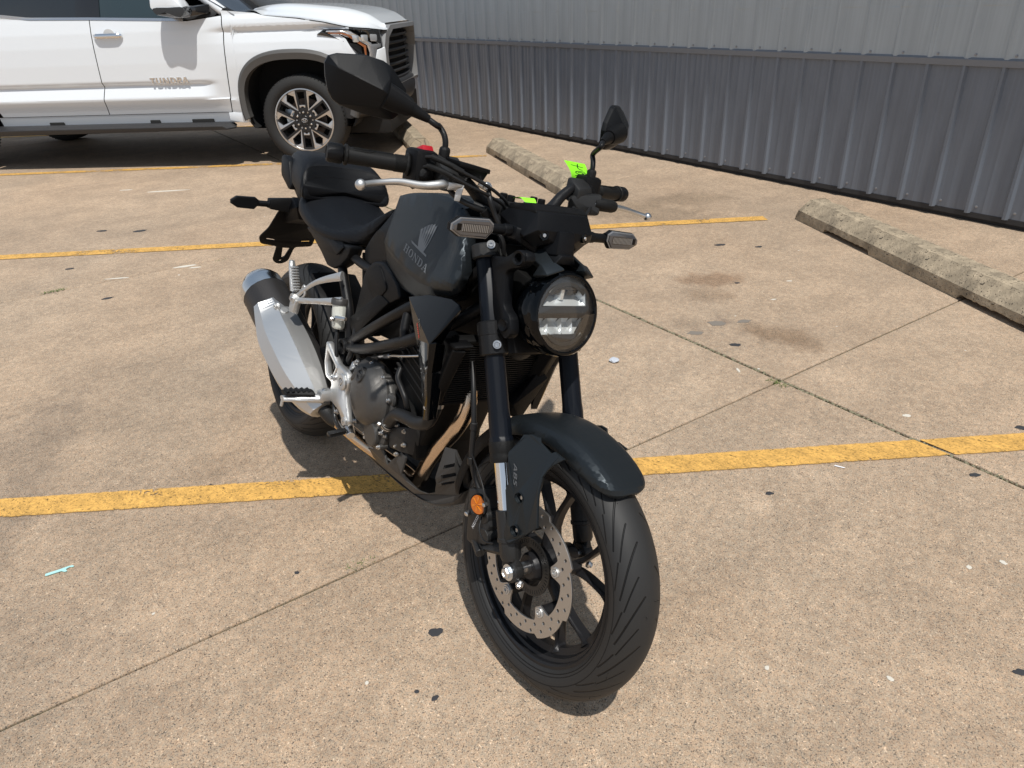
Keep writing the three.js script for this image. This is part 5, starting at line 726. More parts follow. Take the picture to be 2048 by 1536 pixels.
    const lever = part('lever', [tube(lv, [[0, 0.0105], [0.12, 0.010], [0.3, 0.0082], [0.7, 0.0062], [0.95, 0.0058], [1, 0.0058]], 50, 14), new THREE.SphereGeometry(0.0105, 24, 16).translate(...lv[5])], s > 0 ? M.alu : M.zinc, BK);
    if (s > 0) { part('lever_pivot', [...bolt([1.028, 1.046, 0.198], [0, 1, 0], 0.006, 0.006)], M.zinc, BK); part('lever_tongue', [hull([[1.02, 1.02, 0.185], [1.04, 1.02, 0.20], [1.02, 1.032, 0.185], [1.04, 1.032, 0.20], [1.035, 1.022, 0.165], [1.045, 1.03, 0.168]], 0.002), hull([[1.036, 1.03, 0.168], [1.046, 1.03, 0.168], [1.036, 1.0, 0.172], [1.044, 1.0, 0.172], [1.038, 1.03, 0.178], [1.04, 1.0, 0.18]], 0.0015)], M.cast, lever); }
    else part('lever_boot', [tube([[1.028, 1.027, -0.215], [1.036, 1.027, -0.245], [1.036, 1.026, -0.275]], [[0, 0.012], [0.3, 0.0155], [0.85, 0.015], [1, 0.0125]], 20, 20)], M.rubber, BK);
  }
  // brake fluid reservoir on the right
  const rs = part('fluid_reservoir', [hull([[0.985, 1.050, 0.180], [1.035, 1.052, 0.172], [0.985, 1.045, 0.115], [1.035, 1.047, 0.118], [0.985, 1.072, 0.184], [1.04, 1.070, 0.178], [0.985, 1.064, 0.108], [1.04, 1.063, 0.112]], 0.003)], M.satin, BK);
  part('reservoir_cap', hull([[0.982, 1.0765, 0.187], [1.043, 1.0745, 0.181], [0.982, 1.068, 0.105], [1.043, 1.067, 0.109], [0.982, 1.071, 0.187], [1.043, 1.069, 0.181], [0.982, 1.063, 0.105], [1.043, 1.062, 0.109]], 0.002), M.plastic, rs);
  part('hose_fitting', [rod([1.035, 1.04, 0.125], [1.048, 1.032, 0.108], 0.008, 14), ...bolt([1.050, 1.036, 0.112], [0.8, 0.3, 0], 0.007, 0.007)], M.zinc, BK, { kind: 'stuff' });
  // cables and hoses, each its own run
  const cable = (pts, r, name = 'cable') => part(name, tube(pts, r, pts.length * 8, 9), M.hose, BK);
  cable([[0.995, 1.072, 0.238], [1.02, 1.075, 0.222], [1.045, 1.064, 0.20], [1.06, 1.046, 0.145], [1.062, 1.026, 0.094], [1.055, 1.003, 0.055], [1.05, 0.96, 0.03], [1.04, 0.90, 0.02]], 0.0036);
  cable([[0.995, 1.052, 0.240], [1.02, 1.057, 0.228], [1.045, 1.048, 0.205], [1.06, 1.034, 0.165], [1.064, 1.018, 0.112], [1.055, 0.997, 0.062], [1.05, 0.96, 0.045], [1.04, 0.90, 0.035]], 0.0034);
  for (const [a, b] of [[[1.012, 1.075, 0.230], [1.052, 1.057, 0.178]], [[1.012, 1.056, 0.234], [1.048, 1.046, 0.20]]]) part('cable_sleeve', tube([a, V(...a).lerp(V(...b), 0.5).add(V(0.006, 0.002, 0.004)), b], 0.0058, 12, 10), M.rubber, BK);
  cable([[1.046, 1.034, 0.108], [1.068, 1.01, 0.112], [1.074, 0.985, 0.10], [1.082, 0.965, 0.09], [1.085, 0.92, 0.075]], 0.0055, 'brake_line');
  cable([[0.99, 1.035, 0.19], [1.03, 1.005, 0.170], [1.045, 0.992, 0.138], [1.05, 0.982, 0.095], [1.055, 0.968, 0.062], [1.06, 0.93, 0.045]], 0.0058, 'wiring_loom');
  cable([[1.02, 0.995, 0.12], [1.04, 0.985, 0.09], [1.05, 0.97, 0.075], [1.062, 0.94, 0.066], [1.07, 0.90, 0.06]], 0.0065, 'wiring_loom');
  cable([[1.05, 0.975, 0.10], [1.075, 0.955, 0.092], [1.09, 0.935, 0.08], [1.09, 0.90, 0.07]], 0.005, 'wiring_loom');
  part('cable_clip', [rod([1.048, 0.988, 0.112], [1.052, 0.975, 0.098], 0.010, 12), rod([1.052, 0.972, 0.072], [1.062, 0.962, 0.06], 0.011, 12)], M.plastic, BK, { kind: 'stuff' });
  cable([[1.03, 1.018, -0.205], [1.06, 1.008, -0.17], [1.085, 0.99, -0.13], [1.08, 0.95, -0.09]], 0.0038, 'clutch_cable');
  cable([[0.985, 1.03, -0.19], [1.03, 1.0, -0.15], [1.05, 0.975, -0.09], [1.05, 0.92, -0.05]], 0.0055, 'wiring_loom');
  // mirrors
  for (const s of [1, -1]) {
    const a = (s > 0 ? 20 : 33) * Math.PI / 180, n = V(Math.cos(a), 0, Math.sin(a) * s), e = V(-Math.sin(a), 0, Math.cos(a) * s), o = V(0.910, 1.16, s > 0 ? 0.343 : -0.330), tip = s > 0 ? 0 : 0.022;
    const P = (l, h, d) => o.clone().addScaledVector(e, l).add(V(0, h + tip, 0)).addScaledVector(n, d).toArray();
    const rim = [[0.073, 0.048], [0.068, 0.059], [0.055, 0.065], [0.003, 0.0725], [-0.033, 0.069], [-0.049, 0.062], [-0.063, 0.045], [-0.080, 0.027], [-0.083, 0.010], [-0.070, -0.020], [-0.061, -0.0285], [-0.048, -0.0295], [-0.001, -0.0265], [0.041, -0.019], [0.054, -0.012], [0.063, 0.001], [0.070, 0.025]];
    const pts = []; for (const [l, h] of rim) { pts.push(P(l, h, 0), P(l * 0.985, h * 0.985 + 0.0003, 0.008)); } pts.push(P(0.050, 0.042, 0.026), P(-0.032, 0.019, 0.047), P(-0.046, 0.012, 0.045), P(0.02, 0.034, 0.036), P(-0.045, 0.040, 0.030), P(-0.03, -0.012, 0.030), P(0.035, 0.005, 0.022));
    const shell = part('mirror', [hull(pts, 0.0035, 20)], M.satin, BK);
    { const mg = new THREE.ShapeGeometry(shape(rim.map(([l, h]) => [l * 0.95, h * 0.95 + 0.001]))), q = mg.attributes.position; for (let i = 0; i < q.count; i++) q.setXYZ(i, ...P(q.getX(i), q.getY(i), -0.0025)); mg.computeVertexNormals(); part('mirror_glass', mg, mat([0.8, 0.8, 0.8], 0.02, 1, { side: THREE.DoubleSide }), shell); }
    part('mirror_neck', [tube([P(-0.040, 0.012, 0.030), P(-0.068, 0.004, 0.026), P(-0.092, -0.003, 0.022)].map(p => p), [[0, 0.025], [0.4, 0.0235], [0.9, 0.0185], [1, 0.0165]], 14, 24), tube([P(-0.092, -0.003, 0.022), P(-0.100, -0.006, 0.021), P(-0.132, -0.017, 0.018)], [[0, 0.0132], [0.1, 0.0145], [0.25, 0.0125], [1, 0.0078]], 14, 18)], M.plastic, shell);
    const y1 = s > 0 ? 1.090 : 1.094, bz = s > 0 ? 0.186 : -0.2275;
    part('mirror_stem', tube([P(-0.128, -0.016, 0.018), V(...P(-0.15, -0.026, 0.022)), [0.966, 1.133, bz + 0.009 * s], [0.978, 1.120, bz + 0.003 * s], [0.984, 1.106, bz + 0.0005 * s], [0.985, y1, bz]], 0.0062, 40, 14), M.frame, BK);
    part('stem_boot', [lathe([[0, s > 0 ? -0.034 : -0.052], [0.0105, s > 0 ? -0.034 : -0.052], [0.011, -0.03], [0.0115, 0.0], [0.0105, 0.004], [0.008, 0.0065], [0.0062, 0.007]], [0.985, y1, bz], [0.05, 1, 0], 22)], M.rubber, BK);
  }
}
// ---------- tank ----------
{
  const row = (x, yt, zs, ys, zm, ym, zl, yl) => half(crisp([[0, yt], [zs * 0.62, yt - 0.001], [zs, ys], [zm, ym], [zl, yl], [0, yl - 0.004]]), x);
  const tank = part('fuel_tank', loft([
    row(0.648, 0.950, 0.085, 0.943, 0.112, 0.838, 0.094, 0.752), row(0.656, 0.953, 0.094, 0.946, 0.121, 0.836, 0.099, 0.750), row(0.672, 0.960, 0.099, 0.951, 0.1255, 0.832, 0.1015, 0.747), row(0.740, 0.976, 0.106, 0.966, 0.1375, 0.819, 0.108, 0.739),
    row(0.840, 0.991, 0.112, 0.980, 0.1505, 0.806, 0.114, 0.738), row(0.920, 0.995, 0.115, 0.982, 0.158, 0.802, 0.125, 0.752), row(0.972, 0.987, 0.1165, 0.973, 0.1610, 0.8075, 0.1355, 0.774),
  ], { along: 6, round: 4, ang: 60 }), M.tank, BK);
  // rear body of the tank between the knee edge and the seat nose
  part('tank_body', loft([row(0.500, 0.80, 0.050, 0.797, 0.094, 0.780, 0.09, 0.745), row(0.540, 0.862, 0.050, 0.856, 0.100, 0.815, 0.096, 0.745), row(0.585, 0.918, 0.058, 0.910, 0.103, 0.848, 0.096, 0.752), row(0.630, 0.940, 0.078, 0.932, 0.106, 0.850, 0.094, 0.756), row(0.680, 0.952, 0.088, 0.942, 0.110, 0.842, 0.094, 0.75)], { along: 6, round: 4, ang: 60 }), M.satin, BK);
  // front wings of the tank cover, rolled at the rim
  for (const s of [1, -1]) {
    const r = [[0.968, 0.974, 0.1165, 0.1385, 0.900, 0.1615, 0.8075, 0.1355, 0.774], [1.000, 0.956, 0.119, 0.142, 0.892, 0.1640, 0.814, 0.142, 0.785], [1.030, 0.925, 0.126, 0.148, 0.888, 0.1645, 0.822, 0.148, 0.796], [1.050, 0.890, 0.136, 0.1505, 0.870, 0.164, 0.830, 0.154, 0.808], [1.058, 0.872, 0.144, 0.1495, 0.858, 0.160, 0.834, 0.155, 0.818]].map(([x, y0, z0, z1, y1, z2, y2, z3, y3], i) => [[x, y0 + 0.0015, z0 + 0.0015], [x, lerp(y0, y1, 0.5) + 0.002 + 0.004 * Math.min(i, 1), lerp(z0, z1, 0.5) + 0.002 + 0.004 * Math.min(i, 1)], [x, y1, z1 + 0.002], [x, lerp(y1, y2, 0.5), lerp(z1, z2, 0.5) + 0.003], [x, y2, z2 + 0.002], [x, y3, z3], [x, y3 + 0.010, z3 - 0.022], [x, lerp(y1, y2, 0.5), z1 - 0.022], [x, y0 - 0.012, z0 - 0.022]].map(([a, b, c]) => [a, b, c * 1]));
    const g = loft(r, { along: 8, round: 8, ang: 80 }); part('tank_cover_wing', s > 0 ? g : mirrorZ(g), M.tank, BK);
    part('tank_inner_panel', s > 0 ? hull([[0.99, 0.94, 0.10], [0.99, 0.79, 0.13], [1.04, 0.88, 0.125], [1.04, 0.82, 0.135], [0.96, 0.95, 0.06], [0.96, 0.78, 0.06]], 0.004) : hull([[0.99, 0.94, -0.10], [0.99, 0.79, -0.13], [1.04, 0.88, -0.125], [1.04, 0.82, -0.135], [0.96, 0.95, -0.06], [0.96, 0.78, -0.06]], 0.004), M.gloss, BK);
  }
  part('head_pipe', [rod([1.03, 0.935, 0], [1.12, 0.72, 0], 0.034, 24), hull([[0.93, 0.90, 0.05], [0.93, 0.90, -0.05], [1.05, 0.90, 0.03], [1.05, 0.90, -0.03], [0.95, 0.70, 0.07], [0.95, 0.70, -0.07], [1.11, 0.72, 0.035], [1.11, 0.72, -0.035]], 0.008)], M.dark, BK);
  // winged emblem and lettering on the tank
  const t = printTex(512, 512, (x, w, h) => {
    x.save(); x.translate(256, 250); x.transform(1, 0, -0.05, 1, 0, 0);
    for (let k = 0; k < 6; k++) { const u = k / 5; x.beginPath(); x.moveTo(-70 + 165 * u, 40 - 215 * (1 - Math.abs(u - 0.72)) * 0.98 + (u > 0.72 ? 0 : 40 * (1 - u))); const tx = -70 + 165 * u, ty = -60 - 100 * Math.sin(Math.min(1, u * 1.15) * 1.5); x.beginPath(); x.moveTo(tx - 14, ty + 18); x.lineTo(tx + 14, ty - 6); x.quadraticCurveTo(tx + 40 - 30 * u, 40, 70 + 62 * u - 50, 95); x.lineTo(40 + 62 * u - 60, 95); x.quadraticCurveTo(tx + 14, 50, tx - 14, ty + 18); x.fill(); }
    x.beginPath(); x.moveTo(-150, 95); x.lineTo(140, 95); x.lineTo(150, 112); x.lineTo(-128, 112); x.fill(); x.restore();
    x.font = 'bold 92px serif'; x.textAlign = 'center'; x.save(); x.translate(256, 470); x.scale(1.25, 1); x.fillText('HONDA', 0, 0); x.restore();
  });
  decal('tank_emblem', tank, [0.865, 0.8865, 0.1], [0.985, -0.15, 0], [0.15, 0.985, 0], [0, 0, -1], 0.165, 0.135, ink([0.17, 0.18, 0.19], t, 0.42, 0.5), BK, 30, 24);
}
// ---------- seats and tail ----------
{
  const rider = [[0.045, 0.872, 0.10, 0.80], [0.10, 0.877, 0.132, 0.80], [0.17, 0.847, 0.144, 0.785], [0.25, 0.824, 0.146, 0.772], [0.33, 0.817, 0.137, 0.768], [0.40, 0.828, 0.120, 0.772], [0.46, 0.852, 0.100, 0.785], [0.51, 0.883, 0.086, 0.825], [0.55, 0.908, 0.066, 0.875], [0.565, 0.915, 0.05, 0.895]].map(([x, yt, w, yb]) => half([[0, yt], [w * 0.45, yt - 0.001], [w * 0.80, yt - 0.012], [w * 0.97, lerp(yt, yb, 0.45)], [w, lerp(yt, yb, 0.78)], [w * 0.93, yb], [w * 0.5, yb - 0.004], [0, yb - 0.004]], x));
  const sp = part('rider_seat', loft(rider, { along: 5, round: 4, ang: 55 }), M.vinyl, BK);
  const bow = r => r.map(p => V(p.x + 0.042 * sstep(-0.02, 0.09, p.x) * Math.min(1.1, (p.z / 0.14) ** 2), p.y, p.z)), pring = ([x, yt, w, yb]) => bow(half([[0, yt], [w * 0.5, yt - 0.001], [w * 0.82, yt - 0.010], [w * 0.97, lerp(yt, yb, 0.4)], [w, lerp(yt, yb, 0.75)], [w * 0.92, yb], [w * 0.5, yb - 0.003], [0, yb - 0.003]], x));
  const pil = [[-0.185, 0.950, 0.048, 0.915], [-0.165, 0.962, 0.068, 0.900], [-0.12, 0.971, 0.088, 0.888], [-0.04, 0.976, 0.112, 0.872], [0.03, 0.973, 0.131, 0.860], [0.065, 0.964, 0.140, 0.855], [0.090, 0.945, 0.1435, 0.852], [0.106, 0.918, 0.143, 0.850], [0.115, 0.890, 0.138, 0.848], [0.118, 0.868, 0.128, 0.848]].map(pring);
  part('pillion_seat', loft(pil, { along: 5, round: 4, ang: 55 }), M.vinyl, BK);
  const band = [[0.0895, 0.9480, 0.1455, 0.850], [0.098, 0.9355, 0.1458, 0.849], [0.1075, 0.9175, 0.1450, 0.849]].map(pring);
  const strap = part('seat_strap', loft(band, { along: 3, round: 4, ang: 40 }), M.satin, BK);
  const stitch = []; for (const b of [0, 2]) { const r = band[b]; for (let k = 0; k < 96; k++) { if (k % 2) continue; const a = cr(r, k / 96 * 0.36 + 0.0, true), b = cr(r, (k + 1) / 96 * 0.36, true); for (const s of [1, -1]) stitch.push(rod([a.x + 0.0006, a.y + 0.001, a.z * s * 1.004], [b.x + 0.0006, b.y + 0.001, b.z * s * 1.004], 0.0008, 5, 0.0001)); } } part('stitch', stitch, M.rubber, strap, { kind: 'stuff' });
  part('tail_cowl', loft([[-0.215, 0.90, 0.028, 0.865], [-0.19, 0.915, 0.050, 0.84], [-0.10, 0.905, 0.062, 0.80], [0.0, 0.875, 0.068, 0.77], [0.12, 0.84, 0.085, 0.745], [0.3, 0.80, 0.10, 0.735]].map(([x, yt, w, yb]) => half([[0, yt], [w * 0.9, yt], [w, lerp(yt, yb, 0.5)], [w * 0.8, yb], [0, yb]], x)), { along: 4, round: 3 }), M.satin, BK);
  part('tail_light', hull([[-0.222, 0.89, 0.03], [-0.222, 0.89, -0.03], [-0.205, 0.855, 0.04], [-0.205, 0.855, -0.04], [-0.17, 0.86, 0.055], [-0.17, 0.86, -0.055], [-0.18, 0.895, 0.05], [-0.18, 0.895, -0.05]], 0.003), M.red, BK);
  for (const s of [1, -1]) {
    const g = plate([[-0.115, 0.942], [-0.090, 0.953], [-0.045, 0.936], [-0.008, 0.862], [-0.026, 0.848], [-0.105, 0.885]], 0.096, 0.120, { bevel: 0.004, round: 0.012 }); part('grab_panel', s > 0 ? g : mirrorZ(g), M.satin, BK);
    const c = [plate([[0.16, 0.762], [0.30, 0.772], [0.40, 0.772], [0.47, 0.779], [0.455, 0.745], [0.415, 0.712], [0.372, 0.690], [0.325, 0.688], [0.27, 0.718]], 0.080, 0.122, { bevel: 0.006, round: 0.012 })], d = hull([[0.16, 0.765, 0.12], [0.30, 0.775, 0.126], [0.43, 0.765, 0.126], [0.40, 0.74, 0.128], [0.30, 0.735, 0.128], [0.25, 0.76, 0.115], [0.40, 0.775, 0.115]], 0.003);
    part('seat_side_cowl', s > 0 ? [...c, d] : mirrorZ(join([...c, d])), M.satin, BK);
  }
  // number-plate bracket, a sloping sheet with slots
  const Bm = new THREE.Matrix4().makeBasis(V(0, 0, 1), V(0.585, 0.811, 0), V(-0.811, 0.585, 0)).setPosition(V(-0.322, 0.615, 0));
  const out = [[-0.098, 0.036], [-0.098, -0.006], [-0.034, -0.016], [-0.030, -0.095], [-0.010, -0.112], [0.010, -0.112], [0.030, -0.095], [0.034, -0.016], [0.098, -0.006], [0.110, 0.026], [0.088, 0.075], [0.074, 0.165], [-0.060, 0.175], [-0.072, 0.085], [-0.085, 0.06]];
  const g = plate(out, -0.003, 0.003, { bevel: 0.001, round: 0.012, holes: [[[0.050, 0.012], [0.082, 0.016], [0.082, 0.024], [0.050, 0.020]].reverse(), [[-0.082, 0.016], [-0.050, 0.012], [-0.050, 0.020], [-0.082, 0.024]].reverse(), [[-0.018, -0.022], [-0.010, -0.072], [0.0, -0.080], [0.010, -0.022]], circ(0, -0.095, 0.005, 12)] }); g.applyMatrix4(Bm);
  part('plate_bracket', [g, hull([[-0.19, 0.80, 0.04], [-0.19, 0.80, -0.04], [-0.25, 0.745, 0.045], [-0.25, 0.745, -0.045], [-0.12, 0.78, 0.05], [-0.12, 0.78, -0.05], [-0.28, 0.70, 0.035], [-0.28, 0.70, -0.035], [-0.15, 0.74, 0.03], [-0.15, 0.74, -0.03]], 0.005)], M.plastic, BK);
  signal(-0.215, 0.768, 0.150, 1, 0.092, 0, 'turn_signal', BK, null); signal(-0.215, 0.768, -0.150, -1, 0.092, 0, 'turn_signal', BK, null);
  part('signal_mount', [hull([[-0.205, 0.785, 0.11], [-0.235, 0.785, 0.11], [-0.205, 0.757, 0.11], [-0.235, 0.757, 0.11], [-0.19, 0.80, 0.03], [-0.25, 0.79, 0.03], [-0.19, 0.75, 0.03], [-0.25, 0.75, 0.03]], 0.003), hull([[-0.205, 0.785, -0.11], [-0.235, 0.785, -0.11], [-0.205, 0.757, -0.11], [-0.235, 0.757, -0.11], [-0.19, 0.80, -0.03], [-0.25, 0.79, -0.03], [-0.19, 0.75, -0.03], [-0.25, 0.75, -0.03]], 0.003)], M.plastic, BK);
}

// ---------- shrouds, radiator, side covers, frame ----------
for (const s of [1, -1]) {
  const F = g => s > 0 ? g : mirrorZ(join(g));
  // shroud as a folded solid: upper face looks up, side face looks out, front face looks forwards
  const A = [0.8975, 0.7546, 0.168], B = [1.1028, 0.7968, 0.172], T2 = [1.111, 0.7896, 0.173], Cf = [1.059, 0.6986, 0.200], D = [0.977, 0.682, 0.183];
  const sh = [hull([A, [0.975, 0.782, 0.166], [1.07, 0.799, 0.169], B, T2, Cf, D, [0.91, 0.745, 0.150], [1.08, 0.785, 0.150], [1.04, 0.69, 0.160], [0.985, 0.68, 0.160]], 0.0022, 14), hull([D, Cf, [1.072, 0.705, 0.194], [1.005, 0.615, 0.177], [1.046, 0.625, 0.186], [1.050, 0.628, 0.180], [1.05, 0.69, 0.158], [1.0, 0.66, 0.156], [1.04, 0.63, 0.15]], 0.0022, 14), hull([[1.005, 0.617, 0.177], [1.046, 0.627, 0.186], [1.050, 0.628, 0.178], [1.012, 0.560, 0.166], [1.018, 0.500, 0.159], [1.036, 0.508, 0.160], [1.038, 0.512, 0.142], [1.045, 0.62, 0.146], [1.0, 0.59, 0.152]], 0.0022, 14)];
  const sp = part('radiator_shroud', F(join(sh)), M.gloss, BK); if (s > 0) BK.userData.shroud = sp;
  part('shroud_bolt', s > 0 ? [...bolt([1.036, 0.585, 0.172], [0.7, 0, 0.7], 0.0055, 0.006), ...bolt([1.027, 0.535, 0.163], [0.7, 0, 0.7], 0.0055, 0.006)] : [...bolt([1.036, 0.585, -0.172], [0.7, 0, -0.7], 0.0055, 0.006)], M.zinc, sp, { kind: 'stuff' });
  part('radiator_guard', F(join([hull([[1.062, 0.672, 0.118], [1.092, 0.690, 0.132], [1.058, 0.660, 0.150], [1.085, 0.690, 0.155], [1.006, 0.545, 0.118], [1.020, 0.540, 0.128], [1.010, 0.545, 0.146], [1.03, 0.56, 0.148]], 0.004), hull([[1.062, 0.690, 0.10], [1.10, 0.705, 0.12], [1.05, 0.665, 0.14], [1.09, 0.70, 0.155], [1.03, 0.70, 0.10], [1.04, 0.70, 0.15]], 0.004)])), M.plastic, BK);
  // side cover behind the engine guard
  const cov = plate([[0.520, 0.570], [0.546, 0.556], [0.655, 0.650], [0.765, 0.715], [0.745, 0.745], [0.705, 0.765], [0.648, 0.780], [0.604, 0.770], [0.566, 0.742], [0.556, 0.715]], 0.070, 0.118, { bevel: 0.006, bs: 3, round: 0.014 });
  const sc = part('side_cover', F(cov), M.satin, BK);
  const rad = plate([[0.575, 0.735], [0.612, 0.762], [0.648, 0.768], [0.700, 0.722], [0.652, 0.672], [0.592, 0.700]], 0.112, 0.1215, { bevel: 0.003, bs: 2, round: 0.012 }); part('side_cover_panel', F(rad), M.plastic, sc);
  part('cover_flap', F(plate([[0.505, 0.585], [0.520, 0.560], [0.552, 0.535], [0.600, 0.590], [0.72, 0.690], [0.66, 0.70], [0.555, 0.62]], 0.078, 0.122, { bevel: 0.005, round: 0.008 })), M.plastic, sc);
  // frame: trellis and subframe tubes
  const T = (pts, r) => F(tube(pts, r, pts.length * 8, 14));
  part('frame_tube', T([[0.500, 0.495, 0.112], [0.62, 0.532, 0.124], [0.76, 0.590, 0.135], [0.88, 0.648, 0.132], [1.00, 0.73, 0.10], [1.06, 0.80, 0.05]], 0.0152), M.frame, BK);
  part('frame_tube', T([[0.505, 0.510, 0.108], [0.60, 0.566, 0.122], [0.72, 0.640, 0.130], [0.82, 0.706, 0.122], [0.95, 0.80, 0.08], [1.03, 0.88, 0.04]], 0.0148), M.frame, BK);
  part('frame_tube', T([[0.82, 0.700, 0.122], [0.835, 0.655, 0.134], [0.845, 0.63, 0.134]], 0.011), M.frame, BK);
  part('frame_gusset', F(plate([[0.80, 0.700], [0.84, 0.705], [0.905, 0.665], [0.87, 0.640], [0.825, 0.66]], 0.112, 0.122, { bevel: 0.002, holes: [[[0.838, 0.682], [0.862, 0.672], [0.852, 0.66], [0.836, 0.668]].reverse()] })), M.frame, BK);
  part('frame_tube', T([[0.492, 0.52, 0.105], [0.472, 0.595, 0.108], [0.420, 0.66, 0.105], [0.372, 0.715, 0.10], [0.30, 0.77, 0.09]], 0.0138), M.frame, BK);
  part('frame_tube', T([[0.62, 0.74, 0.09], [0.55, 0.735, 0.095], [0.43, 0.745, 0.095], [0.25, 0.785, 0.07]], 0.0125), M.frame, BK);
  part('pivot_boss', [lathe([[0.011, 0.0], [0.020, 0], [0.0225, -0.003], [0.0225, -0.05], [0, -0.05], [0, -0.018], [0.011, -0.016], [0.011, 0]], [0.498, 0.497, 0.132 * s], [0, 0, s], 28)], M.frame, BK);
}
{
  // radiator: core with fins, tanks, hoses
  const n = V(0.965, -0.26, 0), u = V(0.26, 0.965, 0), c = V(1.035, 0.615, 0), Bm = new THREE.Matrix4().makeBasis(V(0, 0, -1), u, n).setPosition(c), F = g => { g = g.index ? g.toNonIndexed() : g; g.applyMatrix4(Bm); return g; };
  const bx = (x0, x1, y0, y1, z0, z1, r = 0.002) => F(hull([x0 + r, x1 - r].flatMap(x => [y0 + r, y1 - r].flatMap(y => [z0 + r, z1 - r].map(z => [x, y, z]))), r));
  const rad = part('radiator', [bx(-0.118, 0.118, -0.078, 0.085, -0.02, 0.0), bx(-0.135, -0.116, -0.082, 0.09, -0.024, 0.006, 0.004), bx(0.116, 0.135, -0.082, 0.09, -0.024, 0.006, 0.004), bx(-0.13, 0.13, 0.084, 0.094, -0.022, 0.006), bx(-0.13, 0.13, -0.086, -0.077, -0.022, 0.006)], M.dark, BK);
  const fins = []; for (let k = 0; k < 26; k++) { const y = -0.074 + k * 0.0062; fins.push(bx(-0.116, 0.116, y, y + 0.0018, -0.004, 0.0045, 0.0003)); } part('radiator_fin', fins, mat([0.014, 0.014, 0.014], 0.5, 0.2), rad, { kind: 'stuff' });
  part('scoop', [hull([[1.018, 0.535, -0.075], [1.03, 0.535, -0.14], [1.045, 0.53, -0.075], [1.01, 0.485, -0.10], [1.025, 0.48, -0.12], [1.06, 0.60, -0.15], [1.05, 0.62, -0.135]], 0.003)], M.plastic, BK);
  part('horn', lathe([[0, 0.02], [0.02, 0.02], [0.036, 0.012], [0.04, 0], [0.036, -0.012], [0.015, -0.03], [0, -0.03]], [1.08, 0.70, -0.03], [1, -0.1, 0.1], 30), M.engineDark, BK);
}
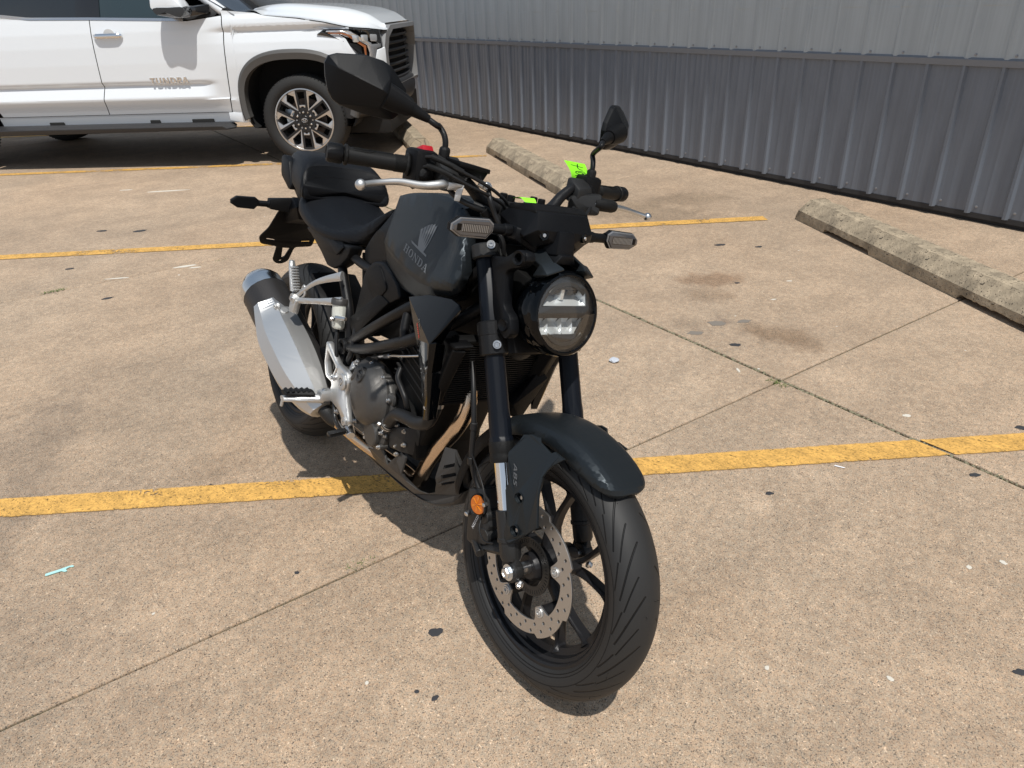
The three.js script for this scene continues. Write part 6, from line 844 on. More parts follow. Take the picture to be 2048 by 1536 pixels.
// ---------- engine ----------
{
  const body = part('engine_block', [hull([[0.56, 0.32, 0.100], [0.56, 0.29, -0.10], [0.90, 0.34, 0.085], [0.90, 0.30, -0.085], [0.55, 0.45, 0.105], [0.55, 0.45, -0.11], [0.88, 0.44, 0.095], [0.88, 0.44, -0.10], [0.66, 0.50, 0.10], [0.66, 0.50, -0.10]], 0.012), hull([[0.74, 0.44, 0.078], [0.74, 0.44, -0.078], [0.90, 0.38, 0.078], [0.90, 0.38, -0.078], [0.82, 0.66, 0.07], [0.82, 0.66, -0.07], [0.985, 0.60, 0.07], [0.985, 0.60, -0.07]], 0.012), hull([[0.80, 0.62, 0.082], [0.80, 0.62, -0.082], [0.97, 0.57, 0.082], [0.97, 0.57, -0.082], [0.83, 0.72, 0.06], [0.83, 0.72, -0.06], [0.97, 0.68, 0.06], [0.97, 0.68, -0.06]], 0.01)], M.dark, BK);
  const finM = M.engineDark, fins = []; for (let k = 0; k < 7; k++) { const t = k / 7, x = lerp(0.80, 0.86, t), y = lerp(0.46, 0.60, t); fins.push(hull([[x - 0.08, y + 0.03, 0.086], [x + 0.1, y - 0.03, 0.086], [x - 0.08, y + 0.034, 0.086], [x + 0.1, y - 0.026, 0.086], [x - 0.08, y + 0.03, -0.086], [x + 0.1, y - 0.03, -0.086], [x - 0.08, y + 0.034, -0.086], [x + 0.1, y - 0.026, -0.086]], 0.001)); } part('cylinder_fin', fins, finM, body, { kind: 'stuff' });
  // right crankcase cover with bolts round its edge
  const outl = [[0.520, 0.440], [0.590, 0.492], [0.68, 0.520], [0.755, 0.505], [0.800, 0.455], [0.812, 0.40], [0.805, 0.35], [0.765, 0.315], [0.690, 0.305], [0.62, 0.315], [0.545, 0.330]];
  const cc = part('crankcase_cover', plate(outl, 0.095, 0.122, { bevel: 0.006, bs: 3, round: 0.03 }), M.engine, BK);
  outl.forEach(([x, y], i) => { const k = 0.93, q = [lerp(0.67, x, k), lerp(0.39, y, k)]; part('cover_bolt', [lathe([[0.0095, 0], [0.0105, -0.001], [0.0105, -0.02], [0, -0.02], [0, 0]], [q[0], q[1], 0.1265], [0, 0, 1], 18)], M.engine, cc); part('bolt_head', bolt([q[0], q[1], 0.127], [0, 0, 1], 0.0052, 0.006), M.zinc, cc); });
  const cl = part('clutch_cover', lathe([[0.092, 0.0], [0.092, 0.006], [0.088, 0.010], [0.083, 0.018], [0.078, 0.030], [0.070, 0.040], [0.058, 0.046], [0.045, 0.049], [0, 0.052]], [0.700, 0.428, 0.118], [-0.06, 0.03, 1], 64, 30), M.engine, BK);
  part('cover_shoulder', [hull([[0.60, 0.47, 0.115], [0.64, 0.51, 0.115], [0.72, 0.515, 0.115], [0.60, 0.44, 0.118], [0.655, 0.49, 0.152], [0.70, 0.49, 0.150], [0.64, 0.455, 0.155], [0.76, 0.46, 0.118]], 0.008), hull([[0.74, 0.44, 0.115], [0.80, 0.445, 0.115], [0.74, 0.47, 0.115], [0.80, 0.46, 0.115], [0.76, 0.455, 0.13]], 0.008)], M.engine, cl);
  part('filler_cap', [lathe([[0.013, 0.006], [0.0205, 0.006], [0.022, 0.003], [0.022, -0.004], [0, -0.004], [0, 0.001], [0.013, 0.001], [0.013, 0.006]], [0.690, 0.485, 0.158], [-0.15, 0.30, 0.94], 30), (() => { const g = new THREE.BoxGeometry(0.030, 0.007, 0.008); return place(g, V(0.690, 0.485, 0.161), V(-0.15, 0.30, 0.94)); })()], M.engineDark, cl);
  const ct = printTex(512, 128, (x) => { x.font = 'bold 100px sans-serif'; x.textAlign = 'center'; x.save(); x.translate(256, 100); x.scale(1.3, 1); x.fillText('HONDA', 0, 0); x.restore(); });
  decal('cover_lettering', cl, [0.668, 0.402, 0.16], [0.88, -0.45, 0], [0.45, 0.88, 0], [0, 0, -1], 0.064, 0.016, ink([0.02, 0.02, 0.02], ct, 0.4, 0.3), BK, 18, 5);
  // water pump, hoses
  part('water_pump', [lathe([[0, 0.0], [0.046, 0], [0.046, 0.014], [0.041, 0.019], [0.034, 0.020], [0.034, 0.033], [0.031, 0.036], [0, 0.037]], [0.752, 0.341, 0.112], [0, 0, 1], 48), rod([0.778, 0.366, 0.118], [0.812, 0.395, 0.128], 0.0185, 20), ...[[0.714, 0.312], [0.789, 0.318], [0.754, 0.390], [0.792, 0.360]].map(([x, y]) => rod([x, y, 0.112], [x, y, 0.135], 0.0085, 14))], M.engine, BK);
  for (const [x, y] of [[0.714, 0.312], [0.789, 0.318], [0.754, 0.390], [0.792, 0.360], [0.845, 0.345], [0.880, 0.365], [0.850, 0.325], [0.875, 0.40], [0.835, 0.40]]) part('engine_bolt', bolt([x, y, x > 0.8 ? 0.118 : 0.137], [0, 0, 1], 0.0043, 0.006), M.zinc, BK);
  part('case_rib', [hull([[0.81, 0.335, 0.10], [0.90, 0.345, 0.09], [0.80, 0.38, 0.10], [0.90, 0.42, 0.09], [0.82, 0.335, 0.118], [0.87, 0.345, 0.115], [0.81, 0.38, 0.118], [0.88, 0.41, 0.113]], 0.005)], M.engineDark, BK);
  part('coolant_hose', tube([[0.800, 0.384, 0.124], [0.820, 0.408, 0.130], [0.850, 0.437, 0.132], [0.895, 0.450, 0.133], [0.945, 0.457, 0.132], [0.985, 0.476, 0.128], [1.000, 0.505, 0.125], [1.004, 0.540, 0.120]], 0.0165, 70, 18), M.hose, BK);
  part('hose_clamp', [lathe([[0.0175, -0.006], [0.0185, -0.006], [0.0185, 0.006], [0.0175, 0.006]], [0.806, 0.390, 0.126], [0.55, 0.75, 0.12], 26), ...bolt([0.793, 0.385, 0.142], [-0.6, 0.2, 0.5], 0.005, 0.008, false)], M.zinc, BK);
  part('hose_clamp', [lathe([[0.0172, -0.005], [0.0182, -0.005], [0.0182, 0.005], [0.0172, 0.005]], [1.003, 0.530, 0.1215], [0.08, 1, -0.1], 26)], M.zinc, BK);
  part('breather_hose', tube([[0.818, 0.548, 0.120], [0.832, 0.530, 0.132], [0.860, 0.512, 0.134], [0.880, 0.494, 0.132], [0.882, 0.470, 0.124], [0.87, 0.455, 0.112]], 0.0072, 40, 12), M.hose, BK);
  part('throttle_body', [rod([0.76, 0.62, -0.05], [0.70, 0.64, -0.05], 0.03, 20), hull([[0.62, 0.58, 0.08], [0.62, 0.58, -0.08], [0.8, 0.60, 0.08], [0.8, 0.60, -0.08], [0.62, 0.70, 0.08], [0.62, 0.70, -0.08], [0.78, 0.70, 0.08], [0.78, 0.70, -0.08]], 0.01)], M.dark, BK);
  part('clutch_cable_end', [rod([0.70, 0.538, 0.118], [0.735, 0.552, 0.122], 0.0052, 12), rod([0.735, 0.552, 0.122], [0.765, 0.564, 0.124], 0.0066, 6), tube([[0.765, 0.564, 0.124], [0.84, 0.59, 0.126], [0.92, 0.62, 0.11]], 0.0036, 20, 8)], M.zinc, BK, { kind: 'stuff' });
  part('clutch_arm', [hull([[0.655, 0.515, 0.11], [0.675, 0.515, 0.11], [0.700, 0.54, 0.118], [0.695, 0.53, 0.118], [0.66, 0.522, 0.118], [0.67, 0.51, 0.112]], 0.004), rod([0.660, 0.515, 0.10], [0.660, 0.535, 0.10], 0.012, 16)], M.engineDark, BK);
  part('water_hose', tube([[0.53, 0.60, 0.10], [0.548, 0.55, 0.118], [0.552, 0.50, 0.124], [0.535, 0.47, 0.122], [0.52, 0.455, 0.11]], 0.0088, 34, 12), M.hose, BK);
  // header pipe
  part('exhaust_pipe', tube([[0.955, 0.590, 0.02], [1.005, 0.560, 0.034], [1.012, 0.508, 0.040], [0.985, 0.442, 0.046], [0.935, 0.370, 0.050], [0.895, 0.305, 0.048], [0.872, 0.262, 0.044], [0.84, 0.228, 0.036], [0.78, 0.218, 0.030], [0.68, 0.222, 0.05], [0.58, 0.238, 0.085], [0.50, 0.262, 0.118]], 0.0205, 110, 28), M.steel, BK);
  part('exhaust_flange', [lathe([[0, 0], [0.034, 0], [0.034, 0.008], [0.02, 0.01], [0, 0.01]], [0.965, 0.586, 0.022], [0.85, -0.45, 0.2], 24)], M.zinc, BK);
  // belly pan: right and left skins joined below
  const N = [[0.500, 0.205], [0.62, 0.232], [0.735, 0.292], [0.772, 0.306], [0.815, 0.262], [0.855, 0.252, 0.001], [0.865, 0.340], [0.885, 0.334], [0.880, 0.300], [0.872, 0.275], [0.880, 0.256], [0.905, 0.244], [0.935, 0.245], [0.965, 0.262], [0.985, 0.30], [0.990, 0.345], [1.000, 0.41], [1.030, 0.415], [1.052, 0.365], [1.048, 0.32], [1.025, 0.268], [0.985, 0.232], [0.92, 0.206], [0.80, 0.190], [0.64, 0.178], [0.52, 0.176]];
  const skin = [[0.500, 0.200], [0.62, 0.228], [0.74, 0.286], [0.775, 0.300], [0.800, 0.268], [0.862, 0.336], [0.886, 0.331], [0.880, 0.300], [0.873, 0.278], [0.880, 0.258], [0.905, 0.245], [0.935, 0.245], [0.962, 0.262], [0.982, 0.30], [0.990, 0.345], [1.000, 0.41], [1.028, 0.415], [1.050, 0.365], [1.046, 0.32], [1.022, 0.268], [0.985, 0.234], [0.92, 0.208], [0.80, 0.192], [0.64, 0.182], [0.52, 0.180]];
  const slots = [[[1.004, 0.352], [1.034, 0.372], [1.034, 0.384], [1.004, 0.364]], [[1.000, 0.322], [1.034, 0.345], [1.034, 0.357], [1.000, 0.335]], [[0.994, 0.300], [1.026, 0.320], [1.028, 0.330], [0.996, 0.310]]].map(h => h.slice().reverse());
  const fine = skin.flatMap((p, i) => { const q = skin[(i + 1) % skin.length], L = Math.hypot(q[0] - p[0], q[1] - p[1]), n = Math.max(1, Math.round(L / 0.02)); return Array.from({ length: n }, (_, k) => [lerp(p[0], q[0], k / n), lerp(p[1], q[1], k / n)]); });
  const zAt = (x, y) => { const top = interp([[0.5, 0.085], [0.75, 0.112], [0.9, 0.110], [0.97, 0.088], [1.05, 0.055]], x), bot = interp([[0.5, 0.05], [0.8, 0.055], [0.95, 0.045], [1.05, 0.022]], x), yb = interp([[0.5, 0.178], [0.8, 0.19], [0.92, 0.206], [1.02, 0.265], [1.05, 0.33]], x); return lerp(bot, top, sstep(0, 0.085, y - yb)); };
  let pg = plate(fine, 0, 0.006, { bevel: 0.0012, holes: slots }); pg = warp(pg, (x, y, z) => [x, y, z + zAt(x, y) - 0.006], 26);
  const bp = part('belly_pan', [pg, mirrorZ(pg)], M.plastic, BK); bp.material = mat([0.045, 0.044, 0.043], 0.5, 0.2, { bumpMap: M.plastic.bumpMap, bumpScale: 0.0003 });
  part('pan_floor', loft([[0.5, 0.05, 0.176], [0.64, 0.052, 0.178], [0.80, 0.055, 0.188], [0.92, 0.050, 0.203], [0.985, 0.038, 0.23], [1.03, 0.026, 0.272], [1.052, 0.020, 0.33]].map(([x, w, y]) => [[x, y + 0.006, -w], [x, y, -w * 0.7], [x, y - 0.002, 0], [x, y, w * 0.7], [x, y + 0.006, w], [x, y + 0.010, w * 0.9], [x, y + 0.008, 0], [x, y + 0.010, -w * 0.9]]), { along: 4, round: 2 }), bp.material, bp);
}
// ---------- rider hanger, pegs, brake pedal ----------
for (const s of [1, -1]) {
  const F = g => s > 0 ? g : mirrorZ(join(g));
  const g = plate([[0.434, 0.492], [0.447, 0.492], [0.517, 0.453], [0.560, 0.452], [0.588, 0.448], [0.600, 0.425], [0.588, 0.390], [0.612, 0.345], [0.628, 0.318], [0.618, 0.300], [0.600, 0.300], [0.556, 0.325], [0.500, 0.332], [0.482, 0.345], [0.498, 0.386], [0.452, 0.388], [0.434, 0.425]], 0.130, 0.150, { bevel: 0.005, bs: 3, round: 0.012, holes: [[[0.449, 0.468], [0.446, 0.432], [0.460, 0.402], [0.480, 0.398], [0.522, 0.428], [0.506, 0.443]]] });
  const hg = part('foot_hanger', [F(g), F(lathe([[0.012, 0.006], [0.021, 0.006], [0.024, 0.003], [0.024, -0.02], [0, -0.02], [0, 0.001], [0.012, 0.001], [0.012, 0.006]], [0.571, 0.418, 0.152], [0, 0, 1], 30)), F(hull([[0.55, 0.405, 0.15], [0.58, 0.40, 0.15], [0.61, 0.325, 0.15], [0.595, 0.315, 0.15], [0.565, 0.36, 0.160], [0.585, 0.36, 0.160]], 0.004)), F(lathe([[0.006, 0.004], [0.012, 0.004], [0.014, 0.002], [0.014, -0.015], [0, -0.015], [0, 0.0]], [0.608, 0.314, 0.152], [0, 0, 1], 24))], M.cast, BK);
  part('hanger_bolt', [...bolt([0.571, 0.418, 0.153 * s], [0, 0, s], 0.009, 0.006), ...bolt([0.608, 0.314, 0.152 * s], [0, 0, s], 0.006, 0.005)], M.zinc, hg, { kind: 'stuff' });
  const peg = part('foot_peg', [F(loft([[0.172, 0.492, 0.345, 0.016, 0.013], [0.20, 0.480, 0.343, 0.017, 0.012], [0.235, 0.462, 0.338, 0.018, 0.010], [0.268, 0.438, 0.330, 0.015, 0.008]].map(([z, x, y, a, b]) => Array.from({ length: 8 }, (_, k) => { const q = k / 8 * 6.283; return [x + a * Math.cos(q), y - 0.008 + b * Math.sin(q), z]; })), { along: 4, round: 2 })), F(hull([[0.48, 0.335, 0.150], [0.505, 0.335, 0.150], [0.48, 0.36, 0.150], [0.505, 0.36, 0.150], [0.478, 0.335, 0.178], [0.505, 0.338, 0.178], [0.478, 0.355, 0.178], [0.505, 0.358, 0.178]], 0.004)), F(rod([0.435, 0.322, 0.264], [0.432, 0.296, 0.266], 0.005, 10))], M.cast, BK);
  const rub = [F(loft([[0.196, 0.482, 0.352, 0.018, 0.007], [0.205, 0.478, 0.353, 0.0185, 0.009], [0.255, 0.449, 0.345, 0.0175, 0.009], [0.268, 0.440, 0.342, 0.015, 0.006]].map(([z, x, y, a, b]) => Array.from({ length: 8 }, (_, k) => { const q = k / 8 * 6.283; return [x + a * Math.cos(q), y + b * Math.sin(q), z]; })), { along: 3, round: 2 }))];
  for (let k = 0; k < 5; k++) { const z = 0.206 + k * 0.013, x = lerp(0.477, 0.444, k / 5), y = lerp(0.3625, 0.354, k / 5); rub.push(F(hull([[x - 0.013, y - 0.003, z], [x + 0.013, y - 0.003, z], [x - 0.011, y + 0.001, z + 0.002], [x + 0.011, y + 0.001, z + 0.002], [x - 0.013, y - 0.003, z + 0.007], [x + 0.013, y - 0.003, z + 0.007]], 0.001))); }
  part('peg_rubber', rub, M.rubber, peg);
  part('peg_pin', [...bolt([0.490, 0.362, 0.166 * s], [0, 1, 0], 0.006, 0.004)], M.zinc, peg);
  // passenger peg on its forked arm
  const zz = 0.195, arm = (a, b, c) => F(loft([[a, 0.0095, 0.0045], [b, 0.0085, 0.004], [c, 0.014, 0.005]].map(([p, h, w]) => Array.from({ length: 8 }, (_, k) => { const q = k / 8 * 6.283; return [p[0], p[1] + h * Math.cos(q), p[2] + w * Math.sin(q)]; })), { along: 6, round: 2 }));
  const ph = part('passenger_hanger', [arm([0.292, 0.582, zz], [0.37, 0.648, 0.170], [0.455, 0.690, 0.132]), arm([0.300, 0.574, zz], [0.39, 0.598, 0.168], [0.470, 0.620, 0.132]), F(lathe([[0, 0.012], [0.014, 0.012], [0.017, 0.008], [0.017, -0.010], [0, -0.010]], [0.292, 0.578, zz], [0, 0, 1], 24)), F(hull([[0.275, 0.575, zz - 0.008], [0.31, 0.575, zz - 0.008], [0.27, 0.535, 0.19], [0.30, 0.535, 0.19], [0.275, 0.575, zz + 0.004], [0.31, 0.575, zz + 0.004], [0.27, 0.535, 0.20], [0.30, 0.54, 0.20]], 0.004))], M.cast, BK);
  const pp = part('passenger_peg', [F(loft([[0.288, 0.600, 0.011, 0.012], [0.275, 0.63, 0.010, 0.012], [0.260, 0.662, 0.010, 0.011], [0.252, 0.682, 0.008, 0.008]].map(([x, y, a, b]) => Array.from({ length: 8 }, (_, k) => { const q = k / 8 * 6.283; return [x + a * Math.cos(q), y, zz + 0.004 + b * Math.sin(q)]; })), { along: 4, round: 2 })), ...Array.from({ length: 9 }, (_, k) => { const t = k / 9, x = lerp(0.300, 0.268, t), y = lerp(0.605, 0.672, t); return F(hull([[x, y, zz - 0.008], [x + 0.004, y + 0.002, zz - 0.008], [x, y + 0.004, zz - 0.008], [x, y, zz + 0.014], [x + 0.004, y + 0.002, zz + 0.014], [x, y + 0.004, zz + 0.014]], 0.0008)); }), F(tube([[0.298, 0.595, zz - 0.012], [0.322, 0.625, zz - 0.012], [0.330, 0.60, zz - 0.012], [0.31, 0.582, zz - 0.01]], 0.004, 20, 8))], M.cast, BK);
  part('peg_bolt', [...bolt([0.292, 0.578, (zz + 0.012) * s], [0, 0, s], 0.0065, 0.005)], M.zinc, ph);
  if (s > 0) {
    const pad = [plate([[0.568, 0.145], [0.588, 0.145], [0.600, 0.205], [0.580, 0.205]].map(([x, z]) => [x, z]), 0, 0.010, { bevel: 0.003, round: 0.006, holes: [0, 1, 2, 3].map(k => [[0.5735 + k * 0.0028, 0.155 + k * 0.013], [0.5885 + k * 0.0028, 0.155 + k * 0.013], [0.590 + k * 0.0028, 0.162 + k * 0.013], [0.575 + k * 0.0028, 0.162 + k * 0.013]].reverse()) })]; pad.forEach(g => { g.rotateX(Math.PI / 2); g.scale(1, 1, 1); g.translate(0.035, 0.292, 0); });
    part('brake_pedal', [...pad, tube([[0.500, 0.335, 0.138], [0.535, 0.290, 0.145], [0.575, 0.280, 0.150], [0.615, 0.285, 0.158]], 0.0065, 30, 10), tube([[0.515, 0.395, 0.128], [0.525, 0.34, 0.13], [0.548, 0.30, 0.132], [0.58, 0.292, 0.135]], 0.0055, 24, 8)], mat([0.05, 0.05, 0.05], 0.35, 0.7), BK);
    part('pedal_hardware', [...bolt([0.505, 0.405, 0.152], [0, 0, 1], 0.0065, 0.007), ...bolt([0.520, 0.412, 0.152], [0.2, 0.3, 1], 0.005, 0.007), ...bolt([0.532, 0.31, 0.142], [0, 0, 1], 0.006, 0.006), rod([0.50, 0.40, 0.146], [0.525, 0.445, 0.146], 0.006, 12), rod([0.585, 0.29, 0.125], [0.625, 0.275, 0.135], 0.013, 18), rod([0.56, 0.45, 0.12], [0.585, 0.475, 0.125], 0.011, 14)], M.zinc, BK, { kind: 'stuff' });
  }
}
// brake fluid pot behind the frame
{
  const pot = part('fluid_pot', loft([[0.560, 0.017], [0.568, 0.020], [0.60, 0.022], [0.628, 0.022], [0.630, 0.021]].map(([y, r]) => Array.from({ length: 8 }, (_, k) => { const q = k / 8 * 6.283 + 0.4; return [0.462 + r * Math.cos(q) + (y - 0.6) * -0.08, y - 0.018, 0.132 + r * 0.9 * Math.sin(q)]; })), { along: 3, round: 3 }), mat([0.74, 0.75, 0.68], 0.35, 0, { transmission: 0.15 }), BK);
  part('pot_cap', [lathe([[0, 0.016], [0.021, 0.016], [0.0235, 0.012], [0.024, 0.0], [0, 0.0]], [0.459, 0.610, 0.132], [-0.08, 1, 0], 26)], mat([0.045, 0.042, 0.04], 0.5), pot);
  part('pot_stay', [rod([0.475, 0.575, 0.148], [0.505, 0.580, 0.13], 0.007, 12), ...bolt([0.476, 0.572, 0.158], [0.2, 0, 1], 0.0055, 0.006)], M.zinc, BK);
  part('pot_hose', tube([[0.462, 0.545, 0.132], [0.475, 0.51, 0.138], [0.492, 0.46, 0.14], [0.488, 0.425, 0.138]], 0.006, 24, 10), M.hose, BK);
}
// ---------- silencer ----------
{
  const A = V(0.475, 0.292, 0.150), E = V(0.005, 0.545, 0.205), ax = E.clone().sub(A).normalize(), up = V(0.475, 0.88, -0.0).addScaledVector(ax, -V(0.475, 0.88, 0).dot(ax)).normalize(), out = V().crossVectors(up, ax).normalize(); if (out.z < 0) out.negate();
  const L = A.distanceTo(E), sec = (t, h, w, k = 0, off = [0, 0]) => { const c = A.clone().addScaledVector(ax, t * L).addScaledVector(up, off[0]).addScaledVector(out, off[1]); return [[1, 0.28], [0.62, 0.86], [0, 1.06], [-0.62, 0.86], [-1, 0.28], [-1, -0.35], [-0.6, -0.92], [0, -1], [0.6, -0.92], [1, -0.35]].map(([a, b]) => c.clone().addScaledVector(up, a * h).addScaledVector(out, b * w)); };
  const body = part('silencer', [loft([sec(0.02, 0.028, 0.030), sec(0.08, 0.044, 0.042), sec(0.2, 0.062, 0.055), sec(0.4, 0.074, 0.064), sec(0.7, 0.074, 0.066), sec(0.915, 0.070, 0.064)], { along: 5, round: 3, ang: 32 })], mat([0.045, 0.042, 0.041], 0.45, 0.55, { bumpMap: M.engine.bumpMap, bumpScale: 0.0002 }), BK);
  part('end_cap', [loft([sec(0.90, 0.0715, 0.0655), sec(0.955, 0.0705, 0.0650), sec(0.985, 0.066, 0.060), sec(1.025, 0.052, 0.047), sec(1.032, 0.045, 0.040)], { along: 2, round: 2, ang: 24 })], mat([0.66, 0.67, 0.67], 0.22, 1, { roughnessMap: M.alu.roughnessMap }), body);
  part('outlet', lathe([[0.016, -0.06], [0.022, -0.06], [0.022, 0.004], [0.019, 0.006], [0.016, 0.003]], E.clone().addScaledVector(ax, 0.018).toArray(), ax.toArray(), 28), M.dark, body);
  // brushed shield wrapped over the outer face; its rear edge is cut at a slant
  const shieldRow = (t, h0, h1, w, lift) => { const c = A.clone().addScaledVector(ax, t * L), P = (a, b) => c.clone().addScaledVector(up, a).addScaledVector(out, b); return [P(h1 + 0.003, -w * 0.25), P(h1 + 0.004, w * 0.34 + lift), P(lerp(h0, h1, 0.72), w * 0.95 + lift), P(lerp(h0, h1, 0.42), w * 1.10 + lift), P(lerp(h0, h1, 0.16), w * 0.80 + lift), P(h0, w * 0.20 + lift), P(h0 + 0.002, w * 0.18 + lift - 0.008), P(lerp(h0, h1, 0.42), w * 1.0 + lift - 0.008), P(h1 - 0.004, -w * 0.22)]; };
  const sh = part('heat_shield', [loft([shieldRow(0.0, -0.032, 0.024, 0.034, 0.008), shieldRow(0.09, -0.058, 0.046, 0.050, 0.012), shieldRow(0.25, -0.078, 0.068, 0.068, 0.013), shieldRow(0.40, -0.083, 0.078, 0.073, 0.012), shieldRow(0.55, -0.076, 0.079, 0.073, 0.010), shieldRow(0.66, -0.045, 0.074, 0.068, 0.006), shieldRow(0.745, 0.015, 0.068, 0.066, 0.004)], { along: 5, round: 1, ang: 16 })], M.alu, BK);
  part('silencer_mount', [rod(A.clone().addScaledVector(ax, 0.62 * L).addScaledVector(up, 0.058).addScaledVector(out, 0.015).toArray(), A.clone().addScaledVector(ax, 0.62 * L).addScaledVector(up, 0.085).addScaledVector(out, 0.015).toArray(), 0.012, 18), ...bolt(A.clone().addScaledVector(ax, 0.66 * L).addScaledVector(up, 0.078).addScaledVector(out, 0.030).toArray(), out.toArray(), 0.009, 0.008)], M.cast, BK);
  part('link_pipe', tube([[0.50, 0.262, 0.118], [0.49, 0.272, 0.135], A.clone().toArray(), A.clone().addScaledVector(ax, 0.03).toArray()], 0.022, 16, 18), M.engineDark, BK);
}
// ---------- rear wheel, swingarm, stand ----------
{
  const RW = wheelGroup('wheel', 0, 0.306);
  bikeTyre(0.306, 0.150, 0.2165, RW); bikeRim(0.2165, 0.056, RW);
  for (let k = 0; k < 5; k++) ySpoke(10 + 72 * k, 0.034, 0.09, 0.186, 0.27, RW);
  part('hub', lathe([[0.01, 0.07], [0.032, 0.07], [0.05, 0.03], [0.05, -0.03], [0.06, -0.05], [0.06, -0.075], [0.01, -0.075]], [0, 0, 0], [0, 0, 1], 36), M.rim, RW);
  brakeDisc(0.110, 0.080, 4, 0.4, 0.070, RW, 0.1);
  part('axle', [rod([0, 0, -0.125], [0, 0, 0.125], 0.009, 18), ...bolt([0, 0, 0.125], [0, 0, 1], 0.014, 0.012)], M.zinc, RW);
  for (const s of [1, -1]) {
    const arm = loft([[0.505, 0.455, 0.105, 0.032, 0.020], [0.42, 0.43, 0.112, 0.036, 0.018], [0.25, 0.375, 0.116, 0.030, 0.015], [0.08, 0.325, 0.114, 0.026, 0.014], [-0.03, 0.305, 0.112, 0.022, 0.012]].map(([x, y, z, h, w]) => Array.from({ length: 8 }, (_, k) => { const q = k / 8 * 6.283; return [x, y + h * Math.cos(q), z + w * Math.sin(q)]; })), { along: 5, round: 2 }); part('swingarm', s > 0 ? arm : mirrorZ(arm), M.satin, BK);
  }
  part('hugger', loft([[60, 0.055], [80, 0.07], [100, 0.072]].map(([d, w]) => { const a = (d - 30) * Math.PI / 180, r = 0.325; return [[r * Math.cos(a), 0.306 + r * Math.sin(a), -w], [(r + 0.006) * Math.cos(a), 0.306 + (r + 0.006) * Math.sin(a), 0], [r * Math.cos(a), 0.306 + r * Math.sin(a), w], [(r - 0.005) * Math.cos(a), 0.306 + (r - 0.005) * Math.sin(a), w * 0.95], [(r) * Math.cos(a), 0.306 + (r) * Math.sin(a), 0], [(r - 0.005) * Math.cos(a), 0.306 + (r - 0.005) * Math.sin(a), -w * 0.95]]; }), { along: 4, round: 2 }), M.plastic, BK);
  part('shock_absorber', [rod([0.42, 0.50, 0], [0.36, 0.74, 0], 0.028, 20)], M.dark, BK);
  part('brake_caliper', [hull([[0.06, 0.40, 0.075], [0.13, 0.37, 0.075], [0.06, 0.40, 0.11], [0.13, 0.37, 0.11], [0.10, 0.43, 0.075], [0.15, 0.40, 0.075], [0.10, 0.43, 0.11], [0.15, 0.40, 0.11]], 0.008)], M.engineDark, BK);
  part('sprocket_cover', [hull([[0.50, 0.36, -0.13], [0.60, 0.34, -0.13], [0.50, 0.48, -0.13], [0.62, 0.48, -0.13], [0.52, 0.38, -0.10], [0.60, 0.46, -0.10]], 0.01)], M.engineDark, BK);
  part('chain', tube([[0.54, 0.44, -0.105], [0.0, 0.39, -0.1], [-0.085, 0.306, -0.1], [0.0, 0.222, -0.1], [0.54, 0.37, -0.105]], 0.007, 60, 6), M.engineDark, BK);
  part('side_stand', [tube([[0.55, 0.265, -0.12], [0.53, 0.20, -0.165], [0.50, 0.105, -0.23], [0.485, 0.073, -0.252]], [[0, 0.013], [0.2, 0.011], [1, 0.0095]], 30, 14), rod([0.455, 0.068, -0.262], [0.515, 0.069, -0.258], 0.011, 12)], M.frame, BK);
}
// ---------- small print on the motorcycle ----------
{
  const gm = printTex(128, 512, (x) => { x.font = 'italic bold 120px sans-serif'; x.textAlign = 'center'; x.save(); x.translate(64, 256); x.rotate(Math.PI / 2); x.scale(1.7, 0.8); x.fillText('ABS', 0, 42); x.restore(); });
  decal('guard_lettering', BK.userData.guard, [1.318, 0.508, 0.12], [0.93, 0.35, 0], [-0.35, 0.93, 0], [0, 0, -1], 0.016, 0.062, ink([0.11, 0.115, 0.12], gm, 0.4, 0.4), BK, 5, 18);
  const cm = printTex(512, 128, (x) => { x.font = 'bold 92px sans-serif'; x.textAlign = 'center'; x.save(); x.translate(256, 96); x.scale(1.4, 1); x.fillText('NISSIN', 0, 0); x.restore(); });
  decal('caliper_lettering', BK.userData.caliper, [1.192, 0.320, 0.09], [0.30, 0.95, 0], [-0.95, 0.30, 0], [0, 0, -1], 0.055, 0.015, ink([0.55, 0.55, 0.55], cm, 0.5), BK, 14, 4);
  const t1 = printTex(256, 128, (x) => { x.font = 'bold 100px sans-serif'; x.textAlign = 'center'; x.save(); x.translate(128, 100); x.scale(1.3, 1); x.fillText('CB', 0, 0); x.restore(); }), t2 = printTex(256, 128, (x) => { x.font = 'bold 96px sans-serif'; x.textAlign = 'center'; x.fillText('300R', 128, 96); });
  decal('shroud_lettering', BK.userData.shroud, [0.985, 0.722, 0.19], [0.72, -0.69, 0], [0.69, 0.72, 0], [0, 0, -1], 0.034, 0.014, ink([0.07, 0.07, 0.07], t1, 0.3), BK, 10, 4);
  decal('shroud_lettering', BK.userData.shroud, [0.984, 0.704, 0.19], [0.66, -0.75, 0], [0.75, 0.66, 0], [0, 0, -1], 0.045, 0.013, ink([0.55, 0.03, 0.015], t2, 0.4), BK, 10, 4);
  for (const k of ['guard', 'caliper', 'shroud']) delete BK.userData[k];
}
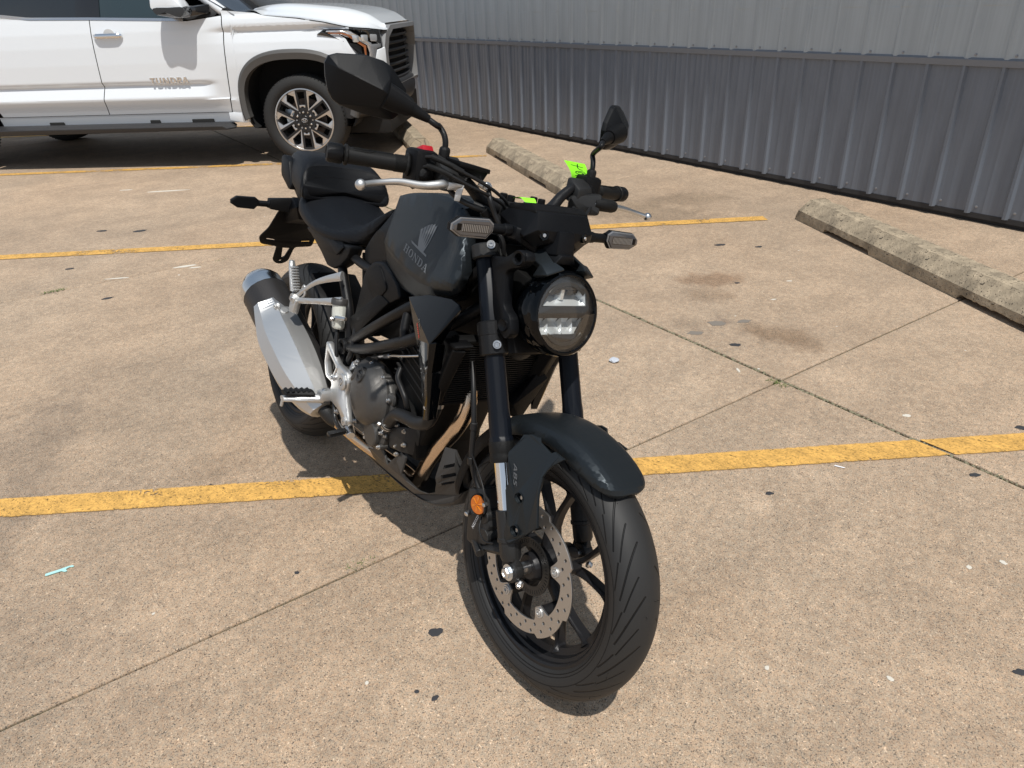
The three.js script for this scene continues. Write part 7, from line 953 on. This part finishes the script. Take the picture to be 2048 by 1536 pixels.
// ---------- paper tags hung on the motorcycle (things of their own) ----------
{
  const toWorld = g => { BK.updateMatrixWorld(true); g.applyMatrix4(BK.matrixWorld); return g; };
  const tagTex = (() => { const c = document.createElement('canvas'); c.width = 256; c.height = 512; const x = c.getContext('2d'); x.fillStyle = '#94f72e'; x.fillRect(0, 0, 256, 512); x.strokeStyle = '#123d0c'; x.lineCap = 'round'; x.lineWidth = 15; const S = f => { x.beginPath(); f(); x.stroke(); }; S(() => { x.moveTo(60, 70); x.lineTo(200, 95); }); S(() => { x.moveTo(150, 40); x.bezierCurveTo(120, 110, 120, 150, 180, 150); }); S(() => { x.moveTo(200, 190); x.bezierCurveTo(60, 160, 40, 250, 130, 255); x.bezierCurveTo(210, 260, 190, 190, 110, 215); }); S(() => { x.moveTo(60, 300); x.lineTo(210, 215); }); S(() => { x.moveTo(70, 330); x.bezierCurveTo(170, 300, 200, 370, 120, 375); x.bezierCurveTo(210, 380, 180, 450, 80, 430); }); const t = new THREE.CanvasTexture(c); t.colorSpace = THREE.SRGBColorSpace; return t; })();
  const P = [[0.945, 1.106, -0.180], [0.945, 1.109, -0.246], [0.955, 1.060, -0.196], [0.955, 1.058, -0.252]];
  const g = grid(10, 18, (u, v) => { const a = V(...P[2]).lerp(V(...P[3]), u), b = V(...P[0]).lerp(V(...P[1]), u), p = a.lerp(b, v); p.x += 0.010 * Math.sin(v * 3.0) - 0.012 * u * v; p.z += 0.008 * v * v * (1 - u) * 1.6; p.y += 0.004 * (1 - u) * v * v; return p.toArray(); });
  const back = g.clone(); back.translate(-0.0004, 0, 0);
  const m = new THREE.Mesh(toWorld(join([g], true)), mat([0.42, 0.95, 0.05], 0.6, 0, { side: THREE.DoubleSide })); m.material = new THREE.MeshPhysicalMaterial({ map: tagTex, roughness: 0.6, side: THREE.DoubleSide }); m.name = 'paper_tag'; m.castShadow = m.receiveShadow = true; scene.add(m); tag(m, 'fluorescent green tag with dark handwriting on the handlebar beside the left mirror stem', 'tag', 'green paper tags on the motorcycle');
  const Q = [[1.062, 1.0175, 0.052], [1.075, 1.020, 0.012], [1.098, 1.016, 0.046], [1.106, 1.0175, 0.022]];
  const g2 = grid(8, 8, (u, v) => { const a = V(...Q[0]).lerp(V(...Q[1]), u), b = V(...Q[2]).lerp(V(...Q[3]), u), p = a.lerp(b, v); p.y += 0.006 * Math.sin(Math.PI * v) + 0.003; return p.toArray(); });
  const m2 = new THREE.Mesh(toWorld(join([g2], true)), new THREE.MeshPhysicalMaterial({ color: C(0.30, 0.93, 0.03), roughness: 0.6, side: THREE.DoubleSide })); m2.name = 'paper_tag_001'; m2.castShadow = true; scene.add(m2); tag(m2, 'small folded fluorescent green slip tucked behind the instrument cowl', 'tag', 'green paper tags on the motorcycle');
}

renderer.render(scene, camera);
